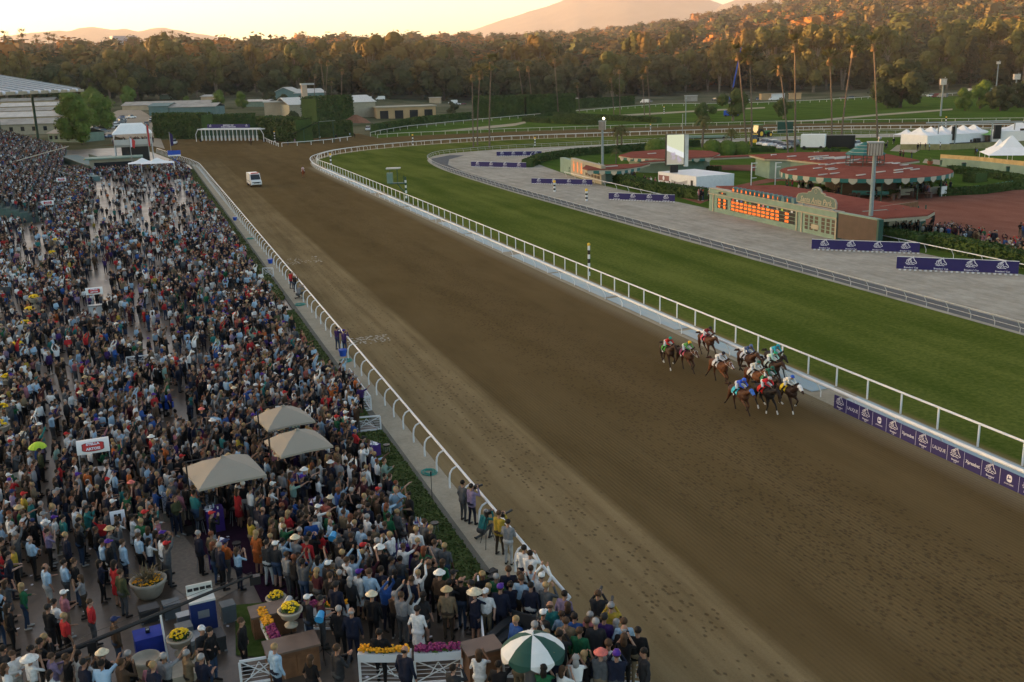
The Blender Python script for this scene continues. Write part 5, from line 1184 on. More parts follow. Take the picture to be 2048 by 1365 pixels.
# --- barns and service buildings
def bldg(name, label, L_, R__, h, depth, roof, rh, wm, rm, cat='building', doors=0, win=0, terr=True):
    A, B = (gt(*L_), gt(*R__)) if terr else (g(*L_), g(*R__)); d = B-A; L = d.length; d.z = 0; ang = math.atan2(d.y, d.x); o = thing(name, (A.x, A.y, min(A.z, B.z)), label, cat, ang)
    MB().box(0, L, 0, depth, -3, h).build('walls', wm, o); e = .5
    if roof == 'gable':      # ridge along the front
        mb = MB(); prof = [(-e, h), (depth/2, h+rh), (depth+e, h), (depth+e, h-.15), (depth/2, h+rh-.2), (-e, h-.15)]; n = len(mb.v); k = 6
        for x in (-e, L+e): mb.v += [(x, a, b+.03) for a, b in prof]
        mb.f += [tuple(range(n, n+k)), tuple(range(n+2*k-1, n+k-1, -1))]+[(n+(i+1) % k, n+i, n+k+i, n+k+(i+1) % k) for i in range(k)]; mb.m += [0]*(k+2); mb.build('roof', rm, o)
    elif roof == 'end':      # gable end faces the front
        mb = MB(); prof = [(-e, h), (L/2, h+rh), (L+e, h), (L+e, h-.2), (L/2, h+rh-.25), (-e, h-.2)]; n = 0; k = 6
        for y in (-e, depth+e): mb.v += [(a, y, b+.03) for a, b in prof]
        mb.f += [tuple(range(k)), tuple(range(2*k-1, k-1, -1))]+[((i+1) % k, i, k+i, k+(i+1) % k) for i in range(k)]; mb.m += [0]*(k+2); mb.build('roof', rm, o)
        mb = MB(); mb.poly([(0, .01, h), (L, .01, h), (L/2, .01, h+rh)]); mb.build('gable_wall', wm, o)
    else: MB().box(-e, L+e, -e, depth+e, h+.003, h+rh).build('roof', rm, o)
    for i in range(doors): x = L*(i+.5)/doors; MB().box(x-L/doors*.28, x+L/doors*.28, -.06, -.002, 0, h*.75).build('door', M_glass, o)
    for i in range(win): x = L*(i+.5)/win; MB().box(x-.7, x+.7, -.06, -.002, h*.35, h*.75).build('window', M_glass, o)
    return o
BG = [((0, 213), (108, 211), 3, 9, 'gable', 1.6, M_roofgrey, 'farthest long barn left of the green trees'), ((0, 224), (136, 222), 3, 9, 'gable', 1.8, M_pale, 'second row long barn with pale roof left of the trees'), ((-10, 235), (104, 233), 3, 10, 'gable', 1.6, M_roofgrey, 'third row barn with grey roof left of the trees'),
      ((-10, 247), (146, 245), 3, 12, 'gable', 2.2, M_pale, 'fourth row barn with white skylight strip'), ((-10, 272), (126, 268), 4.2, 14, 'gable', 2.0, M_roofgrey, 'nearest yellow trimmed barn behind the grandstand crowd'), ((98, 286), (162, 286), 3.2, 11, 'gable', 1.8, M_roofgrey, 'low grey building with small white windows below the nearest trees'),
      ((245, 222), (420, 219), 3, 14, 'gable', 1.8, M_roofgrey, 'long barn behind the parked cars'), ((402, 203), (428, 203), 3, 8, 'gable', 1, M_pale, 'small pale barn above the green trees by the gate'), ((320, 199), (348, 199), 3, 8, 'flat', .4, M_pale, 'small white roofed hut below the dark wood'), ((490, 214), (536, 214), 3, 9, 'gable', 1, M_pale, 'small shed right of the round green trees')]
for a, b, h, dp, rf, rh, rm, lb in BG: bldg('stable_barn', lb, a, b, h, dp, rf, rh, M_cream if 'yellow' in lb else M_stucco if 'barn' in lb else M_green, rm, 'barn', win=6 if 'windows' in lb or 'yellow' in lb else 0)
bldg('shed', 'teal shed with pale corner boards behind the clipped hedge', (299, 234), (338, 233), 5, 14, 'gable', 1.4, M_teal, M_teal, 'shed'); bldg('shed', 'wide teal shed right of the first one behind the clipped hedge', (340, 233), (432, 232), 4.5, 14, 'gable', 1.6, M_teal, M_roofgrey, 'shed')
bldg('barn', 'grey green gabled barn with roof vent left of the pale chimney', (548, 207), (590, 206), 6, 16, 'end', 3, M_teal, M_pale, 'barn', win=0); bldg('barn', 'long grey green barn with two white framed windows right of the chimney', (590, 206), (652, 204), 5.5, 14, 'gable', 2.4, M_teal, M_pale, 'barn', win=3)
bldg('service_building', 'sand coloured building with round white door left of the tall pale pillar', (530, 234), (580, 233), 6.5, 10, 'flat', .6, M_stucco, M_pale); bldg('service_building', 'long cream building with white metal roof among the palms', (580, 236), (752, 235), 7.5, 22, 'gable', 3.2, M_cream, M_white2); bldg('service_building', 'tan flat roofed workshop with dark open bays', (754, 238), (872, 236), 5.5, 16, 'flat', .5, M_tan, M_cream, doors=4)
o = thing('chimney_tower', gt(613, 242), 'tall square pale pillar standing before the long cream building', 'tower'); hh = 15.5; MB().box(-1.2, 1.2, -1.2, 1.2, 0, hh).build('shaft', mat('pillar_stucco', (.50, .37, .27), .8, .1, .5), o); MB().box(-1.6, 4.5, -1.4, 1.4, hh+.003, hh+.8).build('cap', M_pale, o)
p = gt(620, 242); mb = MB(); mb.lathe((0, 0, -.5), [(7, 0), (5, 1.6), (2.5, 3.0), (.6, 3.9)], 12); o = mb.build('dirt_mound', mat('red_dirt', (.2, .09, .05), .95, .2, .5)); o.location = gt(712, 246); tag(o, 'mound of reddish dirt in the service gap beside the cream building', 'dirt pile')
o = thing('canopy', g(640, 286), 'green sloping canopy beside the hedge right of the starting gate', 'canopy', -.4); mb = MB(); mb.poly([(-9, 0, 3.0), (0, 0, 6.6), (5, 0, 6.8), (5, 3, 6.8), (0, 3, 6.6), (-9, 3, 3.0)]); mb.poly([(-9, 0, 2.9), (-9, 3, 2.9), (0, 3, 6.5), (5, 3, 6.7), (5, 0, 6.7), (0, 0, 6.5)]); mb.build('fabric', M_dkgreen, o)
for x in (-5, 0, 4.6): MB().tube([(x, .1, 0), (x, .1, 4.6 if x < -1 else 6.5)], .12, 5).build('post', M_dkgreen, o)
o = thing('office_block', at_dist(264, 2300), 'pale grey office block in the haze below the left hills', 'building', .25); MB().box(-24, 24, 0, 30, -70, 58+0).build('walls', mat('hazy_concrete', (.30, .32, .38), .8, .05, .02), o); MB().box(-27, -24.003, 2, 28, -70, 52).build('stair_tower', mat('sunlit_concrete', (.5, .45, .4), .8, 0), o)  # haze and sunlight are painted into the two concrete colours
d = ray(262, 72); s = 2300/math.hypot(d[0], d[1]); zt = CAMH+d[2]*s; o.location.z = zt-58
o = thing('boom_lift', at_dist(1466, 640), 'tall blue crane boom leaning right in front of the autumn trees', 'crane'); q = at_dist(1466, 640); d1, d2 = ray(1483, 92), ray(1466, 175); k1, k2 = 640/math.hypot(*d1[:2]), 640/math.hypot(*d2[:2]); a = Vector(d2*k2)-q+Vector((0, 0, CAMH)); b = Vector(d1*k1)-q+Vector((0, 0, CAMH))
MB().bar(a, a.lerp(b, .55), .8, .8).build('lower_boom', M_blue, o); MB().bar(a.lerp(b, .5), b, .55, .55).build('upper_boom', M_blue, o); MB().box(-2, 2, -1.5, 1.5, 0, 3).build('base', M_blue, o)
# parked cars, sheds and timber showing under the far trees
rf = random.Random(9); FC = ['white', 'silver', 'white', 'maroon', 'white', 'grey']
for i, ax in enumerate([735, 760, 905, 914, 925, 1012, 1050, 1061, 1120, 1132, 1152, 1166, 1178, 1205, 1212, 1222, 1236, 1290, 1298, 1430, 1441, 1452, 1480, 1492, 1515, 1548, 1560, 1862, 1874, 1885, 1935, 1947, 1700, 1688]):
    p = at_dist(ax, 655+rf.uniform(-15, 15)); p.z += .1; c = rf.choice(FC); car(rf.choice(['suv', 'van', 'sedan']), p, rf.uniform(0, 3), cc[c], c, f'{c} vehicle parked under the trees beyond the '+('far turn' if ax < 1150 else 'far lawn' if ax < 1600 else 'big oak'), 'vehicles parked at the foot of the wood')
for ax, w_, m, lb in [(1535, 9, M_tan, 'stack of tan timber crates under the trees right of the blue boom'), (1590, 7, M_tan, 'second stack of tan timber under the trees'), (1555, 8, M_white, 'white covered load between the tan timber stacks'), (1100, 9, M_pale, 'pale shed wall under the trees behind the long hedge'), (1148, 5, M_pale, 'pale pillar shed right of the long hedge'), (1382, 8, M_roofgrey, 'grey gabled shed under the trees behind the screen'), (870, 7, M_stucco, 'small hut under the trees beyond the tan workshop'), (1945, 5, M_white, 'white trailer box in the row at the upper right'), (1968, 5, M_red, 'red trailer box in the row at the upper right'), (1984, 5, M_teal, 'teal trailer box in the row at the upper right')]:
    p = at_dist(ax, 668 if ax < 1900 else 690); o = thing('storage_shed' if m not in (M_tan,) else 'timber_stack', p, lb, 'shed' if m not in (M_tan,) else 'timber', rf.uniform(-.6, -.2)); MB().box(-w_/2, w_/2, -2, 2, -.5, 3.4).build('body', m, o); MB().box(-w_/2-.3, w_/2+.3, -2.3, 2.3, 3.403, 3.7).build('top', M_pale if m is not M_tan else M_tan, o)
# --- grandstand: stepped terrace, green parapets, cantilever roof with its post
def terrace():
    o = thing('grandstand', (-13, 250, 0), 'grandstand terrace with stepped green rows at the left edge', 'grandstand'); mb = MB(); n = 26
    for k in range(n):
        f = lambda y: -13.4-(y-165)*.045-k*1.15
        mb.hexa([(f(165)-32+13, 165-250), (f(165)+13, 165-250), (f(350)+13, 350-250), (f(350)-32+13, 350-250)], k*.38-(.0 if k else .1), (k+1)*.38-.003)
    mb.build('steps', mat('green_terrace', (.07, .11, .095), .8, .2), o); 
    for (a, b, z, h) in (((0, 366), (74, 392), 0, 1.5), ((64, 340), (146, 366), 0, 1.6), ((111, 320), (180, 347), 0, 1.7), ((180, 322), (222, 335), 0, 1.8)):
        A, B = g(*a), g(*b); c = (A+B)/2; v = B-A; MB().obox((c.x+13, c.y-250), v.length, .3, 0, h, math.atan2(v.y, v.x)).build('parapet', M_dkgreen, o)
        v2 = Vector((v.y, -v.x, 0)).normalized()*-3; 
        MB().obox((c.x+13+v2.x, c.y-250+v2.y), v.length, 5, 0, h*.6, math.atan2(v.y, v.x)).build('seating_box', M_teal, o)
    A, B = g(16, 327, 4.2), g(137, 293, 4.2); mb = MB(); mb.tube([(A.x+13, A.y-250, 4.2), (B.x+13, B.y-250, 4.2)], .12, 5); mb.build('hand_rail', M_awnc, o)
terrace()
def roof():
    p = g(78, 290); zt = ht(78, 290, 178); o = thing('grandstand_roof', p, 'big pale cantilever grandstand roof on a dark post at the top left', 'roof')
    E_ = g(165, 178, zt-.2)-p if False else None
    d = ray(165, 179); s = math.hypot(p.x, p.y)/math.hypot(d[0], d[1])
    tip = Vector((d[0]*s, d[1]*s, CAMH+d[2]*s))-p; z = tip.z
    ru = Vector((-.19, -.98, 0)); lf = Vector((-.98, .19, 0)); a = tip; b = tip+ru*170+Vector((0, 0, 0)); bk = lf*42+Vector((0, 0, 8.5))
    mb = MB(); P = [a, b, b+bk, a+bk+ru*-6]; mb.poly(P); mb.poly([q-Vector((0, 0, .5)) for q in P][::-1])
    for i in range(4): q, r = P[i], P[(i+1) % 4]; mb.poly([q-Vector((0, 0, .5)), r-Vector((0, 0, .5)), r, q])
    mb.build('roof_deck', mat('pale_metal_roof', (.38, .39, .41), .5, .12, .4), o)
    mb = MB(); mb.bar(a+Vector((.3, 0, -.35)), b+Vector((.3, 0, -.35)), .3, .9); mb.build('edge_beam', M_cream, o)
    for k in range(1, 9): q = a+ru*(k*11); mb = MB(); mb.ball(q+Vector((.6, 0, -.2)), .55, 8, 6); mb.build('floodlamp', M_ink, o)
    for k in range(12): q = a+ru*(k*11+3); mb = MB(); mb.bar(q+Vector((0, 0, .25)), q+bk+Vector((0, 0, .25)), .3, .35); mb.build('roof_rib', M_steel, o)
    mb = MB(); q = Vector((0, 0, 0)); mb.tube([(0, 0, 0), (0, 0, z-.3)], .45, 8); mb.tube([(-12, 3, 0), (-12, 3, z+1.5)], .45, 8); mb.build('post', M_dkgreen, o)
roof()
# white tented platform, flags, lift, small booths beyond the crowd
def platform():
    p = g(272, 333); o = thing('viewing_platform', p, 'raised viewing platform with white peaked tent at the far end of the apron', 'platform', .0); W_ = 8.8; D = 15; z = ht(272, 333, 290)
    MB().box(-W_/2, W_/2, 1, D, z-.5, z).build('deck', M_roofgrey, o); MB().box(-W_/2+1.5, W_/2-1, 2, D-1, 0, z-.503).build('dark_base', M_black, o); MB().box(-W_/2, W_/2, .9, 1.0, z+.003, z+1.3).build('front_panel', M_pale, o); MB().box(-W_/2-.1, -W_/2-.003, 1, D, z, z+1.6).build('side_banner', mat('pinkish_banner', (.5, .3, .28), .7, .2, .6), o)
    zt = ht(272, 333, 250); mb = MB(); k = 4; pw = W_/1; 
    for j in range(k):
        y0 = 1+(D-1)*j/k; q = [(-W_/2-.3, y0), (W_/2+.3, y0), (W_/2+.3, y0+(D-1)/k), (-W_/2-.3, y0+(D-1)/k)]; c = (0, y0+(D-1)/k/2); mb.hexa(q, z+2.6, zt, None, [(c[0]+(a-c[0])*.55, c[1]+(b-c[1])*.12) for a, b in q])
    mb.build('tent_roof', M_tent, o)
    for x in (-W_/2, W_/2):
        for y in (1.2, D*.5, D-.2): MB().tube([(x, y, 0), (x, y, z+2.9)], .1, 5).build('pole', M_white, o)
platform()
for ax, ay, by, m, lb, nm in [(267, 347, 274, M_red, 'tall flagpole with a red and white flag in the far crowd', 'flagpole'), (302, 336, 246, M_red, 'slim pole with a narrow red banner beside the white tent', 'flagpole'), (344, 318, 264, M_purple, 'tall violet feather flag near the rail bend', 'feather_flag')]:
    p = g(ax, ay); h = ht(ax, ay, by); o = thing(nm, p, lb, 'flag'); MB().tube([(0, 0, 0), (0, 0, h)], .09, 6).build('pole', M_steel, o)
    if nm == 'flagpole' and ax < 300:
        mb = MB(); mb.poly([(0, 0, h), (1.2, -.2, h-.9), (.9, -.2, h-2.6), (.1, 0, h-2.0)]); mb.build('flag', m, o); mb = MB(); mb.poly([(0, -.02, h), (.5, -.1, h-.5), (.4, -.1, h-2.2), (0, -.02, h-2.4)]); mb.build('white_field', M_ink, o)
    else: mb = MB(); w_ = .45 if nm == 'flagpole' else .8; mb.poly([(0, 0, h), (w_, -.1, h-.8), (w_, -.1, h*.5), (0, 0, h*.47)]); mb.build('flag', m, o)
o = thing('camera_lift', g(352, 342), 'blue camera lift platform by the rail bend with a seated operator', 'lift'); MB().box(-1.4, 1.4, -1, 1, 3.4, 3.6).build('deck', M_white, o)
for s in (-1, 1):
    mb = MB(); mb.bar((s*.9, 0, 0), (-s*.9, 0, 1.7), .14, .14); mb.bar((-s*.9, 0, 1.7), (s*.9, 0, 3.4), .14, .14); mb.build('scissor_arm', M_blue, o)
MB().box(-1.3, 1.3, -.9, .9, .0, .6).build('base', M_blue, o); mb = MB(); mb.box(-1.4, 1.4, -1.02, -.98, 3.7, 4.7); mb.box(-1.4, -1.36, -1, 1, 3.7, 4.7); mb.build('guard_panel', M_blue, o)
for ax, ay, w_, lb in [(288, 352, 6, 'white scalloped booth tent left of the second booth in the far crowd'), (318, 352, 7, 'wider white scalloped booth tent beside the flag pole in the far crowd')]:
    tent(g(ax, ay), w_, 4, 2.8, 3.9, 0, lb, False, name='booth_tent')
o = thing('terrace_kiosk', g(232, 344), 'yellow kiosk with dark green roof in front of the raised platform', 'kiosk'); MB().box(-5.5, 5.5, 0, 5, 0, 3).build('walls', M_cream, o); MB().box(-6.3, 6.3, -.8, 5.8, 3.003, 3.3).build('roof', M_green, o); MB().box(-4.5, 4.5, -.05, -.003, .9, 2.3).build('counter_window', M_glass, o)
# ================================================================ THINGS AMONG THE CROWD
M_canvas = mat('beige_canvas', (.29, .255, .205), .8, .05, 1); M_canvg = mat('green_canvas', (.012, .06, .045), .7, .06); M_canvw = mat('white_canvas', (.66, .66, .63), .7, .05)
M_mumy = mat('yellow_flowers', (.78, .50, .01), .7, .25, 9); M_mumo = mat('orange_flowers', (.75, .33, .01), .7, .25, 9); M_mump = mat('magenta_flowers', (.20, .02, .09), .7, .3, 9)
def square_umbrella(p, w, z, h, label, rz=0, tilt=0.0):
    o = thing('patio_umbrella', p, label, 'umbrella', rz, 'beige square umbrellas'); N = 8; mb = MB(); tp = (0, 0, z+h); r = w/2
    c8 = [(-r, -r), (0, -r), (r, -r), (r, 0), (r, r), (0, r), (-r, r), (-r, 0)]
    rim = [(a, b, z+(.0 if i % 2 == 0 else .05)) for i, (a, b) in enumerate(c8)]; mid = [(a*.5, b*.5, z+h*.60) for a, b in c8]
    for i in range(8):
        j = (i+1) % 8; mb.poly([rim[i], rim[j], mid[j], mid[i]]); mb.poly([mid[i], mid[j], tp]); a, b = rim[i], rim[j]; mb.poly([(a[0], a[1], a[2]-.10), (b[0], b[1], b[2]-.10), b, a])
    mb.build('canopy', M_canvas, o); mb = MB()
    for i in range(8): mb.tube([(0, 0, z+h-.03), (rim[i][0]*.98, rim[i][1]*.98, rim[i][2]-.03)], .015, 4)
    mb.build('ribs', M_black, o)
    MB().lathe((0, 0, z+h), [(.12, 0), (.03, .07)], 8).build('cap', M_canvas, o)
    x = -r*1.08; mb = MB(); mb.tube([(x, 0, 0), (x, 0, z+h+.1), (0, 0, z+h+.08)], .04, 6); mb.build('side_pole', M_black, o); MB().box(x-.4, x+.4, -.4, .4, 0, .12).build('base', M_black, o); return o
UM = [((445, 912), 2.5, 3.0, 'nearest beige square umbrella at the left of the terrace tables'), ((594, 858), 2.5, 2.6, 'middle beige square umbrella beside a patterned screen'), ((566, 811), 2.5, 2.5, 'farthest beige square umbrella behind the patterned screen')]
UMP = []
for (ax, ay), z, w_, lb in UM:
    q = g(ax, ay, z+.75); UMP.append(q); square_umbrella((q.x, q.y, 0), w_, z, .72, lb, .18)
def round_umbrella():
    q = g(1065, 1268, 2.6); o = thing('patio_umbrella', (q.x, q.y, 0), 'green and white striped round umbrella with scalloped rim near the stairs', 'umbrella', .35); z = 2.05; h = .52; r = 1.0; N = 8
    for k in range(2):
        mb = MB()
        for i in range(N):
            if i % 2 != k: continue
            a0, a1 = 2*math.pi*i/N, 2*math.pi*(i+1)/N; S_ = 6
            for s in range(S_):
                a, b = a0+(a1-a0)*s/S_, a0+(a1-a0)*(s+1)/S_
                ring = [(0, h), (.35, h*.86), (.7, h*.52), (1, 0)]
                for (r0, z0), (r1, z1) in zip(ring, ring[1:]): mb.poly([(r*r0*math.cos(a), r*r0*math.sin(a), z+z0), (r*r1*math.cos(a), r*r1*math.sin(a), z+z1), (r*r1*math.cos(b), r*r1*math.sin(b), z+z1), (r*r0*math.cos(b), r*r0*math.sin(b), z+z0)])
                d0, d1 = .08+.16*math.sin(math.pi*s/S_), .08+.16*math.sin(math.pi*(s+1)/S_)
                mb.poly([(r*math.cos(a), r*math.sin(a), z), (r*1.01*math.cos(a), r*1.01*math.sin(a), z-d0), (r*1.01*math.cos(b), r*1.01*math.sin(b), z-d1), (r*math.cos(b), r*math.sin(b), z)])
        mb.build('white_panels' if k else 'green_panels', M_canvw if k else M_canvg, o)
    MB().tube([(0, 0, 0), (0, 0, z+h+.1)], .03, 8).build('pole', M_white, o); MB().lathe((0, 0, 0), [(.35, 0), (.3, .1)], 12).build('base', M_black, o)
    mb = MB()
    for i in range(N): a = 2*math.pi*i/N; mb.tube([(0, 0, z+h-.04), (r*.99*math.cos(a), r*.99*math.sin(a), z-.02)], .012, 4)
    mb.build('ribs', M_steel, o); return q
RUM = round_umbrella()
# urns with chrysanthemums
def flowers(mb, c, rx, ry, rz_, n, r, s=.05):
    for _ in range(n):
        a = r.uniform(0, 6.28); q = math.sqrt(r.random()); x, y = c[0]+rx*q*math.cos(a), c[1]+ry*q*math.sin(a); z = c[2]+rz_*math.sqrt(max(0, 1-q*q))
        mb.ball((x, y, z), s*r.uniform(.7, 1.2), 5, 4, (1, 1, .6))
def urn(p, label, ped=0.0, fl=M_mumy, s=1.0, name='flower_urn', grp='stone urns of yellow chrysanthemums', full=True, n=60):
    o = thing(name, p, label, 'planter', rnd.uniform(0, 6), grp); n16 = 16 if full else 10
    if ped: MB().box(-.55*s, .55*s, -.55*s, .55*s, 0, ped).build('pedestal', M_stone, o)
    MB().lathe((0, 0, ped), [(.30*s, 0), (.32*s, .08*s), (.16*s, .14*s), (.12*s, .30*s), (.20*s, .38*s), (.42*s, .48*s), (.50*s, .70*s), (.58*s, .78*s), (.60*s, .84*s), (.50*s, .86*s), (.46*s, .80*s)], n16).build('urn', M_stone, o, full)
    rr = random.Random(int(p[1]*10)); mb = MB(); leaves(mb, (0, 0, ped+.92*s), (.44*s, .44*s, .2*s), 120 if full else 30, .08*s, rr); mb.build('foliage', M_hedge, o)
    mb = MB(); flowers(mb, (0, 0, ped+.92*s), .42*s, .42*s, .26*s, n, rr, .065*s if full else .11*s); mb.build('flowers', fl, o); return o
urn(g(365, 1322), 'near stone urn of yellow flowers beside the blue cloth table', .0, s=.78); urn(g(588, 1305), 'stone urn of yellow flowers on a pedestal left of the cameraman', .0, s=.75).location.z = 1.05
urn(g(556, 1238), 'squat stone urn of yellow flowers at the edge of the purple carpet', .35, s=.66)
FARU = [(18, 770, 'first urn of yellow flowers from the bottom along the left edge row'), (35, 700, 'urn of yellow flowers above the first one in the left row'), (52, 655, 'urn of yellow flowers right of the person in blue shirt'), (60, 626, 'urn of yellow flowers just under the big wide bowl'), (68, 600, 'urn of yellow flowers beside the wide bowl planter'), (103, 505, 'urn of yellow flowers on a low wall behind the sponsor stand'), (112, 478, 'urn of yellow flowers on its own above the low wall'), (6, 835, 'urn of yellow flowers cut by the left frame edge'), (2, 870, 'lowest urn of yellow flowers at the left frame edge')]
for ax, ay, lb in FARU: urn(g(ax+4, ay+24), lb, .5, s=.9, full=False, n=26)
for k in range(11): q = g(136+k*3.4, 422-k*9.3); urn(q, 'small yellow flower bowl in the long row between the far crowd sections', .3, s=.85, full=False, n=14)
def bowl(p, r, label, plant=True, fl=True, name='bowl_planter'):
    o = thing(name, p, label, 'planter', 0, 'wide stone bowl planters'); MB().lathe((0, 0, 0), [(r*.55, 0), (r*.7, .12), (r*.88, .45), (r*1.0, .62), (r*1.02, .72), (r*.9, .73), (r*.85, .6), (r*.1, .58)], 24).build('bowl', M_stone, o, True)
    if plant:
        rr = random.Random(int(p[0]*9+50)); mb = MB()
        for _ in range(90): a = rr.uniform(0, 6.28); e = rr.uniform(.5, 1.4); L = rr.uniform(.6, 1.2); d = Vector((math.cos(a)*math.cos(e), math.sin(a)*math.cos(e), math.sin(e))); b = Vector((rr.uniform(-.2, .2), rr.uniform(-.2, .2), .6)); s = Vector((-math.sin(a), math.cos(a), 0))*.018; m = b+d*L*.6; t_ = b+d*L+Vector((0, 0, -.25*L)); mb.poly([b-s, b+s, m+s, m-s]); mb.poly([m-s, m+s, t_])
        mb.build('spiky_grass', mat('bronze_grass', (.16, .12, .06), .8, .3, 5), o)
        if fl: mb = MB(); flowers(mb, (0, 0, .62), r*.85, r*.85, .12, 110, rr, .045); mb.build('flowers', M_mumo, o); mb = MB(); leaves(mb, (0, 0, .6), (r*.85, r*.85, .1), 150, .07, rr); mb.build('foliage', M_hedge, o)
    return o
bowl(g(300, 1192), .7, 'wide stone bowl with spiky grass and small orange flowers left of the boardwalk'); bowl(g(272, 1020), .7, 'wide stone bowl with tall bronze grass below the sponsor tent'); bowl(g(645, 1178), .85, 'stone bowl with bronze grass in the crowd by the person in red jacket'); bowl(g(588, 985), .9, 'stone bowl with bronze grass between the two near umbrellas', True, False)
bowl(g(296, 1352), .48, 'empty stone bowl at the bottom edge near the blue cloth table', False); bowl(g(45, 980), .75, 'empty stone bowl among people at the left edge', False); bowl(g(95, 560), 1.3, 'wide stone bowl behind the row of yellow urns', True, False)
# camera crane across the lower left corner
def crane():
    base = g(195, 1372); o = thing('camera_crane', base, 'long black camera crane boom on a tripod across the lower left corner', 'camera crane')
    top = Vector((0, 0, 1.75)); e0 = g(90, 1322, 1.2); tip = g(505, 1150, 2.9)
    a = e0-base; b = tip-base; hub = a.lerp(b, (0-a.x)/(b.x-a.x)); hub = Vector((hub.x, hub.y, hub.z)); 
    MB().tube([a, hub], [.10, .10], 8).build('rear_boom', M_black, o); MB().tube([hub, b], [.085, .045], 8).build('front_boom', M_black, o)
    mb = MB(); mb.tube([a+Vector((-.18, 0, 0)), a+Vector((.22, -.05, .0))], .24, 12); mb.build('counterweight', mat('counterweight_grey', (.03, .035, .035), .5, 0), o)
    for k in range(3):
        t = 2*math.pi*k/3+.5; mb = MB(); f = Vector((.85*math.cos(t)+hub.x, .85*math.sin(t)+hub.y, .02)); mb.tube([(hub.x, hub.y, hub.z-.35), f], [.04, .03], 6); mb.build('leg', M_black, o)
        mb = MB(); mb.tube([(hub.x, hub.y, .35), f.lerp(Vector((hub.x, hub.y, hub.z-.35)), .22)], .018, 5); mb.build('spreader', M_black, o)
    MB().tube([(hub.x, hub.y, .3), (hub.x, hub.y, hub.z)], .06, 8).build('column', M_black, o); MB().box(hub.x-.14, hub.x+.14, hub.y-.14, hub.y+.14, hub.z-.35, hub.z+.02).build('pivot_head', M_black, o)
    mb = MB(); mb.box(b.x-.12, b.x+.25, b.y-.12, b.y+.12, b.z-.35, b.z-.05); mb.build('remote_camera', M_black, o)
    mb = MB(); mb.tube([a+Vector((.3, 0, .25)), hub+Vector((0, 0, .3)), b+Vector((0, 0, .1))], .008, 4); mb.build('cable', M_black, o)
crane()
def cbox(name, p, sx, sy, sz, m, label, cat, rz=0, z=0, lid=None, grp=None):
    o = thing(name, (p[0], p[1], z), label, cat, rz, grp); MB().box(-sx/2, sx/2, -sy/2, sy/2, 0, sz*.72).build('body', m, o); MB().box(-sx/2-.01, sx/2+.01, -sy/2-.01, sy/2+.01, sz*.72+.003, sz).build('lid', lid or m, o)
    for x in (-sx/2+.04, sx/2-.04):
        for y in (-sy/2+.04, sy/2-.04): MB().box(x-.05, x+.05, y-.05, y+.05, -.0, .06 if z == 0 else .02).build('corner', M_steel, o)
    return o
M_case = mat('road_case', (.03, .032, .034), .45, .2, 2); M_casegr = mat('grey_case', (.10, .115, .12), .5, .2, 2)
def table(p, sx, sy, h, m, label, rz=0, name='cloth_table', top=None, items=0):
    o = thing(name, p, label, 'table', rz); MB().box(-sx/2, sx/2, -sy/2, sy/2, .01, h-.02).build('cloth', m, o); MB().box(-sx/2-.01, sx/2+.01, -sy/2-.01, sy/2+.01, h-.017, h).build('tabletop', top or m, o); return o
def clutter(p, sx, sy, z, n, rz, lab, seed):
    rr = random.Random(seed)
    for i in range(n):
        x, y = rr.uniform(-sx/2, sx/2)*.85, rr.uniform(-sy/2, sy/2)*.85; c, s = math.cos(rz), math.sin(rz); q = (p[0]+x*c-y*s, p[1]+x*s+y*c, z+.001); k = rr.random()
        if k < .45: o = MB().lathe((0, 0, 0), [(.03, 0), (.038, .11)], 7).build('paper_cup', M_white); tag(o, 'white cup standing '+lab, 'cup', 'cups on the tables')
        elif k < .7: o = MB().lathe((0, 0, 0), [(.035, 0), (.036, .16), (.014, .2), (.014, .25)], 7).build('bottle', mat('clear_plastic', (.35, .42, .45), .1, 0)); tag(o, 'clear bottle standing '+lab, 'bottle', 'bottles on the tables')
        else: o = MB().box(-.11, .11, -.15, .15, 0, .006).build('paper_sheet', M_ink); tag(o, 'sheet of white paper lying '+lab, 'paper', 'papers on the tables')
        o.location = q; o.rotation_euler = (0, 0, rr.uniform(0, 6))
M_bluecloth = mat('royal_blue_cloth', (.012, .03, .24), .8, .15, 3); M_purcloth = mat('purple_cloth', (.04, .014, .13), .8, .15, 3); M_whcloth = mat('white_cloth', (.55, .55, .54), .8, .05)
p = g(302, 1312); table(p, .95, .8, .92, M_bluecloth, 'square table under a royal blue cloth in front of the crane tripod', .12); o = thing('portable_radio', (p[0], p[1], .925), 'small black device standing on the royal blue table', 'device'); MB().box(-.07, .07, -.05, .05, 0, .2).build('body', M_black, o); MB().box(-.05, .05, -.055, -.052, .12, .18).build('display', M_white2, o)
HT = [((436, 1132), .55, 1.08, 'high purple cloth table beside the boardwalk covered with papers'), ((432, 1060), .6, 1.08, 'high purple cloth table in front of the patterned screen'), ((806, 1135), .55, 1.0, 'purple high table with bottles near the low hedge'), ((836, 1090), .6, 1.0, 'purple table behind the one with bottles near the hedge'), ((636, 1040), .6, 1.0, 'purple high table in the middle of the terrace'), ((745, 925), .6, 1.0, 'purple table at the back right of the terrace')]
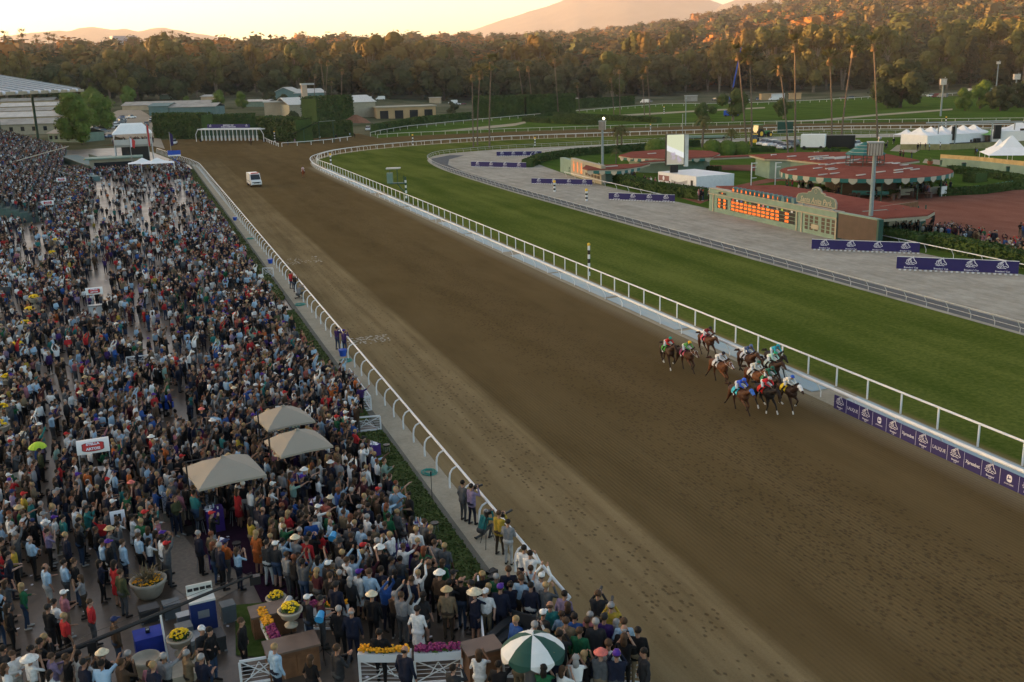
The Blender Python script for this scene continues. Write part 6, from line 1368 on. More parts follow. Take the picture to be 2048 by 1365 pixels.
for k, ((ax, ay), s, h, lb) in enumerate(HT):
    p = g(ax, ay); o = thing('high_table', p, lb, 'table', .1*k, 'high tables in purple cloth'); MB().box(-s*.62, s*.62, -s*.5, s*.5, .0, h-.03).build('cloth', M_purcloth, o); MB().box(-s*.64, s*.64, -s*.52, s*.52, h-.027, h).build('tabletop', M_purcloth, o); clutter(p, s*1.1, s*.9, h, 7, .1*k, 'on the '+' '.join(lb.split()[:6]), k)
    for t in (-1, 1):
        q = thing('bar_stool', (p[0]+t*.75+.1, p[1]+.25*t, 0), 'dark bar stool drawn up to the '+' '.join(lb.split()[:8]), 'stool', .3, 'bar stools at the high tables'); MB().lathe((0, 0, .72), [(.18, 0), (.19, .06)], 10).build('seat', M_black, q)
        for a in (.8, 2.4, 3.9, 5.5): MB().tube([(.12*math.cos(a), .12*math.sin(a), .72), (.22*math.cos(a), .22*math.sin(a), 0)], .014, 5).build('leg', M_steel, q)
for (ax, ay), lb in [((625, 975), 'round white cloth table near the middle umbrella'), ((775, 1010), 'round white cloth table with dishes left of the hedge'), ((840, 1105), 'round white table near the hedge beside the person with sun hat')]:
    p = g(ax, ay); o = thing('round_table', p, lb, 'table', 0, 'round white tables'); MB().lathe((0, 0, .7), [(.5, 0), (.52, .03), (.5, .05)], 20).build('tabletop', M_whcloth, o); MB().lathe((0, 0, 0), [(.28, 0), (.04, .05), (.04, .7)], 10).build('pedestal', M_steel, o); clutter(p, .7, .7, .75, 8, 0, 'on the '+' '.join(lb.split()[:7]), ax)
# road cases and control desk
CS = [((300, 1240), .7, .5, .55, M_case, 'black equipment case left of the white post'), ((345, 1232), .6, .5, .6, M_casegr, 'grey equipment case behind the white post'), ((372, 1290), .55, .5, .8, M_casegr, 'small grey case under the control desk'), ((402, 1300), .7, .7, .62, M_casegr, 'open topped grey case with a green light'), ((430, 1298), .7, .7, .6, M_case, 'dark case beside the case with a green light'), ((370, 1252), .5, .4, .5, M_steel, 'silver case with a paper label'), ((385, 1335), 1.4, .5, .25, M_casegr, 'long flat case lying in front of the grey cases'), ((458, 1240), .5, .5, .7, M_casegr, 'tall grey case at the edge of the dark lawn')]
for (ax, ay), a, b, c, m, lb in CS: cbox('equipment_case', g(ax, ay), a, b, c, m, lb, 'case', .15, 0, M_steel if 'silver' in lb or 'open' in lb else None, 'equipment cases behind the crane')
p = g(410, 1262); o = thing('control_desk', p, 'tall blue equipment rack with a white sloping control desk on top', 'equipment', .08); MB().box(-.45, .45, -.3, .38, 0, 1.3).build('rack', mat('deep_blue_case', (.01, .025, .11), .5, .1), o); mb = MB(); mb.hexa([(-.46, -.32), (.46, -.32), (.46, .4), (-.46, .4)], 1.303, 1.38, None); mb.build('desk', M_white2, o); MB().box(-.46, .46, .34, .4, 1.383, 1.75).build('back_panel', M_white2, o)
for k in range(4): MB().box(-.42+.22*k, -.24+.22*k, .33, .338, 1.5, 1.62).build('meter_window', M_black, o)
MB().box(-.2, .2, -.31, -.302, .7, 1.0).build('connector_panel', M_steel, o)
# lattice fences with flower boxes, the wooden counters and the stair
def lattice(A, B, h, label, box=None, top=True, grp='white lattice fence panels', z=0):
    A, B = Vector(A[:2]), Vector(B[:2]); d = B-A; L = d.length; o = thing('lattice_fence', (A.x, A.y, z), label, 'fence', math.atan2(d.y, d.x), grp); mb = MB()
    mb.box(0, L, -.03, .03, h-.08, h); mb.box(0, L, -.03, .03, .06, .14); n = max(1, round(L/1.5))
    for i in range(n+1): x = L*i/n; mb.box(x-.04, x+.04, -.035, .035, 0, h-.083)
    mb.build('frame', M_white, o); mb = MB(); s = L/n
    for i in range(n):
        x0, x1 = s*i+.04, s*(i+1)-.04
        for y, (p, q) in zip((-.012, .012), (((x0, .14), (x1, h-.08)), ((x0, h-.08), (x1, .14)))): mb.bar((p[0], y, p[1]), (q[0], y, q[1]), .02, .035)
        m = (x0+x1)/2; mb.bar((m-.3, -.012, .14+.22), (m, -.012, h*.85), .02, .03); mb.bar((m+.3, -.012, .36), (m, -.012, h*.85), .02, .03)
        for t in range(1, 5): mb.bar((x0, .0, .14+(h-.25)*t/5), (x1, .0, .14+(h-.25)*t/5), .012, .014)
    mb.build('lattice', M_white, o)
    if box:
        MB().box(0, L, -.2, .16, h+.003, h+.30).build('flower_box', M_white, o); rr = random.Random(int(L*100)); mb = MB(); leaves(mb, (L/2, 0, h+.32), (L/2, .2, .14), int(120*L), .07, rr, 0); mb.build('foliage', M_lime, o)
        for k, m in enumerate(box):
            mb = MB(); x0, x1 = L*k/len(box), L*(k+1)/len(box); 
            for _ in range(int(110*(x1-x0))): mb.ball((rr.uniform(x0+.05, x1-.05), rr.uniform(-.18, .14), h+.36+rr.uniform(0, .13)), rr.uniform(.04, .07), 5, 4, (1, 1, .7))
            mb.build('flowers', m, o)
    return o
lattice(g(722, 1372), g(826, 1372), 1.0, 'white lattice fence topped with orange flowers at the bottom edge', [M_mumo]); lattice(g(832, 1372), g(925, 1366), 1.0, 'white lattice fence topped with magenta flowers left of the wooden counter', [M_mump])
lattice(g(560, 1335), g(525, 1262), .5, 'low white flower box of orange and magenta flowers beside the dark lawn', [M_mump, M_mumo]); lattice(g(612, 1262), g(700, 1262), .7, 'white flower box with magenta flowers under the bronze grass bowl', [M_mump, M_mumo])
lattice((9.0, 28.6), (10.3, 33.2), 1.0, 'white lattice stair railing rising left of the striped umbrella'); lattice(g(1008, 1358), g(1120, 1360), 1.0, 'white lattice railing in front of the striped umbrella'); lattice(g(484, 1375), g(560, 1362), 1.0, 'white rail panel at the bottom edge below the dark lawn'); lattice(g(1215, 1366), g(1292, 1372), 1.0, 'white rail corner at the bottom right among the spectators')
lattice((9.2, 57.2), (11.35, 57.0), 1.0, 'front side of the white lattice enclosure beside the hedge'); lattice((11.35, 57.0), (11.35, 63.5), 1.0, 'track side of the white lattice enclosure beside the hedge', z=0); lattice((10.4, 104), (11.4, 103.5), 1.0, 'far white lattice corner where spectators lean on the rail'); lattice(g(255, 740), g(320, 733), .95, 'white lattice gate standing alone in the middle of the crowd')
lattice(g(650, 872), g(762, 862), .95, 'white rail behind the tables beside the middle umbrella')
def counter(p, sx, sy, h, label, rz=0):
    o = thing('wooden_counter', p, label, 'counter', rz, 'brown wooden counters'); MB().box(-sx/2, sx/2, -sy/2, sy/2, 0, h-.08).build('body', M_wood, o); MB().box(-sx/2-.06, sx/2+.06, -sy/2-.06, sy/2+.06, h-.077, h).build('top', mat('brown_counter_top', (.14, .095, .07), .5, .15, 2), o)
    for k in range(2): x = -sx/2+sx*(k+.5)/2; MB().box(x-sx*.2, x+sx*.2, -sy/2-.025, -sy/2-.003, .12, h-.25).build('front_panel', M_wood, o)
    return o
counter(g(965, 1362), 1.15, .8, 1.35, 'brown wooden counter between the magenta flowers and the stair railing', .05); counter(g(587, 1340), 1.7, .9, 1.05, 'brown wooden counter carrying the urn left of the cameraman', .05); counter(g(548, 1262), 1.5, .8, .95, 'brown topped counter with papers beside the carpet edge', .05)
p = g(372, 1350); o = thing('stone_plinth', (p[0], p[1], 0), 'low pale stone ledge under the near urn', 'ledge', .05); MB().box(-.9, .8, -.5, .5, 0, .28).build('ledge', M_stone, o)
for ob in list(COL.objects):
    if ob.get('label', '').startswith('near stone urn'): ob.location.z = .283
sheet('dark_lawn', [g(470, 1212)[:2], g(540, 1205)[:2], g(560, 1320)[:2], g(472, 1312)[:2]], .03, M_lawn2, px=False)
o = thing('stair', (10.4, 29.0, 0), 'dark steps going down between white railings beside the striped umbrella', 'stairs', -.9)
for k in range(6): MB().box(-.9+k*.3, -.6+k*.3-.003, -.7, .7, 0, .9-k*.14).build('step', M_case, o)
MB().box(-.95, .95, .72, .80, 0, 1.15).build('side_wall', M_case, o)
# sponsor bar tents
def bar(ax, ay, w_, label, curved=True, big=False):
    p = g(ax, ay); o = thing('sponsor_stand', p, label, 'stand', .05, 'sponsor drink stands'); z = 2.0; h = 1.0*w_/2.6; hw = w_/2; dp = .9
    m = mat('stand_white', (.62, .62, .60), .5, .03)
    mb = MB(); n = 8; row = [(-dp*.5*math.cos(math.pi*t/n), z+h*math.sin(math.pi*t/n)*1.0) for t in range(n+1)]
    fr = [(-dp*.55, z)]+[(-dp*.55*math.cos(math.pi*.5*t/n), z+h*math.sin(math.pi*.5*t/n)) for t in range(1, n+1)]
    full = [(-dp*.55*math.cos(math.pi*t/(2*n)), z+h*math.sin(math.pi*t/(2*n))) for t in range(2*n+1)]
    for (a, b), (c, d_) in zip(full, full[1:]): mb.poly([(-hw, a, b), (hw, a, b), (hw, c, d_), (-hw, c, d_)])
    mb.build('hood', m, o, True); mb = MB(); mb.poly([(-hw, a, b) for a, b in full]); mb.poly([(hw, a, b) for a, b in full][::-1]); mb.build('hood_ends', M_red if big else m, o)
    pts = []; N = 28
    def P(u, v): 
        t = v*.5*math.pi*.96+.04; return (u*hw, -dp*.55*math.cos(t)-.012, z+h*math.sin(t)+.004)
    def shp(s, mm, nm, off):
        mb = MB(); K = 30; R = []
        for k in range(K):
            a = 2*math.pi*k/K; x = .72*s*abs(math.cos(a))**.55*(1 if math.cos(a) > 0 else -1); y = .36*s*abs(math.sin(a))**.75*(1 if math.sin(a) > 0 else -1); R.append((x*(1-.06*math.cos(4*a)), .38+y*.8))
        cc_ = P(0, .38)
        pp = [P(x, y) for x, y in R]; pp = [(a, b-off, c) for a, b, c in pp]; c0 = (cc_[0], cc_[1]-off, cc_[2])
        for k in range(K): mb.poly([c0, pp[k], pp[(k+1) % K]])
        return mb.build(nm, mm, o)
    shp(1.0, mat('dark_red_print', (.18, .02, .02), .5, 0), 'emblem_border', .006); shp(.9, mat('red_print', (.42, .03, .025), .5, 0), 'emblem_panel', .012)
    tl = math.atan2(h*.45, dp*.20)
    q1, q2 = P(0, .50), P(0, .24); s_ = h*.30
    text('STELLA', s_, M_ink, o, (q1[0], q1[1]-.045, q1[2]+.04), (R_(50), 0, 0), ext=.004, sx=1.1, off=.012*w_/2.6); text('ARTOIS', s_, M_ink, o, (q2[0], q2[1]-.055, q2[2]+.02), (R_(69), 0, 0), ext=.004, sx=1.1, off=.012*w_/2.6)
    MB().box(-hw, hw, -.4, .3, .9, 1.0).build('counter', M_steel, o); MB().box(-hw*.95, hw*.95, -.35, .25, 0, .897).build('front', m if not big else M_case, o)
    for x in (-hw+.05, hw-.05):
        for y in (-dp*.5, dp*.5): MB().tube([(x, y, 0), (x, y, z)], .025, 5).build('post', M_steel, o)
bar(198, 975, 1.5, 'near white drinks stand with red emblem and barrel shaped hood', big=True); bar(195, 632, 1.4, 'middle distance drinks stand with red emblem in the dense crowd'); bar(100, 436, 1.7, 'drinks stand with red emblem next to the empty paving on the left'); bar(126, 384, 1.7, 'distant drinks stand with red emblem left of the yellow flower row'); bar(210, 342, 2.2, 'farthest drinks stand with red emblem below the yellow kiosk')
# patterned screens
def patmat():
    m = bpy.data.materials.new('lattice_print'); m.use_nodes = True; t = m.node_tree; b = t.nodes['Principled BSDF']; tc = node(t, 'ShaderNodeTexCoord'); mp = node(t, 'ShaderNodeMapping'); mp.inputs['Rotation'].default_value = (0, R_(45), 0); mp.inputs['Scale'].default_value = (5.5, 5.5, 5.5); t.links.new(tc.outputs['Object'], mp.inputs[0])
    sp = node(t, 'ShaderNodeSeparateXYZ'); t.links.new(mp.outputs[0], sp.inputs[0]); f = lambda s: M_(t, 'ABSOLUTE', M_(t, 'SUBTRACT', M_(t, 'FRACT', s), .5)); d = M_(t, 'MAXIMUM', f(sp.outputs[0]), f(sp.outputs[2]))
    t.links.new(MIX(t, RNG(t, d, .40, .42), (.36, .40, .47), (.10, .14, .22)), b.inputs['Base Color']); b.inputs['Roughness'].default_value = .8; return m
M_pat = patmat()
for A, B, h, lb in [(g(330, 1040), g(432, 1030), 1.35, 'pale blue lattice patterned screen under the nearest umbrella'), (g(520, 905), g(640, 893), 1.3, 'pale blue lattice patterned screen between the two far umbrellas'), (g(430, 1010), g(520, 995), 1.2, 'short patterned screen right of the nearest umbrella pole')]:
    d = B-A; o = thing('patterned_screen', A, lb, 'screen', math.atan2(d.y, d.x), 'lattice patterned screens'); MB().box(0, d.length, -.03, .03, .45, h).build('cloth', M_pat, o); MB().box(0, d.length, -.3, .3, 0, .447).build('bench_base', M_stone, o)
    for x in (0, d.length): MB().tube([(x, 0, 0), (x, 0, h+.05)], .03, 6).build('post', M_white, o)
# bits beside the rail
for ax, ay, c, lb in [(686, 712, M_blue, 'blue plastic tub by the near rail beside the coiled hose'), (541, 527, M_blue, 'blue plastic tub in the middle distance by the rail'), (470, 441, M_blue, 'farthest blue tub beside the rail')]:
    o = thing('plastic_tub', g(ax, ay, .06), lb, 'tub', 0, 'blue tubs beside the rail'); MB().lathe((0, 0, 0), [(.22, 0), (.3, .45), (.27, .45), (.2, .05)], 14).build('tub', c, o); MB().lathe((0, 0, .45), [(.32, 0), (.32, .03)], 14).build('rim', c, o)
M_hose = mat('turquoise_hose', (.03, .25, .20), .5, .1)
for ax, ay, r, lb in [(858, 946, .42, 'coil of turquoise hose on the path near the microphone stand'), (692, 722, .45, 'coil of turquoise hose by the blue tub'), (600, 610, .5, 'small coil of turquoise hose beside the crouching photographers'), (500, 478, .5, 'farthest coil of turquoise hose by the rail')]:
    rr = random.Random(ax); pts = []
    for k in range(90): a = k*.5; q = r*(1+rr.uniform(-.10, .1))*(.75+.25*math.sin(k*.13)); pts.append((q*math.cos(a)*1.0, q*math.sin(a)*1.1, .02+.0006*k))
    o = MB().tube(pts, .016, 5).build('garden_hose', M_hose); o.location = g(ax, ay, .06); tag(o, lb, 'hose', 'hose coils on the path')
o = thing('microphone_stand', g(865, 1012), 'thin black microphone stand on the hedge edge by the hose coil', 'stand'); MB().tube([(0, 0, 0), (0, 0, 1.55)], .014, 6).build('pole', M_black, o)
for k in range(3): a = 2.1*k; MB().tube([(0, 0, .3), (.25*math.cos(a), .25*math.sin(a), 0)], .01, 4).build('leg', M_black, o)
MB().tube([(0, 0, 1.5), (0, 0, 1.72)], [.03, .04], 8).build('microphone', M_black, o)
for k, (ax, ay) in enumerate([(985, 1160), (993, 1172), (1000, 1184), (984, 1150)]):
    p = g(ax, ay, .06); o = thing('camera_bag', p, ['black camera bag on the path edge next to white papers', 'dark red topped bag behind the black camera bag', 'white paper bag on the kerb below the camera bags', 'smallest dark bag at the head of the line on the path'][k], 'bag', .4, 'bags left on the path'); m = (M_black, M_case, M_ink, M_black)[k]; MB().box(-.22, .22, -.13, .13, 0, .2 if m is not M_ink else .05).build('bag', m, o)
    MB().tube([(-.15, 0, .2), (-.08, 0, .3), (.08, 0, .3), (.15, 0, .2)], .012, 4).build('handle', m, o)
o = thing('baby_stroller', g(335, 828), 'blue baby stroller on the open paving', 'stroller', .8); MB().box(-.25, .25, -.35, .35, .4, .75).build('seat', M_blue, o); mb = MB(); mb.ball((0, .05, .95), .3, 10, 6, (1, 1.1, .7)); mb.build('hood', M_blue, o)
for x in (-.27, .27):
    for y in (-.35, .35): mb = MB(); mb.tube([(x, y, .13), (x*1.15, y, .13)], .13, 10); mb.build('wheel', M_tyre, o)
MB().tube([(-.25, .35, .4), (-.25, .65, 1.0), (.25, .65, 1.0), (.25, .35, .4)], .015, 5).build('push_handle', M_steel, o)
o = thing('placard', g(245, 1105), 'white placard with two dark figures held up in the crowd', 'sign', .1); MB().box(-.3, .3, -.01, .01, 1.35, 1.95).build('board', M_ink, o); mb = MB(); mb.box(-.14, -.02, -.02, -.011, 1.45, 1.8); mb.box(.02, .14, -.02, -.011, 1.45, 1.8); mb.build('figures', M_black, o)
o = thing('green_parasol', g(85, 957), 'lime green parasol folded over in the crowd at left', 'parasol', .6); mb = MB(); mb.lathe((0, 0, 1.7), [(.46, 0), (.38, .12), (.2, .24), (.02, .30)], 10); mb.build('canopy', mat('lime_cloth', (.35, .5, .03), .7, .1), o); MB().tube([(0, 0, 1.0), (0, 0, 2.0)], .012, 5).build('pole', M_steel, o)
for ax, ay, lb in [(672, 1150, 'blue lamp housing on a stand behind the person in red'), (585, 1290, 'film lamp on a stand beside the wooden counter'), (648, 1322, 'blue covered lamp by the cameraman')]:
    p = g(ax, ay); o = thing('film_lamp', p, lb, 'lamp', .5, 'film lamps on stands'); MB().tube([(0, 0, 0), (0, 0, 1.6)], .015, 6).build('stand', M_black, o); mb = MB(); mb.tube([(-.14, -.1, 1.68), (.14, .1, 1.78)], [.16, .11], 10); mb.build('lamp_head', mat('cyan_housing', (.03, .25, .5), .4, .05) if 'blue' in lb else M_steel, o)
    for k in range(3): a = 2.1*k; MB().tube([(0, 0, .5), (.35*math.cos(a), .35*math.sin(a), 0)], .012, 4).build('leg', M_black, o)
o = thing('white_post', g(338, 1330), 'slanting white tube standing beside the blue cloth table', 'post'); MB().tube([(0, 0, 0), (-.08, .25, 1.9)], .035, 8).build('tube', M_white, o); MB().box(-.1, .1, -.1, .1, 0, .05).build('foot', M_white, o)
def litter(name, zone, n, m, s, label):
    mb = MB(); rr = random.Random(n)
    for _ in range(n):
        x, y = zone(rr); a = rr.uniform(0, 3); c, q = math.cos(a)*s, math.sin(a)*s; z = .013; mb.poly([(x-c, y-q, z), (x+q*.7, y-c*.7, z), (x+c, y+q, z), (x-q*.7, y+c*.7, z)])
    o = mb.build(name, m); o['kind'] = 'stuff'; o['label'] = label
litter('paper_scraps', lambda r: (r.uniform(-12, 9), r.uniform(27, 120)), 260, M_ink, .09, 'small scraps of white paper scattered on the paving')
litter('sand_marks', lambda r: ((r.uniform(13.2, 16.5), 74+r.uniform(-1.1, 1.1)) if r.random() < .5 else (r.uniform(13.0, 17.5), 112+r.uniform(-2.0, 2.0))), 150, mat('white_sand', (.42, .38, .30), .9, .1), .13, 'patches of white marks on the tan dirt beside the rail')
def clods():
    mb = MB(); rr = random.Random(12)
    for ax, ay in ((1335, 735), (1372, 744), (1413, 713), (1438, 768), (1493, 752), (1541, 768), (1508, 788), (1478, 826), (1529, 823), (1574, 820)):
        p = g(ax, ay)
        for _ in range(34): k = rr.random(); mb.ball((p.x+rr.gauss(0, .25+.2*k), p.y+.6+2.4*k, abs(rr.gauss(0, .35))*(1-k*.5)+.02), rr.uniform(.012, .035), 5, 4)
    o = mb.build('dirt_clods', mat('flying_dirt', (.10, .07, .04), 1, .2)); o['kind'] = 'stuff'; o['label'] = 'clods of dirt thrown up behind the galloping horses'
clods()
# ================================================================ PEOPLE
def capsule(mb, a, b, r0, r1, n=12):
    a, b = Vector(a), Vector(b); d = (b-a); L = d.length; d = d.normalized() if L > 1e-6 else Vector((0, 0, 1)); pts = []; rs = []
    for t in (-.999, -.8, -.45, 0): pts.append(a+d*r0*t); rs.append(r0*math.sqrt(max(.002, 1-t*t)))
    for t in (0, .45, .8, .999): pts.append(b+d*r1*t); rs.append(r1*math.sqrt(max(.002, 1-t*t)))
    if L < 1e-6: pts[3] = pts[3]-d*1e-4; pts[4] = pts[4]+d*1e-4
    mb.tube(pts, rs, n)
def fuse(caps, voxel, faces_list):
    "one continuous skin round all capsules; returns [(verts, polys(list), label per face)] for each face budget"
    mb = MB()
    for c in caps: capsule(mb, *c[:4])
    me = mb.mesh('tmp', M_black); o = bpy.data.objects.new('tmp', me); COL.objects.link(o)
    m = o.modifiers.new('r', 'REMESH'); m.mode = 'VOXEL'; m.voxel_size = voxel; m.use_smooth_shade = True
    sm = o.modifiers.new('s', 'SMOOTH'); sm.iterations = 3; sm.factor = .5
    dc = o.modifiers.new('d', 'DECIMATE'); out = []
    A = np.array([c[0] for c in caps]); B = np.array([c[1] for c in caps]); R0 = np.array([c[2] for c in caps]); R1 = np.array([c[3] for c in caps]); Lb = np.array([c[4] for c in caps])
    dc.ratio = 1.0; bpy.context.view_layer.update(); e = o.evaluated_get(bpy.context.evaluated_depsgraph_get()); nfull = len(e.data.polygons)*2
    for fl in faces_list:
        dc.ratio = min(1.0, fl/max(1, nfull)); bpy.context.view_layer.update(); e = o.evaluated_get(bpy.context.evaluated_depsgraph_get()); em = bpy.data.meshes.new_from_object(e)
        co = np.empty(len(em.vertices)*3); em.vertices.foreach_get('co', co); co = co.reshape(-1, 3); ps = [tuple(p.vertices) for p in em.polygons]
        ce = np.array([co[list(p)].mean(0) for p in ps]); best = np.full(len(ce), 9.); lab = np.zeros(len(ce), int)
        for i in range(len(caps)):
            ab = B[i]-A[i]; t = np.clip(((ce-A[i])@ab)/max(1e-9, ab@ab), 0, 1); dd = np.linalg.norm(ce-(A[i]+t[:, None]*ab), axis=1)-(R0[i]+(R1[i]-R0[i])*t)
            k = dd < best; best[k] = dd[k]; lab[k] = Lb[i]
        out.append((co, ps, lab)); bpy.data.meshes.remove(em)
    bpy.data.objects.remove(o); bpy.data.meshes.remove(me); return out
SK, TOP, BOT, SHOE = 0, 1, 2, 3
def hand(w, d, side, grip=False, fing=True):
    w, d = Vector(w), Vector(d).normalized(); c = [(tuple(w), tuple(w+d*.075), .026, .030, SK)]
    s = d.cross(Vector((0, 0, 1))); s = s.normalized() if s.length > .05 else Vector((1, 0, 0)); u = s.cross(d)
    if fing:
        for k, L in enumerate((.062, .074, .07, .052)):
            b = w+d*.085+s*(k-1.5)*.017; m = b+d*L*.55; t = m+(d*.6-u*(.8 if grip else .25)).normalized()*L*.5
            c += [(tuple(b), tuple(m), .0105, .010, SK), (tuple(m), tuple(t), .010, .0085, SK)]
        b = w+d*.03-s*side*.028; c += [(tuple(b), tuple(b+(d*.7-s*side*.7).normalized()*.05), .013, .010, SK)]
    return c
ARMS = {  # (elbow, wrist, hand direction) for the right arm (+x); left mirrored unless given
 'down': ((.27, -.03, 1.14), (.27, .06, .90), (0, .15, -1)), 'folded': ((.27, .02, 1.15), (-.02, .22, 1.17), (-1, 0, .1)), 'face': ((.25, .22, 1.26), (.09, .27, 1.50), (-.35, .1, 1)),
 'high': ((.27, .12, 1.62), (.10, .25, 1.86), (-.1, .2, 1)), 'point': ((.25, .26, 1.46), (.22, .52, 1.58), (0, 1, .25)), 'paper': ((.26, .03, 1.15), (.13, .27, 1.17), (-.3, 1, 0)), 'hips': ((.38, -.05, 1.16), (.20, .04, .99), (-1, .2, -.2)), 'clap': ((.27, .12, 1.2), (.05, .32, 1.32), (-.2, .6, .6))}
def body(armR, armL, kind='man', stance=0, coat=False, sleeve=True, short=False):
    f = kind != 'man'; sh = .165 if f else .19; hp = .10 if f else .095; c = []
    c += [((-.055, 0, .98), (-sh*.62, 0, 1.34), .112 if not f else .108, .098 if f else .115, TOP), ((.055, 0, .98), (sh*.62, 0, 1.34), .112 if not f else .108, .098 if f else .115, TOP), ((0, .02, 1.05), (0, .02, 1.3), .12, .12, TOP), ((-sh, 0, 1.405), (sh, 0, 1.405), .058, .058, TOP), ((0, 0, 1.40), (0, .01, 1.44), .085, .06, TOP)]
    if f: c += [((-.075, .09, 1.26), (.075, .09, 1.26), .062, .062, TOP)]
    if coat: c += [((-.075, -.01, .88), (-.08, 0, 1.1), .13, .12, TOP), ((.075, -.01, .88), (.08, 0, 1.1), .13, .12, TOP)]
    c += [((0, .0, 1.42), (0, .015, 1.54), .054, .052, SK), ((0, .02, 1.63), (0, .022, 1.66), .088, .086, SK), ((0, .05, 1.565), (0, .045, 1.60), .058, .07, SK), ((0, .108, 1.625), (0, .122, 1.605), .012, .015, SK), ((-.09, .01, 1.62), (-.09, .01, 1.64), .016, .018, SK), ((.09, .01, 1.62), (.09, .01, 1.64), .016, .018, SK)]
    c += [((-hp*.8, -.02, .93), (hp*.8, -.02, .93), .125, .125, BOT if kind != 'dress' else TOP)]
    st = [(.0, 0), (.06, -.05), (-.05, .08)][stance]
    for i, s in enumerate((-1, 1)):
        fy = st[i]; kx = s*(hp+.01); ll = TOP if False else BOT; sl = SK if (kind == 'dress' or short) else BOT
        c += [((s*hp*.95, -.01, .88), (kx, fy*.5+.015, .50), .090, .062, BOT if kind != 'dress' else SK), ((kx, fy*.5+.01, .48), (s*(hp+.015), fy-.02, .11), .060 if not f else .055, .042, sl), ((s*(hp+.015), fy-.03, .055), (s*(hp+.03), fy+.15, .04), .045, .036, SHOE)]
    if kind == 'dress':
        for a in range(8): t = 2*math.pi*a/8; c += [((.07*math.cos(t), .05*math.sin(t), .95), (.15*math.cos(t), .12*math.sin(t), .56), .09, .055, TOP)]
    for s, nm in ((1, armR), (-1, armL)):
        e, w, d = ARMS[nm]; e, w, d = [Vector((q[0]*s, q[1], q[2])) for q in (e, w, d)]; S0 = Vector((s*sh, 0, 1.40)); k = .055 if not f else .047
        if nm == 'folded' and s == -1: w = w+Vector((0, .05, -.05))
        c += [(tuple(S0), tuple(e), k, k*.82, TOP), (tuple(e), tuple(w), k*.8, .030 if not sleeve else .036, TOP if sleeve else SK)]; c += hand(w, d, s, nm in ('face', 'high', 'paper'))
    return c
PO = [('man', 'down', 'down', dict(coat=True)), ('man', 'folded', 'folded', dict(stance=1)), ('man', 'face', 'face', dict(coat=True, stance=2)), ('man', 'high', 'high', dict(sleeve=True)), ('man', 'point', 'down', dict(sleeve=False, stance=1)), ('man', 'paper', 'paper', dict(sleeve=False)), ('man', 'hips', 'down', dict(stance=1)), ('man', 'clap', 'clap', dict(coat=True)), ('man', 'down', 'paper', dict(sleeve=False, short=True)),
      ('woman', 'down', 'paper', dict(stance=1)), ('woman', 'face', 'face', dict(sleeve=False)), ('woman', 'high', 'down', dict(sleeve=False)), ('dress', 'down', 'down', dict(sleeve=False)), ('dress', 'face', 'paper', dict(sleeve=False)), ('woman', 'folded', 'folded', dict())]
POSET = {0: 'standing with arms down', 1: 'with folded arms', 2: 'hands up at the face', 3: 'both arms raised', 4: 'one arm pointing ahead', 5: 'reading a programme', 6: 'one hand on the hip', 7: 'clapping hands', 8: 'holding something low', 9: 'holding a programme', 10: 'hands up at the face', 11: 'one arm raised high', 12: 'standing with arms down', 13: 'one hand at the face', 14: 'with folded arms'}
def pmat(slot, name, rough=.8):
    m = bpy.data.materials.new(name); m.use_nodes = True; t = m.node_tree; b = t.nodes['Principled BSDF']; b.inputs['Roughness'].default_value = rough; b.inputs['Specular IOR Level'].default_value = .2
    a = node(t, 'ShaderNodeAttribute'); a.attribute_type = 'OBJECT'; a.attribute_name = slot; tc = node(t, 'ShaderNodeTexCoord')
    n = NOISE(t, tc.outputs['Object'], 9, 3); hs = node(t, 'ShaderNodeHueSaturation'); t.links.new(RNG(t, n, .3, .7, .75, 1.2), hs.inputs['Value']); t.links.new(a.outputs['Color'], hs.inputs['Color']); t.links.new(hs.outputs[0], b.inputs['Base Color']); return m
PM = [pmat('skin_rgb', 'skin', .6), pmat('top_rgb', 'top_cloth'), pmat('bottom_rgb', 'bottom_cloth'), pmat('shoe_rgb', 'shoe_leather', .5)]
PMH = pmat('hair_rgb', 'hair_or_hat', .7)
def tomesh(name, co, ps, lab, mats):
    me = bpy.data.meshes.new(name); me.from_pydata(co.tolist(), [], ps)
    for m in mats: me.materials.append(m)
    me.polygons.foreach_set('material_index', lab.astype(np.int32)); me.polygons.foreach_set('use_smooth', [True]*len(ps)); return me
BODY = []; LOD = []
for kind, ar, al, kw in PO:
    hi, lo = fuse(body(ar, al, kind, **kw), .0105, [3000, 230]); BODY.append(tomesh('person', *hi, PM)); LOD.append(lo)
def headgear(kind):
    mb = MB(); c = (0, .02, 1.66)
    if kind == 'short hair': mb.ball((0, .004, 1.672), .102, 10, 7, (.98, 1.04, .98))
    elif kind == 'long hair': mb.ball((0, .0, 1.668), .108, 10, 7, (1, 1.04, 1)); mb.ball((0, -.055, 1.54), .095, 8, 6, (1.05, .62, 1.75))
    elif kind == 'bun': mb.ball((0, .0, 1.668), .106, 10, 7, (1, 1.02, 1)); mb.ball((0, -.10, 1.72), .05, 7, 5)
    elif kind == 'bald head': mb.ball((0, -.03, 1.63), .088, 9, 6, (1.02, .8, .62))
    elif kind == 'cap': mb.ball((0, .005, 1.685), .106, 10, 7, (1, 1.05, .85)); mb.hexa([(-.065, .08), (.065, .08), (.05, .19), (-.05, .19)], 1.685, 1.70)
    elif kind == 'straw hat': mb.lathe((0, .0, 1.685), [(.19, 0), (.19, .012), (.108, .02), (.102, .09), (.06, .12)], 14)
    elif kind == 'wide hat': mb.lathe((0, .0, 1.685), [(.25, -.03), (.25, -.02), (.115, .015), (.105, .08), (.05, .11)], 14)
    return mb
HG = {k: headgear(k) for k in ('short hair', 'long hair', 'bun', 'bald head', 'cap', 'straw hat', 'wide hat')}
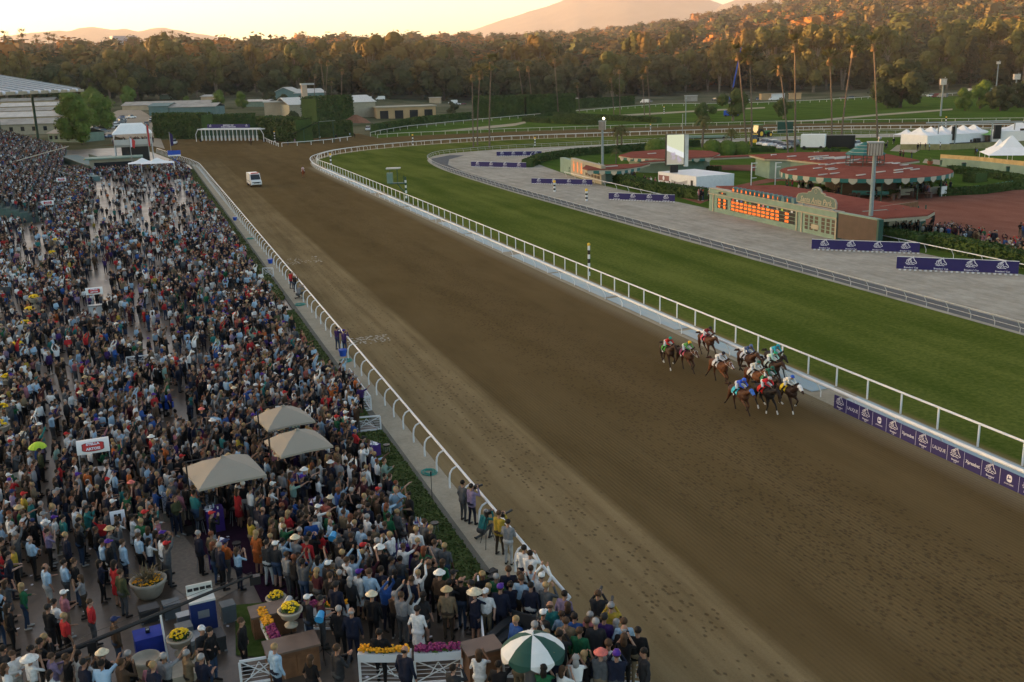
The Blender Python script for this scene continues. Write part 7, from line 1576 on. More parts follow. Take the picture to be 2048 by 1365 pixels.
HGM = {k: v.mesh('hat' if 'hat' in k or k == 'cap' else 'hair', PMH) for k, v in HG.items()}
for k, m in HGM.items(): m.polygons.foreach_set('use_smooth', [True]*len(m.polygons))
HAIRM = HGM['short hair']
TOPC = [('black', (.00518, .00518, .00622), 22), ('navy', (.00622, .00936, .0233), 14), ('white', (.60, .60, .58), 24), ('light blue', (.27, .39, .50), 16), ('grey', (.0674, .0727, .0778), 9), ('charcoal', (.0181, .0192, .0217), 10), ('pale grey', (.171, .176, .181), 6), ('maroon', (.0467, .00778, .013), 5), ('red', (.34, .015, .018), 6), ('bright blue', (.0156, .0622, .217), 4), ('teal', (.0156, .13, .125), 3), ('green', (.0104, .0878, .0363), 3), ('purple', (.0311, .013, .0828), 4), ('lavender', (.171, .135, .217), 2), ('pink', (.259, .104, .13), 2), ('orange', (.311, .0778, .0156), 2), ('yellow', (.311, .217, .0259), 1), ('tan', (.156, .114, .0674), 4), ('brown', (.0518, .0311, .0181), 4), ('olive', (.0467, .0518, .0207), 2), ('coral', (.285, .0778, .057), 1), ('mint', (.156, .249, .207), 1)]
BOTC = [('black', (.00622, .00622, .00727), 6), ('navy', (.00778, .0104, .0233), 4), ('blue denim', (.0259, .0467, .0878), 5), ('khaki', (.145, .114, .0727), 3), ('grey', (.0518, .0544, .057), 3), ('white', (.36, .36, .346), 1), ('brown', (.0415, .0285, .0181), 1)]
HAIRC = [('dark', (.012, .009, .007), 7), ('brown', (.05, .028, .015), 6), ('blond', (.28, .19, .09), 3), ('grey', (.25, .24, .23), 3), ('red', (.14, .045, .02), 1)]
CAPC = [('white', (.58, .58, .56), 3), ('black', (.015, .015, .015), 3), ('navy', (.015, .025, .08), 3), ('red', (.4, .02, .02), 2), ('purple', (.06, .02, .2), 2), ('grey', (.2, .2, .2), 1)]
HATC = [('cream', (.55, .48, .34), 4), ('tan', (.38, .28, .15), 3), ('white', (.6, .6, .57), 2), ('brown', (.12, .07, .035), 1), ('coral', (.6, .15, .12), 1), ('black', (.02, .02, .02), 1)]
SKINS = [(.32, .18, .12), (.28, .15, .10), (.35, .21, .15), (.19, .10, .06), (.09, .045, .03), (.23, .13, .08)]
def pick(r, L): return r.choices(L, [q[2] for q in L])[0]
def look(r, pose=None):
    i = pose if pose is not None else r.choices(range(15), [14, 7, 9, 5, 3, 5, 3, 3, 4, 7, 7, 3, 4, 2, 3])[0]; kind = PO[i][0]; t = pick(r, TOPC); b = pick(r, BOTC)
    if i in (0, 2, 7) and r.random() < .6: t = pick(r, [q for q in TOPC if q[0] in ('black', 'navy', 'charcoal', 'grey', 'tan', 'brown')])
    q = r.random()
    if kind == 'man': hk = 'short hair' if q < .70 else 'bald head' if q < .78 else 'cap' if q < .965 else 'straw hat'
    else: hk = 'long hair' if q < .70 else 'bun' if q < .82 else 'wide hat' if q < .86 else 'short hair' if q < .95 else 'cap'
    hc = pick(r, HAIRC if 'hair' in hk or hk in ('bun', 'bald head') else CAPC if hk == 'cap' else HATC)
    sk = SKINS[r.choices(range(6), [5, 5, 4, 2, 1.2, 2])[0]]
    if kind == 'dress': b = t
    return dict(i=i, kind=kind, top=t, bot=b, hk=hk, hc=hc, skin=sk, shoe=(.015, .012, .01) if r.random() < .75 else (.35, .33, .3))
def garment(L): return 'dress' if L['kind'] == 'dress' else ('jacket' if PO[L['i']][3].get('coat') else 'shirt' if PO[L['i']][0] == 'man' else 'top')
def describe(L, place, extra=False):
    hw = f"{L['hc'][0]} {L['hk']}" if 'hair' in L['hk'] or 'hat' in L['hk'] or L['hk'] == 'cap' else ('bald head' if L['hk'] == 'bald head' else f"{L['hc'][0]} hair bun")
    s = f"{hw}, {L['top'][0]} {garment(L)}"
    if extra and L['kind'] != 'dress': s += f", {L['bot'][0]} trousers"
    return s
def grow(y): return 1.24-.09*min(1, max(0, (y-25)/11))-.09*min(1, max(0, (y-36)/14))-.06*min(1, max(0, (y-50)/25))-.09*min(1, max(0, (y-75)/120))
def make_person(p, rz, L, label, sc=1.0, group='spectators in the near crowd', name='person', mesh=None):
    me = mesh or BODY[L['i']]; o = bpy.data.objects.new(name, me); COL.objects.link(o); o.location = p; o.rotation_euler = (0, 0, rz); o.scale = (sc, sc, sc); tag(o, label, 'person', group)
    o['skin_rgb'] = L['skin']; o['top_rgb'] = L['top'][1]; o['bottom_rgb'] = L['bot'][1]; o['shoe_rgb'] = L['shoe']
    h = bpy.data.objects.new('hat' if 'hat' in L['hk'] or L['hk'] == 'cap' else 'hair', HGM[L['hk']]); COL.objects.link(h); h.parent = o; h['hair_rgb'] = L['hc'][1]
    if h.name.startswith('hat'): k = bpy.data.objects.new('hair', HAIRM); COL.objects.link(k); k.parent = o; k.scale = (.985, .985, .985); k.location = (0, 0, .02); k['hair_rgb'] = (.04, .025, .015)
    return o
# ---- where people stand
def inpoly(x, y, P):
    c = False; j = len(P)-1
    for i in range(len(P)):
        if (P[i][1] > y) != (P[j][1] > y) and x < (P[j][0]-P[i][0])*(y-P[i][1])/(P[j][1]-P[i][1])+P[i][0]: c = not c
        j = i
    return c
GAPPX = [([(85, 760), (150, 745), (160, 860), (118, 1010), (92, 1085), (72, 1060), (95, 900)], .10), ([(310, 770), (395, 750), (410, 830), (400, 890), (330, 905), (300, 850)], .12), ([(325, 1075), (420, 1070), (425, 1180), (400, 1195), (350, 1165)], .0),
  ([(60, 1160), (150, 1130), (265, 1200), (330, 1230), (330, 1400), (-20, 1400), (0, 1300)], .15), ([(255, 1180), (560, 1185), (640, 1250), (620, 1400), (250, 1400)], .0), ([(430, 1030), (520, 1080), (520, 1190), (425, 1160)], .25),
  ([(620, 1290), (1000, 1290), (1000, 1400), (600, 1400)], .12), ([(600, 1240), (780, 1260), (900, 1260), (900, 1310), (640, 1320)], .55), ([(165, 455), (205, 455), (225, 560), (215, 680), (170, 660)], .1), ([(276, 325), (316, 325), (316, 480), (314, 660), (300, 760), (262, 790), (255, 690), (276, 560)], .07), ([(180, 355), (250, 350), (275, 410), (262, 470), (180, 460)], .09),
  ([(35, 375), (100, 375), (112, 450), (85, 560), (25, 540)], .12), ([(330, 355), (388, 360), (412, 440), (385, 490), (328, 460)], .15), ([(225, 540), (262, 540), (262, 600), (225, 610)], .2), ([(120, 640), (160, 620), (170, 700), (140, 740)], .2), ([(0, 860), (60, 850), (60, 900), (0, 910)], .1)]
GAP = [([tuple(g(a, b)[:2]) for a, b in P], d) for P, d in GAPPX]
PROPS = []
for ob in list(COL.objects):
    if ob.parent is None and ob.type == 'EMPTY' and -16 < ob.location.x < 14 and 24 < ob.location.y < 140 and ob.get('category') in ('umbrella', 'planter', 'table', 'case', 'counter', 'stand', 'equipment', 'stroller', 'camera crane', 'stool', 'lamp', 'stairs', 'ledge', 'device', 'tub'):
        PROPS.append((ob.location.x, ob.location.y, {'umbrella': .15, 'counter': .95, 'case': .7, 'equipment': .8, 'stand': .9 if 'drinks' in ob.get('label', '') else .3, 'stairs': 1.0, 'planter': .75, 'table': .62, 'stool': .3, 'camera crane': .9, 'ledge': .8}.get(ob['category'], .5)))
def xmax(y):
    if y < 27.5: return 13.3
    if y < 31.5: return 12.0
    if y < 53: return 9.35
    if y < 56.5: return 10.2
    if y < 64: return 11.0
    return 9.75
def dens(x, y):
    if x > xmax(y): return 0
    d = 3.1 if y < 70 else 1.85*(.75+.5*math.sin(x*.55+1.3*math.sin(y*.21))*math.sin(y*.4+x*.2))
    if y > 150: d = 1.15
    if y > 245: d = .9
    if y < 30 and x < 9.3: d *= .22
    wx, wy = x+1.1*math.sin(y*.9)+.5*math.sin(y*2.3+x), y+1.5*math.sin(x*1.3)
    for P, k in GAP:
        if inpoly(wx if y > 60 else x, wy if y > 60 else y, P): d *= k
    return d
def look_angle(x, y, r):
    tx, ty = 31.5, 52+r.uniform(-6, 6)
    if r.random() < .1: return r.uniform(-math.pi, math.pi)
    return math.atan2(ty-y, tx-x)-math.pi/2+r.gauss(0, .22)
rp = random.Random(77); CELL = {}; PTS = []
def free(x, y, md):
    i, j = int(x//1), int(y//1)
    for a in (i-1, i, i+1):
        for b in (j-1, j, j+1):
            for q in CELL.get((a, b), ()):
                if (q[0]-x)**2+(q[1]-y)**2 < md*md: return False
    return True
def put(x, y): CELL.setdefault((int(x//1), int(y//1)), []).append((x, y))
LAND = [(g(195, 1340), 'by the crane tripod'), (g(302, 1312), 'near the blue cloth table'), (g(300, 1192), 'by the wide flower bowl'), (g(375, 1120), 'beside the boardwalk'), (g(436, 1132), 'near the boardwalk table'), (g(198, 975), 'by the near drinks stand'), (g(445, 1010), 'under the nearest umbrella'), (g(594, 950), 'near the middle umbrella'), (g(566, 880), 'near the farthest umbrella'), (g(806, 1135), 'by the hedge tables'), (g(900, 1160), 'at the low hedge'), (g(880, 1260), 'behind the flower fence'), (g(965, 1340), 'behind the wooden counter'), (g(1065, 1330), 'by the striped umbrella'), (g(1130, 1240), 'at the rail end'), (g(1230, 1340), 'at the bottom right corner'), (g(587, 1300), 'near the counter urn'), (g(700, 1220), 'on the right of the carpet'), (g(600, 1080), 'in the middle of the carpet'), (g(540, 1150), 'at the carpet edge'), (g(60, 1230), 'at the bottom left corner'), (g(60, 1080), 'in the left edge crowd'), (g(160, 1120), 'in the crowd left of the bowl'), (g(230, 1060), 'behind the wide flower bowl'), (g(100, 950), 'on the left walkway'), (g(760, 960), 'in the back rows of the terrace'), (g(650, 1300), 'near the cameraman'), (g(335, 930), 'by the open paving'), (g(20, 950), 'at the left frame edge'), (g(460, 1280), 'beside the dark lawn')]
ML = set()
def place_of(x, y):
    return min(LAND, key=lambda q: (q[0].x-x)**2+(q[0].y-y)**2)[1]
def unique(r, x, y, base=None):
    for t in range(60):
        L = base or look(r)
        for ex in (0, 1):
            for wp in (1, 0):
                s = 'person with '+describe(L, '', ex)+(', '+POSET[L['i']] if wp else '')+', '+place_of(x, y)
                if len(s.split()) <= 16 and s not in ML: ML.add(s); return L, s
        if base: base = None
    return L, s
SPEC = []
def C(L, n): return next((q for q in L if q[0] == n), L[0])
def special(ax, ay, pose, top, bot, hk, hc, label, rz=None, z=0.0, sc=1.0):
    p = g(ax, ay, z); L = dict(i=pose, kind=PO[pose][0], top=C(TOPC, top), bot=C(BOTC, bot), hk=hk, hc=C(CAPC if hk == 'cap' else HATC if 'hat' in hk else HAIRC, hc), skin=SKINS[0], shoe=(.015, .012, .01)); a = look_angle(p.x, p.y, random.Random(ax)) if rz is None else rz
    put(p.x, p.y); ML.add(label); return make_person(p, a, L, label, sc*grow(p.y))
special(928, 1042, 0, 'grey', 'grey', 'short hair', 'dark', 'person in grey suit on the path behind the striped shirt camera operator', -1.2, .06)
S1 = special(945, 1050, 2, 'lavender', 'navy', 'short hair', 'dark', 'camera operator in striped shirt and dark trousers aiming over the rail', -1.2, .06)
special(1000, 1110, 2, 'yellow', 'brown', 'short hair', 'brown', 'person in yellow vest and brown trousers pointing a long lens at the rail', -1.0, .06)
special(1018, 1130, 5, 'pale grey', 'white', 'short hair', 'dark', 'person in pale vest and white trousers at the rail beside the yellow vest', -.8, .06)
special(724, 828, 4, 'purple', 'black', 'short hair', 'dark', 'person in purple shirt leaning on the white lattice corner', -.9)
special(150, 935, 0, 'white', 'blue denim', 'short hair', 'grey', 'person in white shirt and jeans walking away on the left walkway', .6)
special(108, 838, 6, 'white', 'blue denim', 'short hair', 'dark', 'person in white shirt and light jeans alone near the left urns', 2.6)
special(183, 1010, 0, 'orange', 'navy', 'cap', 'black', 'person in orange shirt standing below the near drinks stand', -.9); special(240, 960, 11, 'purple', 'black', 'short hair', 'dark', 'person in purple tee with one arm raised by the near drinks stand', -.8)
special(60, 1010, 0, 'brown', 'brown', 'short hair', 'dark', 'person in rust brown suit by the left walkway', -.9); special(88, 965, 0, 'olive', 'black', 'short hair', 'dark', 'person in olive shirt and black trousers alone on the left walkway', -1.2)
special(72, 1160, 1, 'light blue', 'black', 'bald head', 'grey', 'bald person in pale blue shirt at the inner side of the left crowd', -1.0); special(110, 1312, 1, 'black', 'black', 'cap', 'black', 'person in black shirt and cap with folded arms left of the crane tripod', -.9); special(122, 1300, 1, 'white', 'black', 'short hair', 'dark', 'person in white shirt and black trousers with folded arms by the crane', -.9)
special(30, 1310, 9, 'black', 'black', 'long hair', 'dark', 'person with long dark hair in black suit at the bottom left', -1.1); special(240, 1215, 12, 'red', 'red', 'long hair', 'dark', 'person in long red dress beside the wide flower bowl', -1.0); special(252, 1235, 0, 'olive', 'olive' if False else 'grey', 'short hair', 'brown', 'person in olive suit right of the long red dress', -1.0)
special(405, 1150, 0, 'navy', 'black', 'short hair', 'grey', 'grey haired person in dark jacket alone at the boardwalk edge', -1.2); special(728, 1140, 0, 'light blue', 'navy', 'short hair', 'dark', 'person in pale blue shirt and dark trousers in the open carpet aisle', -1.0); special(520, 1150, 12, 'orange', 'black', 'long hair', 'blond', 'person in short orange dress on the purple carpet', -.9); special(620, 1165, 0, 'red', 'black', 'short hair', 'dark', 'person in bright red jacket near the bronze grass bowl', -.8)
special(808, 1290, 3, 'pale grey', 'grey', 'short hair', 'brown', 'person in pale grey suit with both arms raised high', -.9); special(750, 1290, 0, 'black', 'black', 'straw hat', 'cream', 'person in black suit and cream straw hat before the pale grey suit', -.7); special(622, 1295, 0, 'charcoal', 'blue denim', 'cap', 'white', 'person in dark polo and white cap near the blue covered lamp', -1.2); special(648, 1297, 5, 'maroon', 'grey', 'cap', 'black', 'person in maroon and black shirt with name card near the covered lamp', -1.5)
special(685, 1320, 0, 'black', 'black', 'short hair', 'grey', 'white haired person in black suit right of the name card person', -.6); special(710, 1325, 0, 'navy', 'navy', 'bald head', 'grey', 'bald person in navy suit seen from behind near the path', -.5); special(430, 1365, 0, 'black', 'blue denim', 'short hair', 'dark', 'person in black shirt and jeans below the control desk', -2.2); special(492, 1345, 0, 'black', 'black', 'short hair', 'brown', 'person in black with a tan backpack on the dark lawn', -1.9); special(415, 1362, 5, 'charcoal', 'black', 'cap', 'white', 'person in grey tee and white cap looking down at the bottom edge', -2.5)
special(765, 1372, 6, 'black', 'black', 'short hair', 'dark', 'broad person in black printed tee behind the orange flowers', -.5); special(1130, 1290, 0, 'lavender', 'pale' if False else 'khaki', 'short hair', 'dark', 'tall person in lavender shirt and pale trousers right of the striped umbrella', -.9); special(1085, 1250, 3, 'white', 'white', 'cap', 'white', 'person in white shirt with both arms up behind the striped umbrella', -.8); special(1050, 1188, 0, 'white', 'navy', 'short hair', 'dark', 'person in white shirt nearest the rail end', -.8, .06); special(1062, 1200, 2, 'white', 'black', 'short hair', 'dark', 'person in white top with hands up close to the rail end', -.8, .06)
special(1222, 1318, 2, 'yellow', 'black', 'cap', 'grey', 'photographer in yellow vest at the rail with the green lens hoop', -.5); special(1275, 1372, 0, 'black', 'khaki', 'short hair', 'dark', 'rightmost spectator in black vest over a white shirt', -.6); special(1248, 1368, 5, 'black', 'black', 'bald head', 'grey', 'grey haired person in black vest left of the rightmost spectator', -.6); special(1150, 1340, 0, 'bright blue', 'black', 'short hair', 'dark', 'person in bright blue shirt below the tall lavender shirt', -.7); special(1160, 1372, 0, 'green', 'black', 'short hair', 'brown', 'person in green shirt at the bottom edge right of the striped umbrella', -.7)
for (ax, ay, tp, hk, hc, lb) in [(583, 578, 'red', 'cap', 'black', 'photographer in red jacket standing at the middle distance rail'), (591, 585, 'black', 'cap', 'white', 'photographer in black and white at the middle distance rail'), (676, 700, 'purple', 'short hair', 'dark', 'person in purple jacket and jeans leaning on the rail'), (690, 706, 'purple', 'cap', 'purple', 'person in purple jacket bending at the rail by the blue tub')]: special(ax, ay, 2, tp, 'blue denim', hk, hc, lb, -1.0, .06)
special(1196, 1290, 2, 'charcoal', 'khaki', 'short hair', 'brown', 'photographer in dark vest left of the yellow vest at the rail end', -.6)
# crouching photographer
CR = [((-.06, -.05, .42), (-.1, .12, .80), .12, .11, TOP), ((.06, -.05, .42), (.1, .12, .80), .12, .11, TOP), ((-.18, .14, .86), (.18, .14, .86), .06, .06, TOP), ((0, .16, .88), (0, .2, .97), .05, .05, SK), ((0, .22, 1.05), (0, .22, 1.08), .088, .085, SK), ((-.09, -.08, .38), (.09, -.08, .38), .13, .13, BOT), ((.1, -.05, .36), (.16, .34, .52), .09, .065, BOT), ((.16, .34, .5), (.15, .22, .1), .06, .045, BOT), ((.15, .18, .05), (.16, .34, .04), .045, .036, SHOE), ((-.1, -.05, .34), (-.15, .2, .12), .09, .065, BOT), ((-.15, .2, .1), (-.14, -.2, .08), .06, .045, BOT), ((-.14, -.22, .05), (-.14, -.3, .12), .045, .036, SHOE), ((.18, .14, .85), (.27, .36, .76), .055, .045, TOP), ((.27, .36, .76), (.08, .46, 1.0), .043, .034, TOP), ((-.18, .14, .85), (-.27, .36, .76), .055, .045, TOP), ((-.27, .36, .76), (-.08, .46, 1.0), .043, .034, TOP)]+hand((.08, .46, 1.0), (-.4, .5, .4), 1, True)+hand((-.08, .46, 1.0), (.4, .5, .4), -1, True)
(crh,) = fuse(CR, .0105, [3000]); CRM = tomesh('person', *crh, PM)
for ax, ay, tp, lb in [(966, 1078, 'teal', 'kneeling photographer in patterned teal vest beside the tripod on the path'), (598, 598, 'pale grey', 'crouching photographer in pale shirt at the middle distance rail')]:
    p = g(ax, ay, .06); L = dict(i=0, kind='man', top=C(TOPC, tp), bot=C(BOTC, 'grey'), hk='short hair', hc=C(HAIRC, 'grey'), skin=SKINS[0], shoe=(.02, .02, .02)); o = make_person(p, -1.1, L, lb, 1.12, 'spectators in the near crowd', 'person', CRM); put(p.x, p.y)
    for c in o.children: c.location = (0, .2, -.585)
# cameras held or on tripods
def camera(p, rz, label, lens=.35, name='video_camera', cat='camera'):
    o = thing(name, p, label, cat, rz); MB().box(-.07, .07, -.14, .12, -.06, .09).build('body', M_black, o); mb = MB(); mb.tube([(0, .12, .01), (0, .12+lens, .01)], [.04, .055], 10); mb.build('lens', M_black, o); MB().box(-.02, .02, -.12, .1, .12, .145).build('handle', M_black, o); return o
for ax, ay, z, rz, lb, ln in [(945, 1050, 1.58, -1.2, 'black video camera on the shoulder of the striped shirt operator', .2), (1000, 1110, 1.52, -1.0, 'camera with long white grey lens held by the yellow vest photographer', .45), (966, 1078, 1.0, -1.1, 'camera held by the kneeling photographer', .25), (1222, 1318, 1.55, -.5, 'large camera with long lens at the rail end', .5), (1196, 1290, 1.55, -.6, 'camera with hood pointed at the track left of the large lens', .35)]:
    p = g(ax, ay, .06); k = .5 if z < 1.2 else .32; camera((p.x-math.sin(rz)*k, p.y+math.cos(rz)*k, z*grow(p.y)), rz, lb, ln)
o = thing('tripod', g(975, 1092, .06), 'tall black tripod between the kneeling photographer and the yellow vest', 'tripod')
for k in range(3): a = 2.1*k; MB().tube([(0, 0, 1.35), (.4*math.cos(a), .4*math.sin(a), 0)], .015, 5).build('leg', M_black, o)
MB().box(-.06, .06, -.1, .1, 1.35, 1.6).build('head', M_black, o)
NEED = 300-len([o for o in COL.objects if o.get('category') == 'person'])-22   # riders come later
# sample standing places near to far
cand = []
y = 24.5
while y < 262:
    st = .57 if y < 75 else .64 if y < 150 else .78 if y < 245 else .95
    xl = -.14*y-6.5 if y < 70 else -.135*y-3; xl = max(xl, -44); x = xl
    while x < xmax(y):
        px_, py_ = x+rp.uniform(-.3, .3), y+rp.uniform(-.3, .3)
        if y > 165 and px_ < -13.2-(y-165)*.045: x += st; continue
        if rp.random() < dens(px_, py_)*st*st and all((px_-a)**2+(py_-b)**2 > r_*r_ for a, b, r_ in (PROPS if y < 140 else ())) and free(px_, py_, .38):
            q = proj((px_, py_, 0.9))
            if -25 < q[0] < 1500 and q[1] < 1400: cand.append((px_, py_)); put(px_, py_)
        x += st
    y += st
def vis(p): q = proj((p[0], p[1], 1.2)); return 5 < q[0] < 2040 and q[1] < 1362
near = [p for p in cand if vis(p)]; near.sort(key=lambda p: -pxm((p[0], p[1], 1))); near = near[:NEED]; ns = set(near); far = [p for p in cand if p not in ns]
PH = 0
for (x, y) in near:
    L, s = unique(rp, x, y); a = look_angle(x, y, rp); sc = (1.0 if L['kind'] == 'man' else .94)*rp.uniform(.95, 1.06)*grow(y); o = make_person((x, y, 0), a, L, s, sc)
    if L['i'] in (3, 11, 10) and PH < 60 and rp.random() < .6:
        PH += 1; h = Vector({3: (0, .30, 1.97), 11: (.09, .30, 1.97), 10: (0, .33, 1.62)}[L['i']])*sc; w_ = Matrix.Rotation(a, 3, 'Z') @ h
        sl = s.replace('person with ', '').replace(', '+POSET[L['i']], ''); ph = MB().box(-.04, .04, -.005, .005, -.07, .07).build('phone', M_black); ph.location = (x+w_.x, y+w_.y, w_.z); ph.rotation_euler = (0, R_(90) if rp.random() < .5 else 0, a); tag(ph, 'phone held up by '+(sl if len(sl.split()) < 13 else ','.join(sl.split(',')[1:]).strip()), 'phone', 'phones held up in the crowd')
# ================================================================ HORSES AND RIDERS
COAT, LEG, SOCK, HOOF = 0, 1, 2, 3
def horse(fr, fl, hr, hl, head=0.0):
    c = [((0, -.50, 1.27), (0, .40, 1.23), .285, .30, COAT), ((0, .35, 1.16), (0, .58, 1.16), .29, .25, COAT), ((-.10, -.72, 1.30), (-.08, -.45, 1.28), .23, .22, COAT), ((.10, -.72, 1.30), (.08, -.45, 1.28), .23, .22, COAT), ((0, .15, 1.44), (0, .48, 1.46), .12, .13, COAT), ((0, -.88, 1.36), (0, -.80, 1.36), .13, .15, COAT),
         ((0, .58, 1.34), (0, .95, 1.62+head), .21, .14, COAT), ((0, .95, 1.62+head), (0, 1.22, 1.78+head), .14, .105, COAT), ((0, 1.22, 1.77+head), (0, 1.36, 1.70+head), .115, .10, COAT), ((0, 1.36, 1.68+head), (0, 1.66, 1.50+head), .085, .055, COAT), ((0, 1.30, 1.63+head), (0, 1.40, 1.60+head), .08, .06, COAT), ((-.06, 1.16, 1.88+head), (-.07, 1.15, 1.98+head), .028, .012, COAT), ((.06, 1.16, 1.88+head), (.07, 1.15, 1.98+head), .028, .012, COAT)]
    for s, (k, f, h) in ((1, fr), (-1, fl)):
        X = .15*s; c += [((X*.9, .48, 1.18), (X, .46, .96), .16, .11, COAT), ((X, .46, .98), (X, k[0], k[1]), .10, .058, COAT), ((X, k[0], k[1]), (X*.95, f[0], f[1]), .05, .036, LEG), ((X*.95, f[0], f[1]), (X*.95, h[0], h[1]), .042, .05, HOOF)]
    for s, (k, f, h) in ((1, hr), (-1, hl)):
        X = .15*s; st = ((k[0]-.6)*.25-.45, .92); c += [((X*.8, -.66, 1.25), (X, st[0], st[1]), .21, .13, COAT), ((X, st[0], st[1]), (X, k[0], k[1]), .12, .06, COAT), ((X, k[0], k[1]), (X*.95, f[0], f[1]), .055, .038, LEG), ((X*.95, f[0], f[1]), (X*.95, h[0], h[1]), .044, .052, HOOF)]
    return c
F = [dict(fr=((.98, .72), (1.28, .40), (1.38, .27)), fl=((.80, .62), (.62, .30), (.50, .34)), hr=((-1.02, .62), (-1.28, .30), (-1.40, .22)), hl=((-.82, .52), (-.68, .20), (-.62, .05)), head=-.08),
     dict(fr=((.72, .55), (.86, .18), (.92, .05)), fl=((.88, .80), (.72, .48), (.60, .44)), hr=((-.72, .56), (-.40, .34), (-.28, .30)), hl=((-.95, .58), (-1.08, .24), (-1.12, .08)), head=.0),
     dict(fr=((.55, .50), (.42, .18), (.42, .04)), fl=((.90, .66), (1.08, .32), (1.16, .18)), hr=((-.78, .55), (-.52, .22), (-.44, .08)), hl=((-.60, .62), (-.28, .42), (-.18, .36)), head=-.14)]
HM = [pmat('coat_rgb', 'horse_coat', .6), pmat('leg_rgb', 'horse_lower_leg', .5), pmat('sock_rgb', 'horse_sock'), mat('hoof_horn', (.04, .035, .03), .5, 0)]
HMM = [pmat('sock_rgb', 'horse_pastern')]
HORSE = []
for f in F: (h,) = fuse(horse(**f), .022, [5200]); HORSE.append(tomesh('race_horse', *h, [HM[0], HM[1], HM[2], HMM[0]]))
STAND = dict(fr=((.48, .52), (.48, .16), (.52, .05)), fl=((.62, .56), (.66, .2), (.7, .06)), hr=((-.80, .54), (-.74, .18), (-.70, .05)), hl=((-.70, .54), (-.60, .18), (-.55, .05)), head=.05)
(h,) = fuse(horse(**STAND), .022, [3000]); HSTAND = tomesh('pony', *h, [HM[0], HM[1], HM[2], HMM[0]])
JK = [((-.05, -.16, 1.83), (-.09, .20, 1.99), .105, .10, TOP), ((.05, -.16, 1.83), (.09, .20, 1.99), .105, .10, TOP), ((-.15, .26, 2.0), (.15, .26, 2.0), .06, .06, TOP), ((0, .30, 2.02), (0, .38, 2.08), .05, .05, SK), ((0, .43, 2.10), (0, .44, 2.13), .082, .085, SK), ((0, .51, 2.08), (0, .525, 2.06), .012, .014, SK), ((-.09, -.22, 1.80), (.09, -.22, 1.80), .12, .12, BOT)]
for s in (-1, 1): JK += [((s*.11, -.2, 1.78), (s*.30, .14, 1.60), .095, .065, BOT), ((s*.30, .14, 1.58), (s*.33, -.12, 1.28), .06, .048, SHOE), ((s*.33, -.12, 1.24), (s*.33, .06, 1.20), .042, .036, SHOE), ((s*.16, .26, 1.98), (s*.24, .42, 1.80), .055, .045, TOP), ((s*.24, .42, 1.80), (s*.10, .62, 1.72), .043, .034, TOP)]+hand((s*.10, .62, 1.72), (-s*.3, 1, -.2), s, True)
(h,) = fuse(JK, .0105, [3000]); JM = tomesh('person', *h, PM)
helm = MB(); helm.ball((0, .42, 2.16), .118, 12, 8, (1, 1.12, .86)); helm.hexa([(-.07, .50), (.07, .50), (.05, .60), (-.05, .60)], 2.13, 2.15); HELM = helm.mesh('helmet', PMH); HELM.polygons.foreach_set('use_smooth', [True]*len(HELM.polygons))
gog = MB(); gog.box(-.07, .07, .50, .515, 2.09, 2.125); GOG = gog.mesh('goggles', M_black)
PMC = pmat('cloth_rgb', 'saddle_cloth')
def arc(mb, y0, y1, r, a0, a1, zc, n=10, e=0):
    R = [(r*math.sin(t), zc+r*math.cos(t)) for t in [a0+(a1-a0)*k/n for k in range(n+1)]]
    for (x, z), (x2, z2_) in zip(R, R[1:]): mb.poly([(x, y0, z), (x2, y0+e, z2_), (x2, y1, z2_), (x, y1, z)])
cl = MB(); arc(cl, -.42, .18, .315, R_(-105), R_(105), 1.25); CLOTH = cl.mesh('saddle_cloth', PMC)
sdl = MB(); sdl.ball((0, .05, 1.56), .15, 8, 6, (1, 1.5, .4)); SADDLE = sdl.mesh('saddle', M_black)
tl = MB(); tl.tube([(0, -.92, 1.40), (0, -1.12, 1.50), (0, -1.40, 1.42), (0, -1.68, 1.30)], [.05, .085, .08, .02], 7); TAIL = tl.mesh('tail', PMH)
mn = MB(); rrr = random.Random(2)
for k in range(40): t = k/40; y, z = .55+.62*t, 1.56+.38*t; mn.poly([(-.02, y, z-.02), (.02, y+.02, z), (.03+rrr.uniform(0, .06), y-.10, z+rrr.uniform(-.06, .07)), (.0, y-.06, z+.07)])
MANE = mn.mesh('mane', PMH)
def bridle(head):
    mb = MB()
    mb.tube([(-.06, 1.60, 1.50+head), (-.075, 1.40, 1.68+head), (-.08, 1.22, 1.84+head)], .012, 4); mb.tube([(.06, 1.60, 1.50+head), (.075, 1.40, 1.68+head), (.08, 1.22, 1.84+head)], .012, 4)
    for yy, rr_, zz in ((1.56, .075, 1.555), (1.30, .12, 1.745)): mb.tube([(rr_*math.cos(a), yy-.04*math.sin(a), zz+head+rr_*math.sin(a)) for a in [6.283*j/10 for j in range(11)]], .012, 4)
    mb.tube([(.07, 1.55, 1.50+head), (.14, .9, 1.62+head*.5), (.1, .66, 1.72)], .008, 4); mb.tube([(-.07, 1.55, 1.50+head), (-.14, .9, 1.62+head*.5), (-.1, .66, 1.72)], .008, 4)
    return mb.mesh('bridle', PMC)
BR = [bridle(f['head']) for f in F]
def hood(head): mb = MB(); mb.tube([(0, 1.16, 1.80+head), (0, 1.24, 1.775+head), (0, 1.40, 1.675+head), (0, 1.52, 1.60+head)], [.125, .128, .108, .082], 10); return mb.mesh('head_cover', PMC)
HD = [hood(f['head']) for f in F]
def blaze(head): mb = MB(); mb.poly([(-.022, 1.28, 1.865+head), (.022, 1.28, 1.865+head), (.03, 1.45, 1.735+head), (.025, 1.68, 1.575+head), (-.025, 1.68, 1.575+head), (-.03, 1.45, 1.735+head)]); return mb.mesh('blaze', M_ink)
BL = [blaze(f['head']) for f in F]
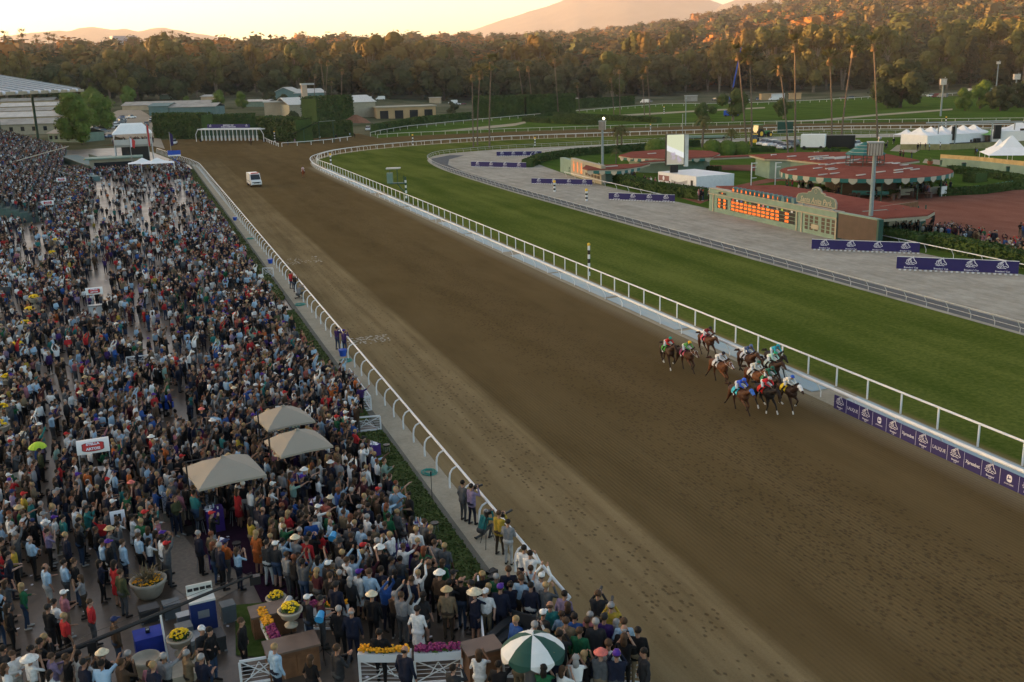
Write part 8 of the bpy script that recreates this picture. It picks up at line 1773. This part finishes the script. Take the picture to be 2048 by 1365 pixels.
def kid(par, name, me, **kw):
    o = bpy.data.objects.new(name, me); COL.objects.link(o); o.parent = par
    for k, v in kw.items(): o[k] = v
    return o
BAY = (.07, .026, .012); DBAY = (.04, .018, .010); BLK = (.016, .011, .009); CHE = (.12, .04, .014)
RH = [(1335, 735, 1, DBAY, 'lime_green', (.08, .35, .06), '10', 'red', (.45, .02, .02), (.02, .30, .22), 'dark bay horse with green saddle cloth at the back left of the field', 'jockey in red silks and green cap on the rear left dark horse', 0, 0, 1, -.1),
 (1372, 744, 0, BAY, 'pink', (.55, .12, .2), '8', 'green', (.10, .30, .08), (.75, .42, .03), 'bay horse with pink cloth and white noseband second from the left', 'jockey in green silks and yellow cap on the pink cloth bay', 1, 0, 0, .15),
 (1413, 713, 2, BAY, 'red', (.5, .08, .12), '11', 'maroon', (.15, .01, .02), (.02, .02, .03), 'bay horse running alone closest to the inner rail at the rear', 'jockey in maroon silks and black cap on the lone rear horse by the rail', 0, 0, 0, .1),
 (1438, 768, 0, CHE, 'white', (.6, .6, .62), '2', 'white', (.55, .56, .60), (.03, .03, .04), 'chestnut horse with white face and white cloth in mid field', 'jockey in white silks and black cap on the chestnut', 1, 1, 0, .2),
 (1493, 752, 1, BAY, 'navy', (.55, .55, .6), '5', 'navy', (.06, .09, .20), (.12, .16, .30), 'bay horse with navy rider just behind the leading cluster', 'jockey in navy silks in the middle of the field', 0, 0, 0, .1),
 (1547, 752, 2, BLK, 'black', (.05, .05, .05), '6', 'turquoise', (.03, .38, .50), (.02, .30, .40), 'near black horse on the rail side of the leading cluster', 'jockey in turquoise silks and cap nearest the rail', 0, 0, 0, .0),
 (1541, 768, 0, DBAY, 'mint', (.5, .6, .55), '3', 'mint', (.40, .62, .54), (.02, .33, .16), 'dark bay horse mostly hidden beside the near black one', 'jockey in white and mint silks with green cap', 0, 0, 0, .1),
 (1508, 788, 1, CHE, 'white', (.6, .6, .6), '12', 'white', (.52, .54, .50), (.02, .12, .08), 'red bay horse with white cloth behind the three front runners', 'jockey in pale silks and dark green cap in the second row', 1, 0, 0, .1),
 (1535, 800, 2, BLK, 'green', (.04, .2, .1), '14', 'dark green', (.02, .12, .08), (.015, .10, .07), 'dark horse squeezed between the leaders and mostly hidden', 'jockey in dark green silks and cap hidden between horses', 0, 0, 0, .0),
 (1478, 826, 0, BAY, 'turquoise', (.05, .42, .55), '9', 'blue', (.04, .10, .55), (.05, .14, .60), 'bay horse with turquoise cloth on the outside of the front row', 'jockey in blue orange silks and blue cap on the outer front horse', 0, 0, 0, .15),
 (1529, 823, 2, BLK, 'red', (.60, .03, .02), '1', 'red', (.50, .02, .03), (.55, .50, .50), 'near black horse with bright red cloth in the front row', 'jockey in red and white silks in the middle of the front row', 0, 0, 1, .1),
 (1574, 820, 1, DBAY, 'yellow', (.75, .55, .03), '4', 'white', (.62, .62, .58), (.03, .10, .50), 'leading dark horse with white face cover and yellow cloth', 'jockey in white silks and blue cap on the leader', 0, 2, 1, .0)]
for (ax, ay, pz, coat, cn, cc_, num, jn, jc, hc_, lb, jl, nb, bz, sock, dr) in RH:
    p = g(ax, ay); rz = math.pi-.08+dr*.4; o = bpy.data.objects.new('race_horse', HORSE[pz]); COL.objects.link(o); o.location = (p.x, p.y, 0); o.rotation_euler = (0, 0, rz); o.scale = (1.0,)*3; tag(o, lb, 'horse', 'race horses in the field')
    o['coat_rgb'] = coat; o['leg_rgb'] = tuple(q*.35 for q in coat); o['sock_rgb'] = (.6, .58, .55) if sock else (.03, .02, .015)
    kid(o, 'saddle_cloth', CLOTH, cloth_rgb=cc_); kid(o, 'saddle', SADDLE); kid(o, 'tail', TAIL, hair_rgb=tuple(q*.3 for q in coat)); kid(o, 'mane', MANE, hair_rgb=tuple(q*.3 for q in coat)); kid(o, 'bridle', BR[pz], cloth_rgb=(.65, .65, .63) if nb else (.03, .02, .02))
    if bz == 1: kid(o, 'blaze', BL[pz])
    if bz == 2: kid(o, 'head_cover', HD[pz], cloth_rgb=(.65, .65, .65))
    if cn == 'turquoise': kid(o, 'head_cover', HD[pz], cloth_rgb=(.05, .15, .5))
    for s in (-1, 1): text(num, .30, M_ink if sum(cc_) < 1.1 else M_black, o, (s*.322, -.16, 1.16), (R_(90), 0, R_(90)*s), 'number', .003, off=.01)
    L = dict(i=0, kind='man', top=(jn, jc), bot=('white', (.62, .62, .60)), hk='cap', hc=(jn, hc_), skin=SKINS[0], shoe=(.015, .012, .01))
    j = bpy.data.objects.new('person', JM); COL.objects.link(j); j.location = (p.x, p.y, 0); j.rotation_euler = (0, 0, rz); j.scale = (1.0,)*3; tag(j, jl, 'person', 'jockeys in bright silks'); j['skin_rgb'] = L['skin']; j['top_rgb'] = jc; j['bottom_rgb'] = L['bot'][1]; j['shoe_rgb'] = L['shoe']
    kid(j, 'helmet', HELM, hair_rgb=hc_); kid(j, 'goggles', GOG)
UR = [((-.05, -.02, 1.62), (-.10, .02, 2.0), .11, .115, TOP), ((.05, -.02, 1.62), (.10, .02, 2.0), .11, .115, TOP), ((-.17, .02, 2.07), (.17, .02, 2.07), .06, .06, TOP), ((0, .02, 2.08), (0, .04, 2.2), .05, .05, SK), ((0, .05, 2.28), (0, .05, 2.31), .088, .086, SK), ((-.09, -.03, 1.60), (.09, -.03, 1.60), .12, .12, BOT)]
for s in (-1, 1): UR += [((s*.11, 0, 1.58), (s*.33, .30, 1.35), .09, .065, BOT), ((s*.33, .30, 1.33), (s*.36, .16, .95), .06, .045, SHOE), ((s*.36, .14, .90), (s*.36, .30, .87), .042, .036, SHOE), ((s*.18, .02, 2.05), (s*.25, .10, 1.82), .055, .045, TOP), ((s*.25, .10, 1.82), (s*.08, .38, 1.72), .043, .034, TOP)]+hand((s*.08, .38, 1.72), (-s*.3, 1, -.1), s, True)
(h,) = fuse(UR, .0105, [2500]); URM = tomesh('person', *h, PM)
for ax, ay, coat, tp, lb, jl in [(607, 356, (.20, .05, .018), (.62, .45, .45), 'red chestnut pony facing the camera alone on the dirt homestretch', 'outrider in white and red jacket on the chestnut pony'), (502, 291, DBAY, (.25, .03, .04), 'small dark pony in front of the starting gate', 'rider in red jacket in front of the starting gate')]:
    p = g(ax, ay); o = bpy.data.objects.new('pony', HSTAND); COL.objects.link(o); o.location = (p.x, p.y, 0); o.rotation_euler = (0, 0, math.pi-.15); tag(o, lb, 'horse'); o['coat_rgb'] = coat; o['leg_rgb'] = coat; o['sock_rgb'] = (.03, .02, .02)
    kid(o, 'tail', TAIL, hair_rgb=coat); kid(o, 'mane', MANE, hair_rgb=coat); kid(o, 'saddle', SADDLE)
    j = bpy.data.objects.new('person', URM); COL.objects.link(j); j.location = (p.x, p.y, 0); j.rotation_euler = (0, 0, math.pi-.15); tag(j, jl, 'person'); j['skin_rgb'] = SKINS[0]; j['top_rgb'] = tp; j['bottom_rgb'] = (.4, .4, .38); j['shoe_rgb'] = (.02, .02, .02)
    hh = kid(j, 'hat', HGM['cap'], hair_rgb=(.02, .02, .05)); hh.location = (0, .03, .65)
# ================================================================ THE REST OF THE CROWD, TOO MANY TO COUNT
def crowd(name, plist, label, seed, scv=1.0):
    "plist: (x, y, z, face angle) ; one mesh, colours per face"
    r = random.Random(seed); LV = []
    for i, (co, ps, lab) in enumerate(LOD):
        for hk in ('short hair', 'long hair', 'cap', 'straw hat'):
            mb = MB(); c = (0, .0, 1.672)
            if hk == 'short hair': mb.ball(c, .104, 6, 4)
            elif hk == 'long hair': mb.ball(c, .108, 6, 4); mb.ball((0, -.055, 1.54), .095, 5, 4, (1.05, .7, 1.7))
            elif hk == 'cap': mb.ball((0, .005, 1.685), .108, 6, 4); mb.hexa([(-.065, .08), (.065, .08), (.05, .19), (-.05, .19)], 1.685, 1.70)
            else: mb.lathe((0, 0, 1.69), [(.19, 0), (.19, .012), (.105, .02), (.09, .10)], 8)
            tri = []
            for p, l in list(zip(ps, lab))+[(tuple(q+len(co) for q in f), 4) for f in mb.f]:
                for k in range(1, len(p)-1): tri.append((p[0], p[k], p[k+1], l))
            T = np.array(tri); V = np.concatenate([co, np.array(mb.v)]); LV.append((i, hk, V.astype(np.float32), T[:, :3].astype(np.int32), T[:, 3]))
    by = {(q[0], q[1]): q for q in LV}; VV = []; TT = []; CCc = []; off = 0
    for (x, y, z, a) in plist:
        L = look(r); hk = L['hk']; hk = {'bun': 'long hair', 'bald head': 'short hair', 'wide hat': 'straw hat'}.get(hk, hk); _, _, V, T, lab = by[(L['i'], hk)]
        sc = (1.0 if L['kind'] == 'man' else .94)*r.uniform(.94, 1.06)*scv*(grow(y) if x < 13 else 1); ca, sa = math.cos(a)*sc, math.sin(a)*sc; W_ = np.empty_like(V); W_[:, 0] = V[:, 0]*ca-V[:, 1]*sa+x; W_[:, 1] = V[:, 0]*sa+V[:, 1]*ca+y; W_[:, 2] = V[:, 2]*sc+z
        v = r.uniform(.8, 1.2); pal = np.array([L['skin'], tuple(min(.8, q*v) for q in L['top'][1]), L['bot'][1], L['shoe'], L['hc'][1]]); VV.append(W_); TT.append(T+off); CCc.append(pal[lab]); off += len(V)
    V = np.concatenate(VV); T = np.concatenate(TT); Cc = np.concatenate(CCc); nf = len(T); Cc = np.concatenate([Cc, np.ones((nf, 1))], 1)
    me = bpy.data.meshes.new(name); me.vertices.add(len(V)); me.vertices.foreach_set('co', V.ravel()); me.loops.add(nf*3); me.loops.foreach_set('vertex_index', T.ravel()); me.polygons.add(nf); me.polygons.foreach_set('loop_start', np.arange(0, nf*3, 3, dtype=np.int32)); me.polygons.foreach_set('loop_total', np.full(nf, 3, dtype=np.int32)); me.polygons.foreach_set('use_smooth', np.ones(nf, dtype=bool)); me.update()
    at = me.attributes.new('tint', 'FLOAT_COLOR', 'FACE'); at.data.foreach_set('color', Cc.ravel().astype(np.float32))
    m = MATS.get('crowd_clothes')
    if not m:
        m = bpy.data.materials.new('crowd_clothes'); m.use_nodes = True; t = m.node_tree; b = t.nodes['Principled BSDF']; b.inputs['Roughness'].default_value = .8; b.inputs['Specular IOR Level'].default_value = .2
        an = node(t, 'ShaderNodeAttribute'); an.attribute_name = 'tint'; t.links.new(an.outputs['Color'], b.inputs['Base Color']); MATS['crowd_clothes'] = m
    me.materials.append(m); o = bpy.data.objects.new(name, me); COL.objects.link(o); o['kind'] = 'stuff'; o['label'] = label; return o
rq = random.Random(5)
crowd('crowd', [(x, y, 0, look_angle(x, y, rq)) for x, y in far], 'dense standing crowd filling the apron behind the nearest spectators', 6)
seat = []
for k in range(26):
    y = 166
    while y < 349:
        x = -13.4-(y-165)*.045-k*1.15-.55; y += rq.uniform(.5, .68)
        if rq.random() < .9 and proj((x, y, k*.38))[0] > -20: seat.append((x+rq.uniform(-.4, .4), y, (k+1)*.38-.003, look_angle(x, y, rq)))
crowd('terrace_crowd', seat, 'spectators packed on the grandstand terrace at the left', 8, .92)
inf = []
for A, B, n, dp in [((1742, 468), (1850, 480), 26, 2.5), ((1850, 476), (1960, 498), 46, 3.5), ((1955, 505), (2060, 540), 62, 4.0), ((1236, 360), (1300, 380), 20, 2.0), ((1300, 384), (1345, 388), 9, 2.0), ((1360, 395), (1412, 404), 18, 2.0), ((1185, 345), (1215, 352), 9, 1.5), ((1800, 395), (1885, 378), 8, 3), ((2026, 478), (2050, 480), 6, 2)]:
    a, b = g(*A), g(*B); d = (b-a); n2 = Vector((-d.y, d.x, 0)).normalized(); n2 = n2 if n2.dot(Vector((1, .3, 0))) > 0 else -n2
    for _ in range(n): p = a.lerp(b, rq.random())+n2*rq.uniform(0, dp); inf.append((p.x, p.y, 0, math.pi/2+rq.gauss(0, .4)))
for ax, ay in [(1764, 295), (1774, 296), (1787, 290), (1771, 300), (1800, 317), (1806, 318), (1823, 318), (1950, 310), (1953, 313), (1865, 455), (1862, 462), (1850, 300), (1840, 300), (1880, 300), (1835, 303), (1858, 302), (2000, 296), (2010, 300), (2035, 312), (555, 293), (576, 291), (590, 288), (620, 284), (640, 283), (672, 280), (700, 276), (710, 277)]:
    p = g(ax, ay); inf.append((p.x, p.y, 0, rq.uniform(-3, 3)))
for i in range(40): a = rq.uniform(0, 6.28); q = rq.uniform(7, 12); c = (g(1563, 345, 3.4)+g(1896, 338, 3.4))/2; inf.append((c.x+q*math.cos(a), c.y+q*math.sin(a), 0, rq.uniform(-3, 3)))
crowd('infield_crowd', inf, 'small groups of spectators and staff about the infield', 9)
pf = g(272, 333); zz = ht(272, 333, 290)
crowd('platform_crowd', [(pf.x+rq.uniform(-5, 5), pf.y+rq.uniform(1.6, 9), zz, rq.uniform(-3, 3)) for _ in range(60)], 'people standing on the raised platform under the white tent', 10)
# ================================================================ AIR
def haze():
    m = bpy.data.materials.new('haze_air'); m.use_nodes = True; t = m.node_tree
    for n in list(t.nodes):
        if n.type == 'BSDF_PRINCIPLED': t.nodes.remove(n)
    v = t.nodes.new('ShaderNodeVolumePrincipled'); v.inputs['Color'].default_value = (.80, .86, .96, 1); v.inputs['Density'].default_value = HAZE
    v.inputs['Anisotropy'].default_value = .1
    t.links.new(v.outputs[0], t.nodes['Material Output'].inputs['Volume'])
    MB().box(-4200, 18500, -300, 20500, -24, 1900).build('haze', m, kind='stuff')

HAZE = 4.8e-5
haze()
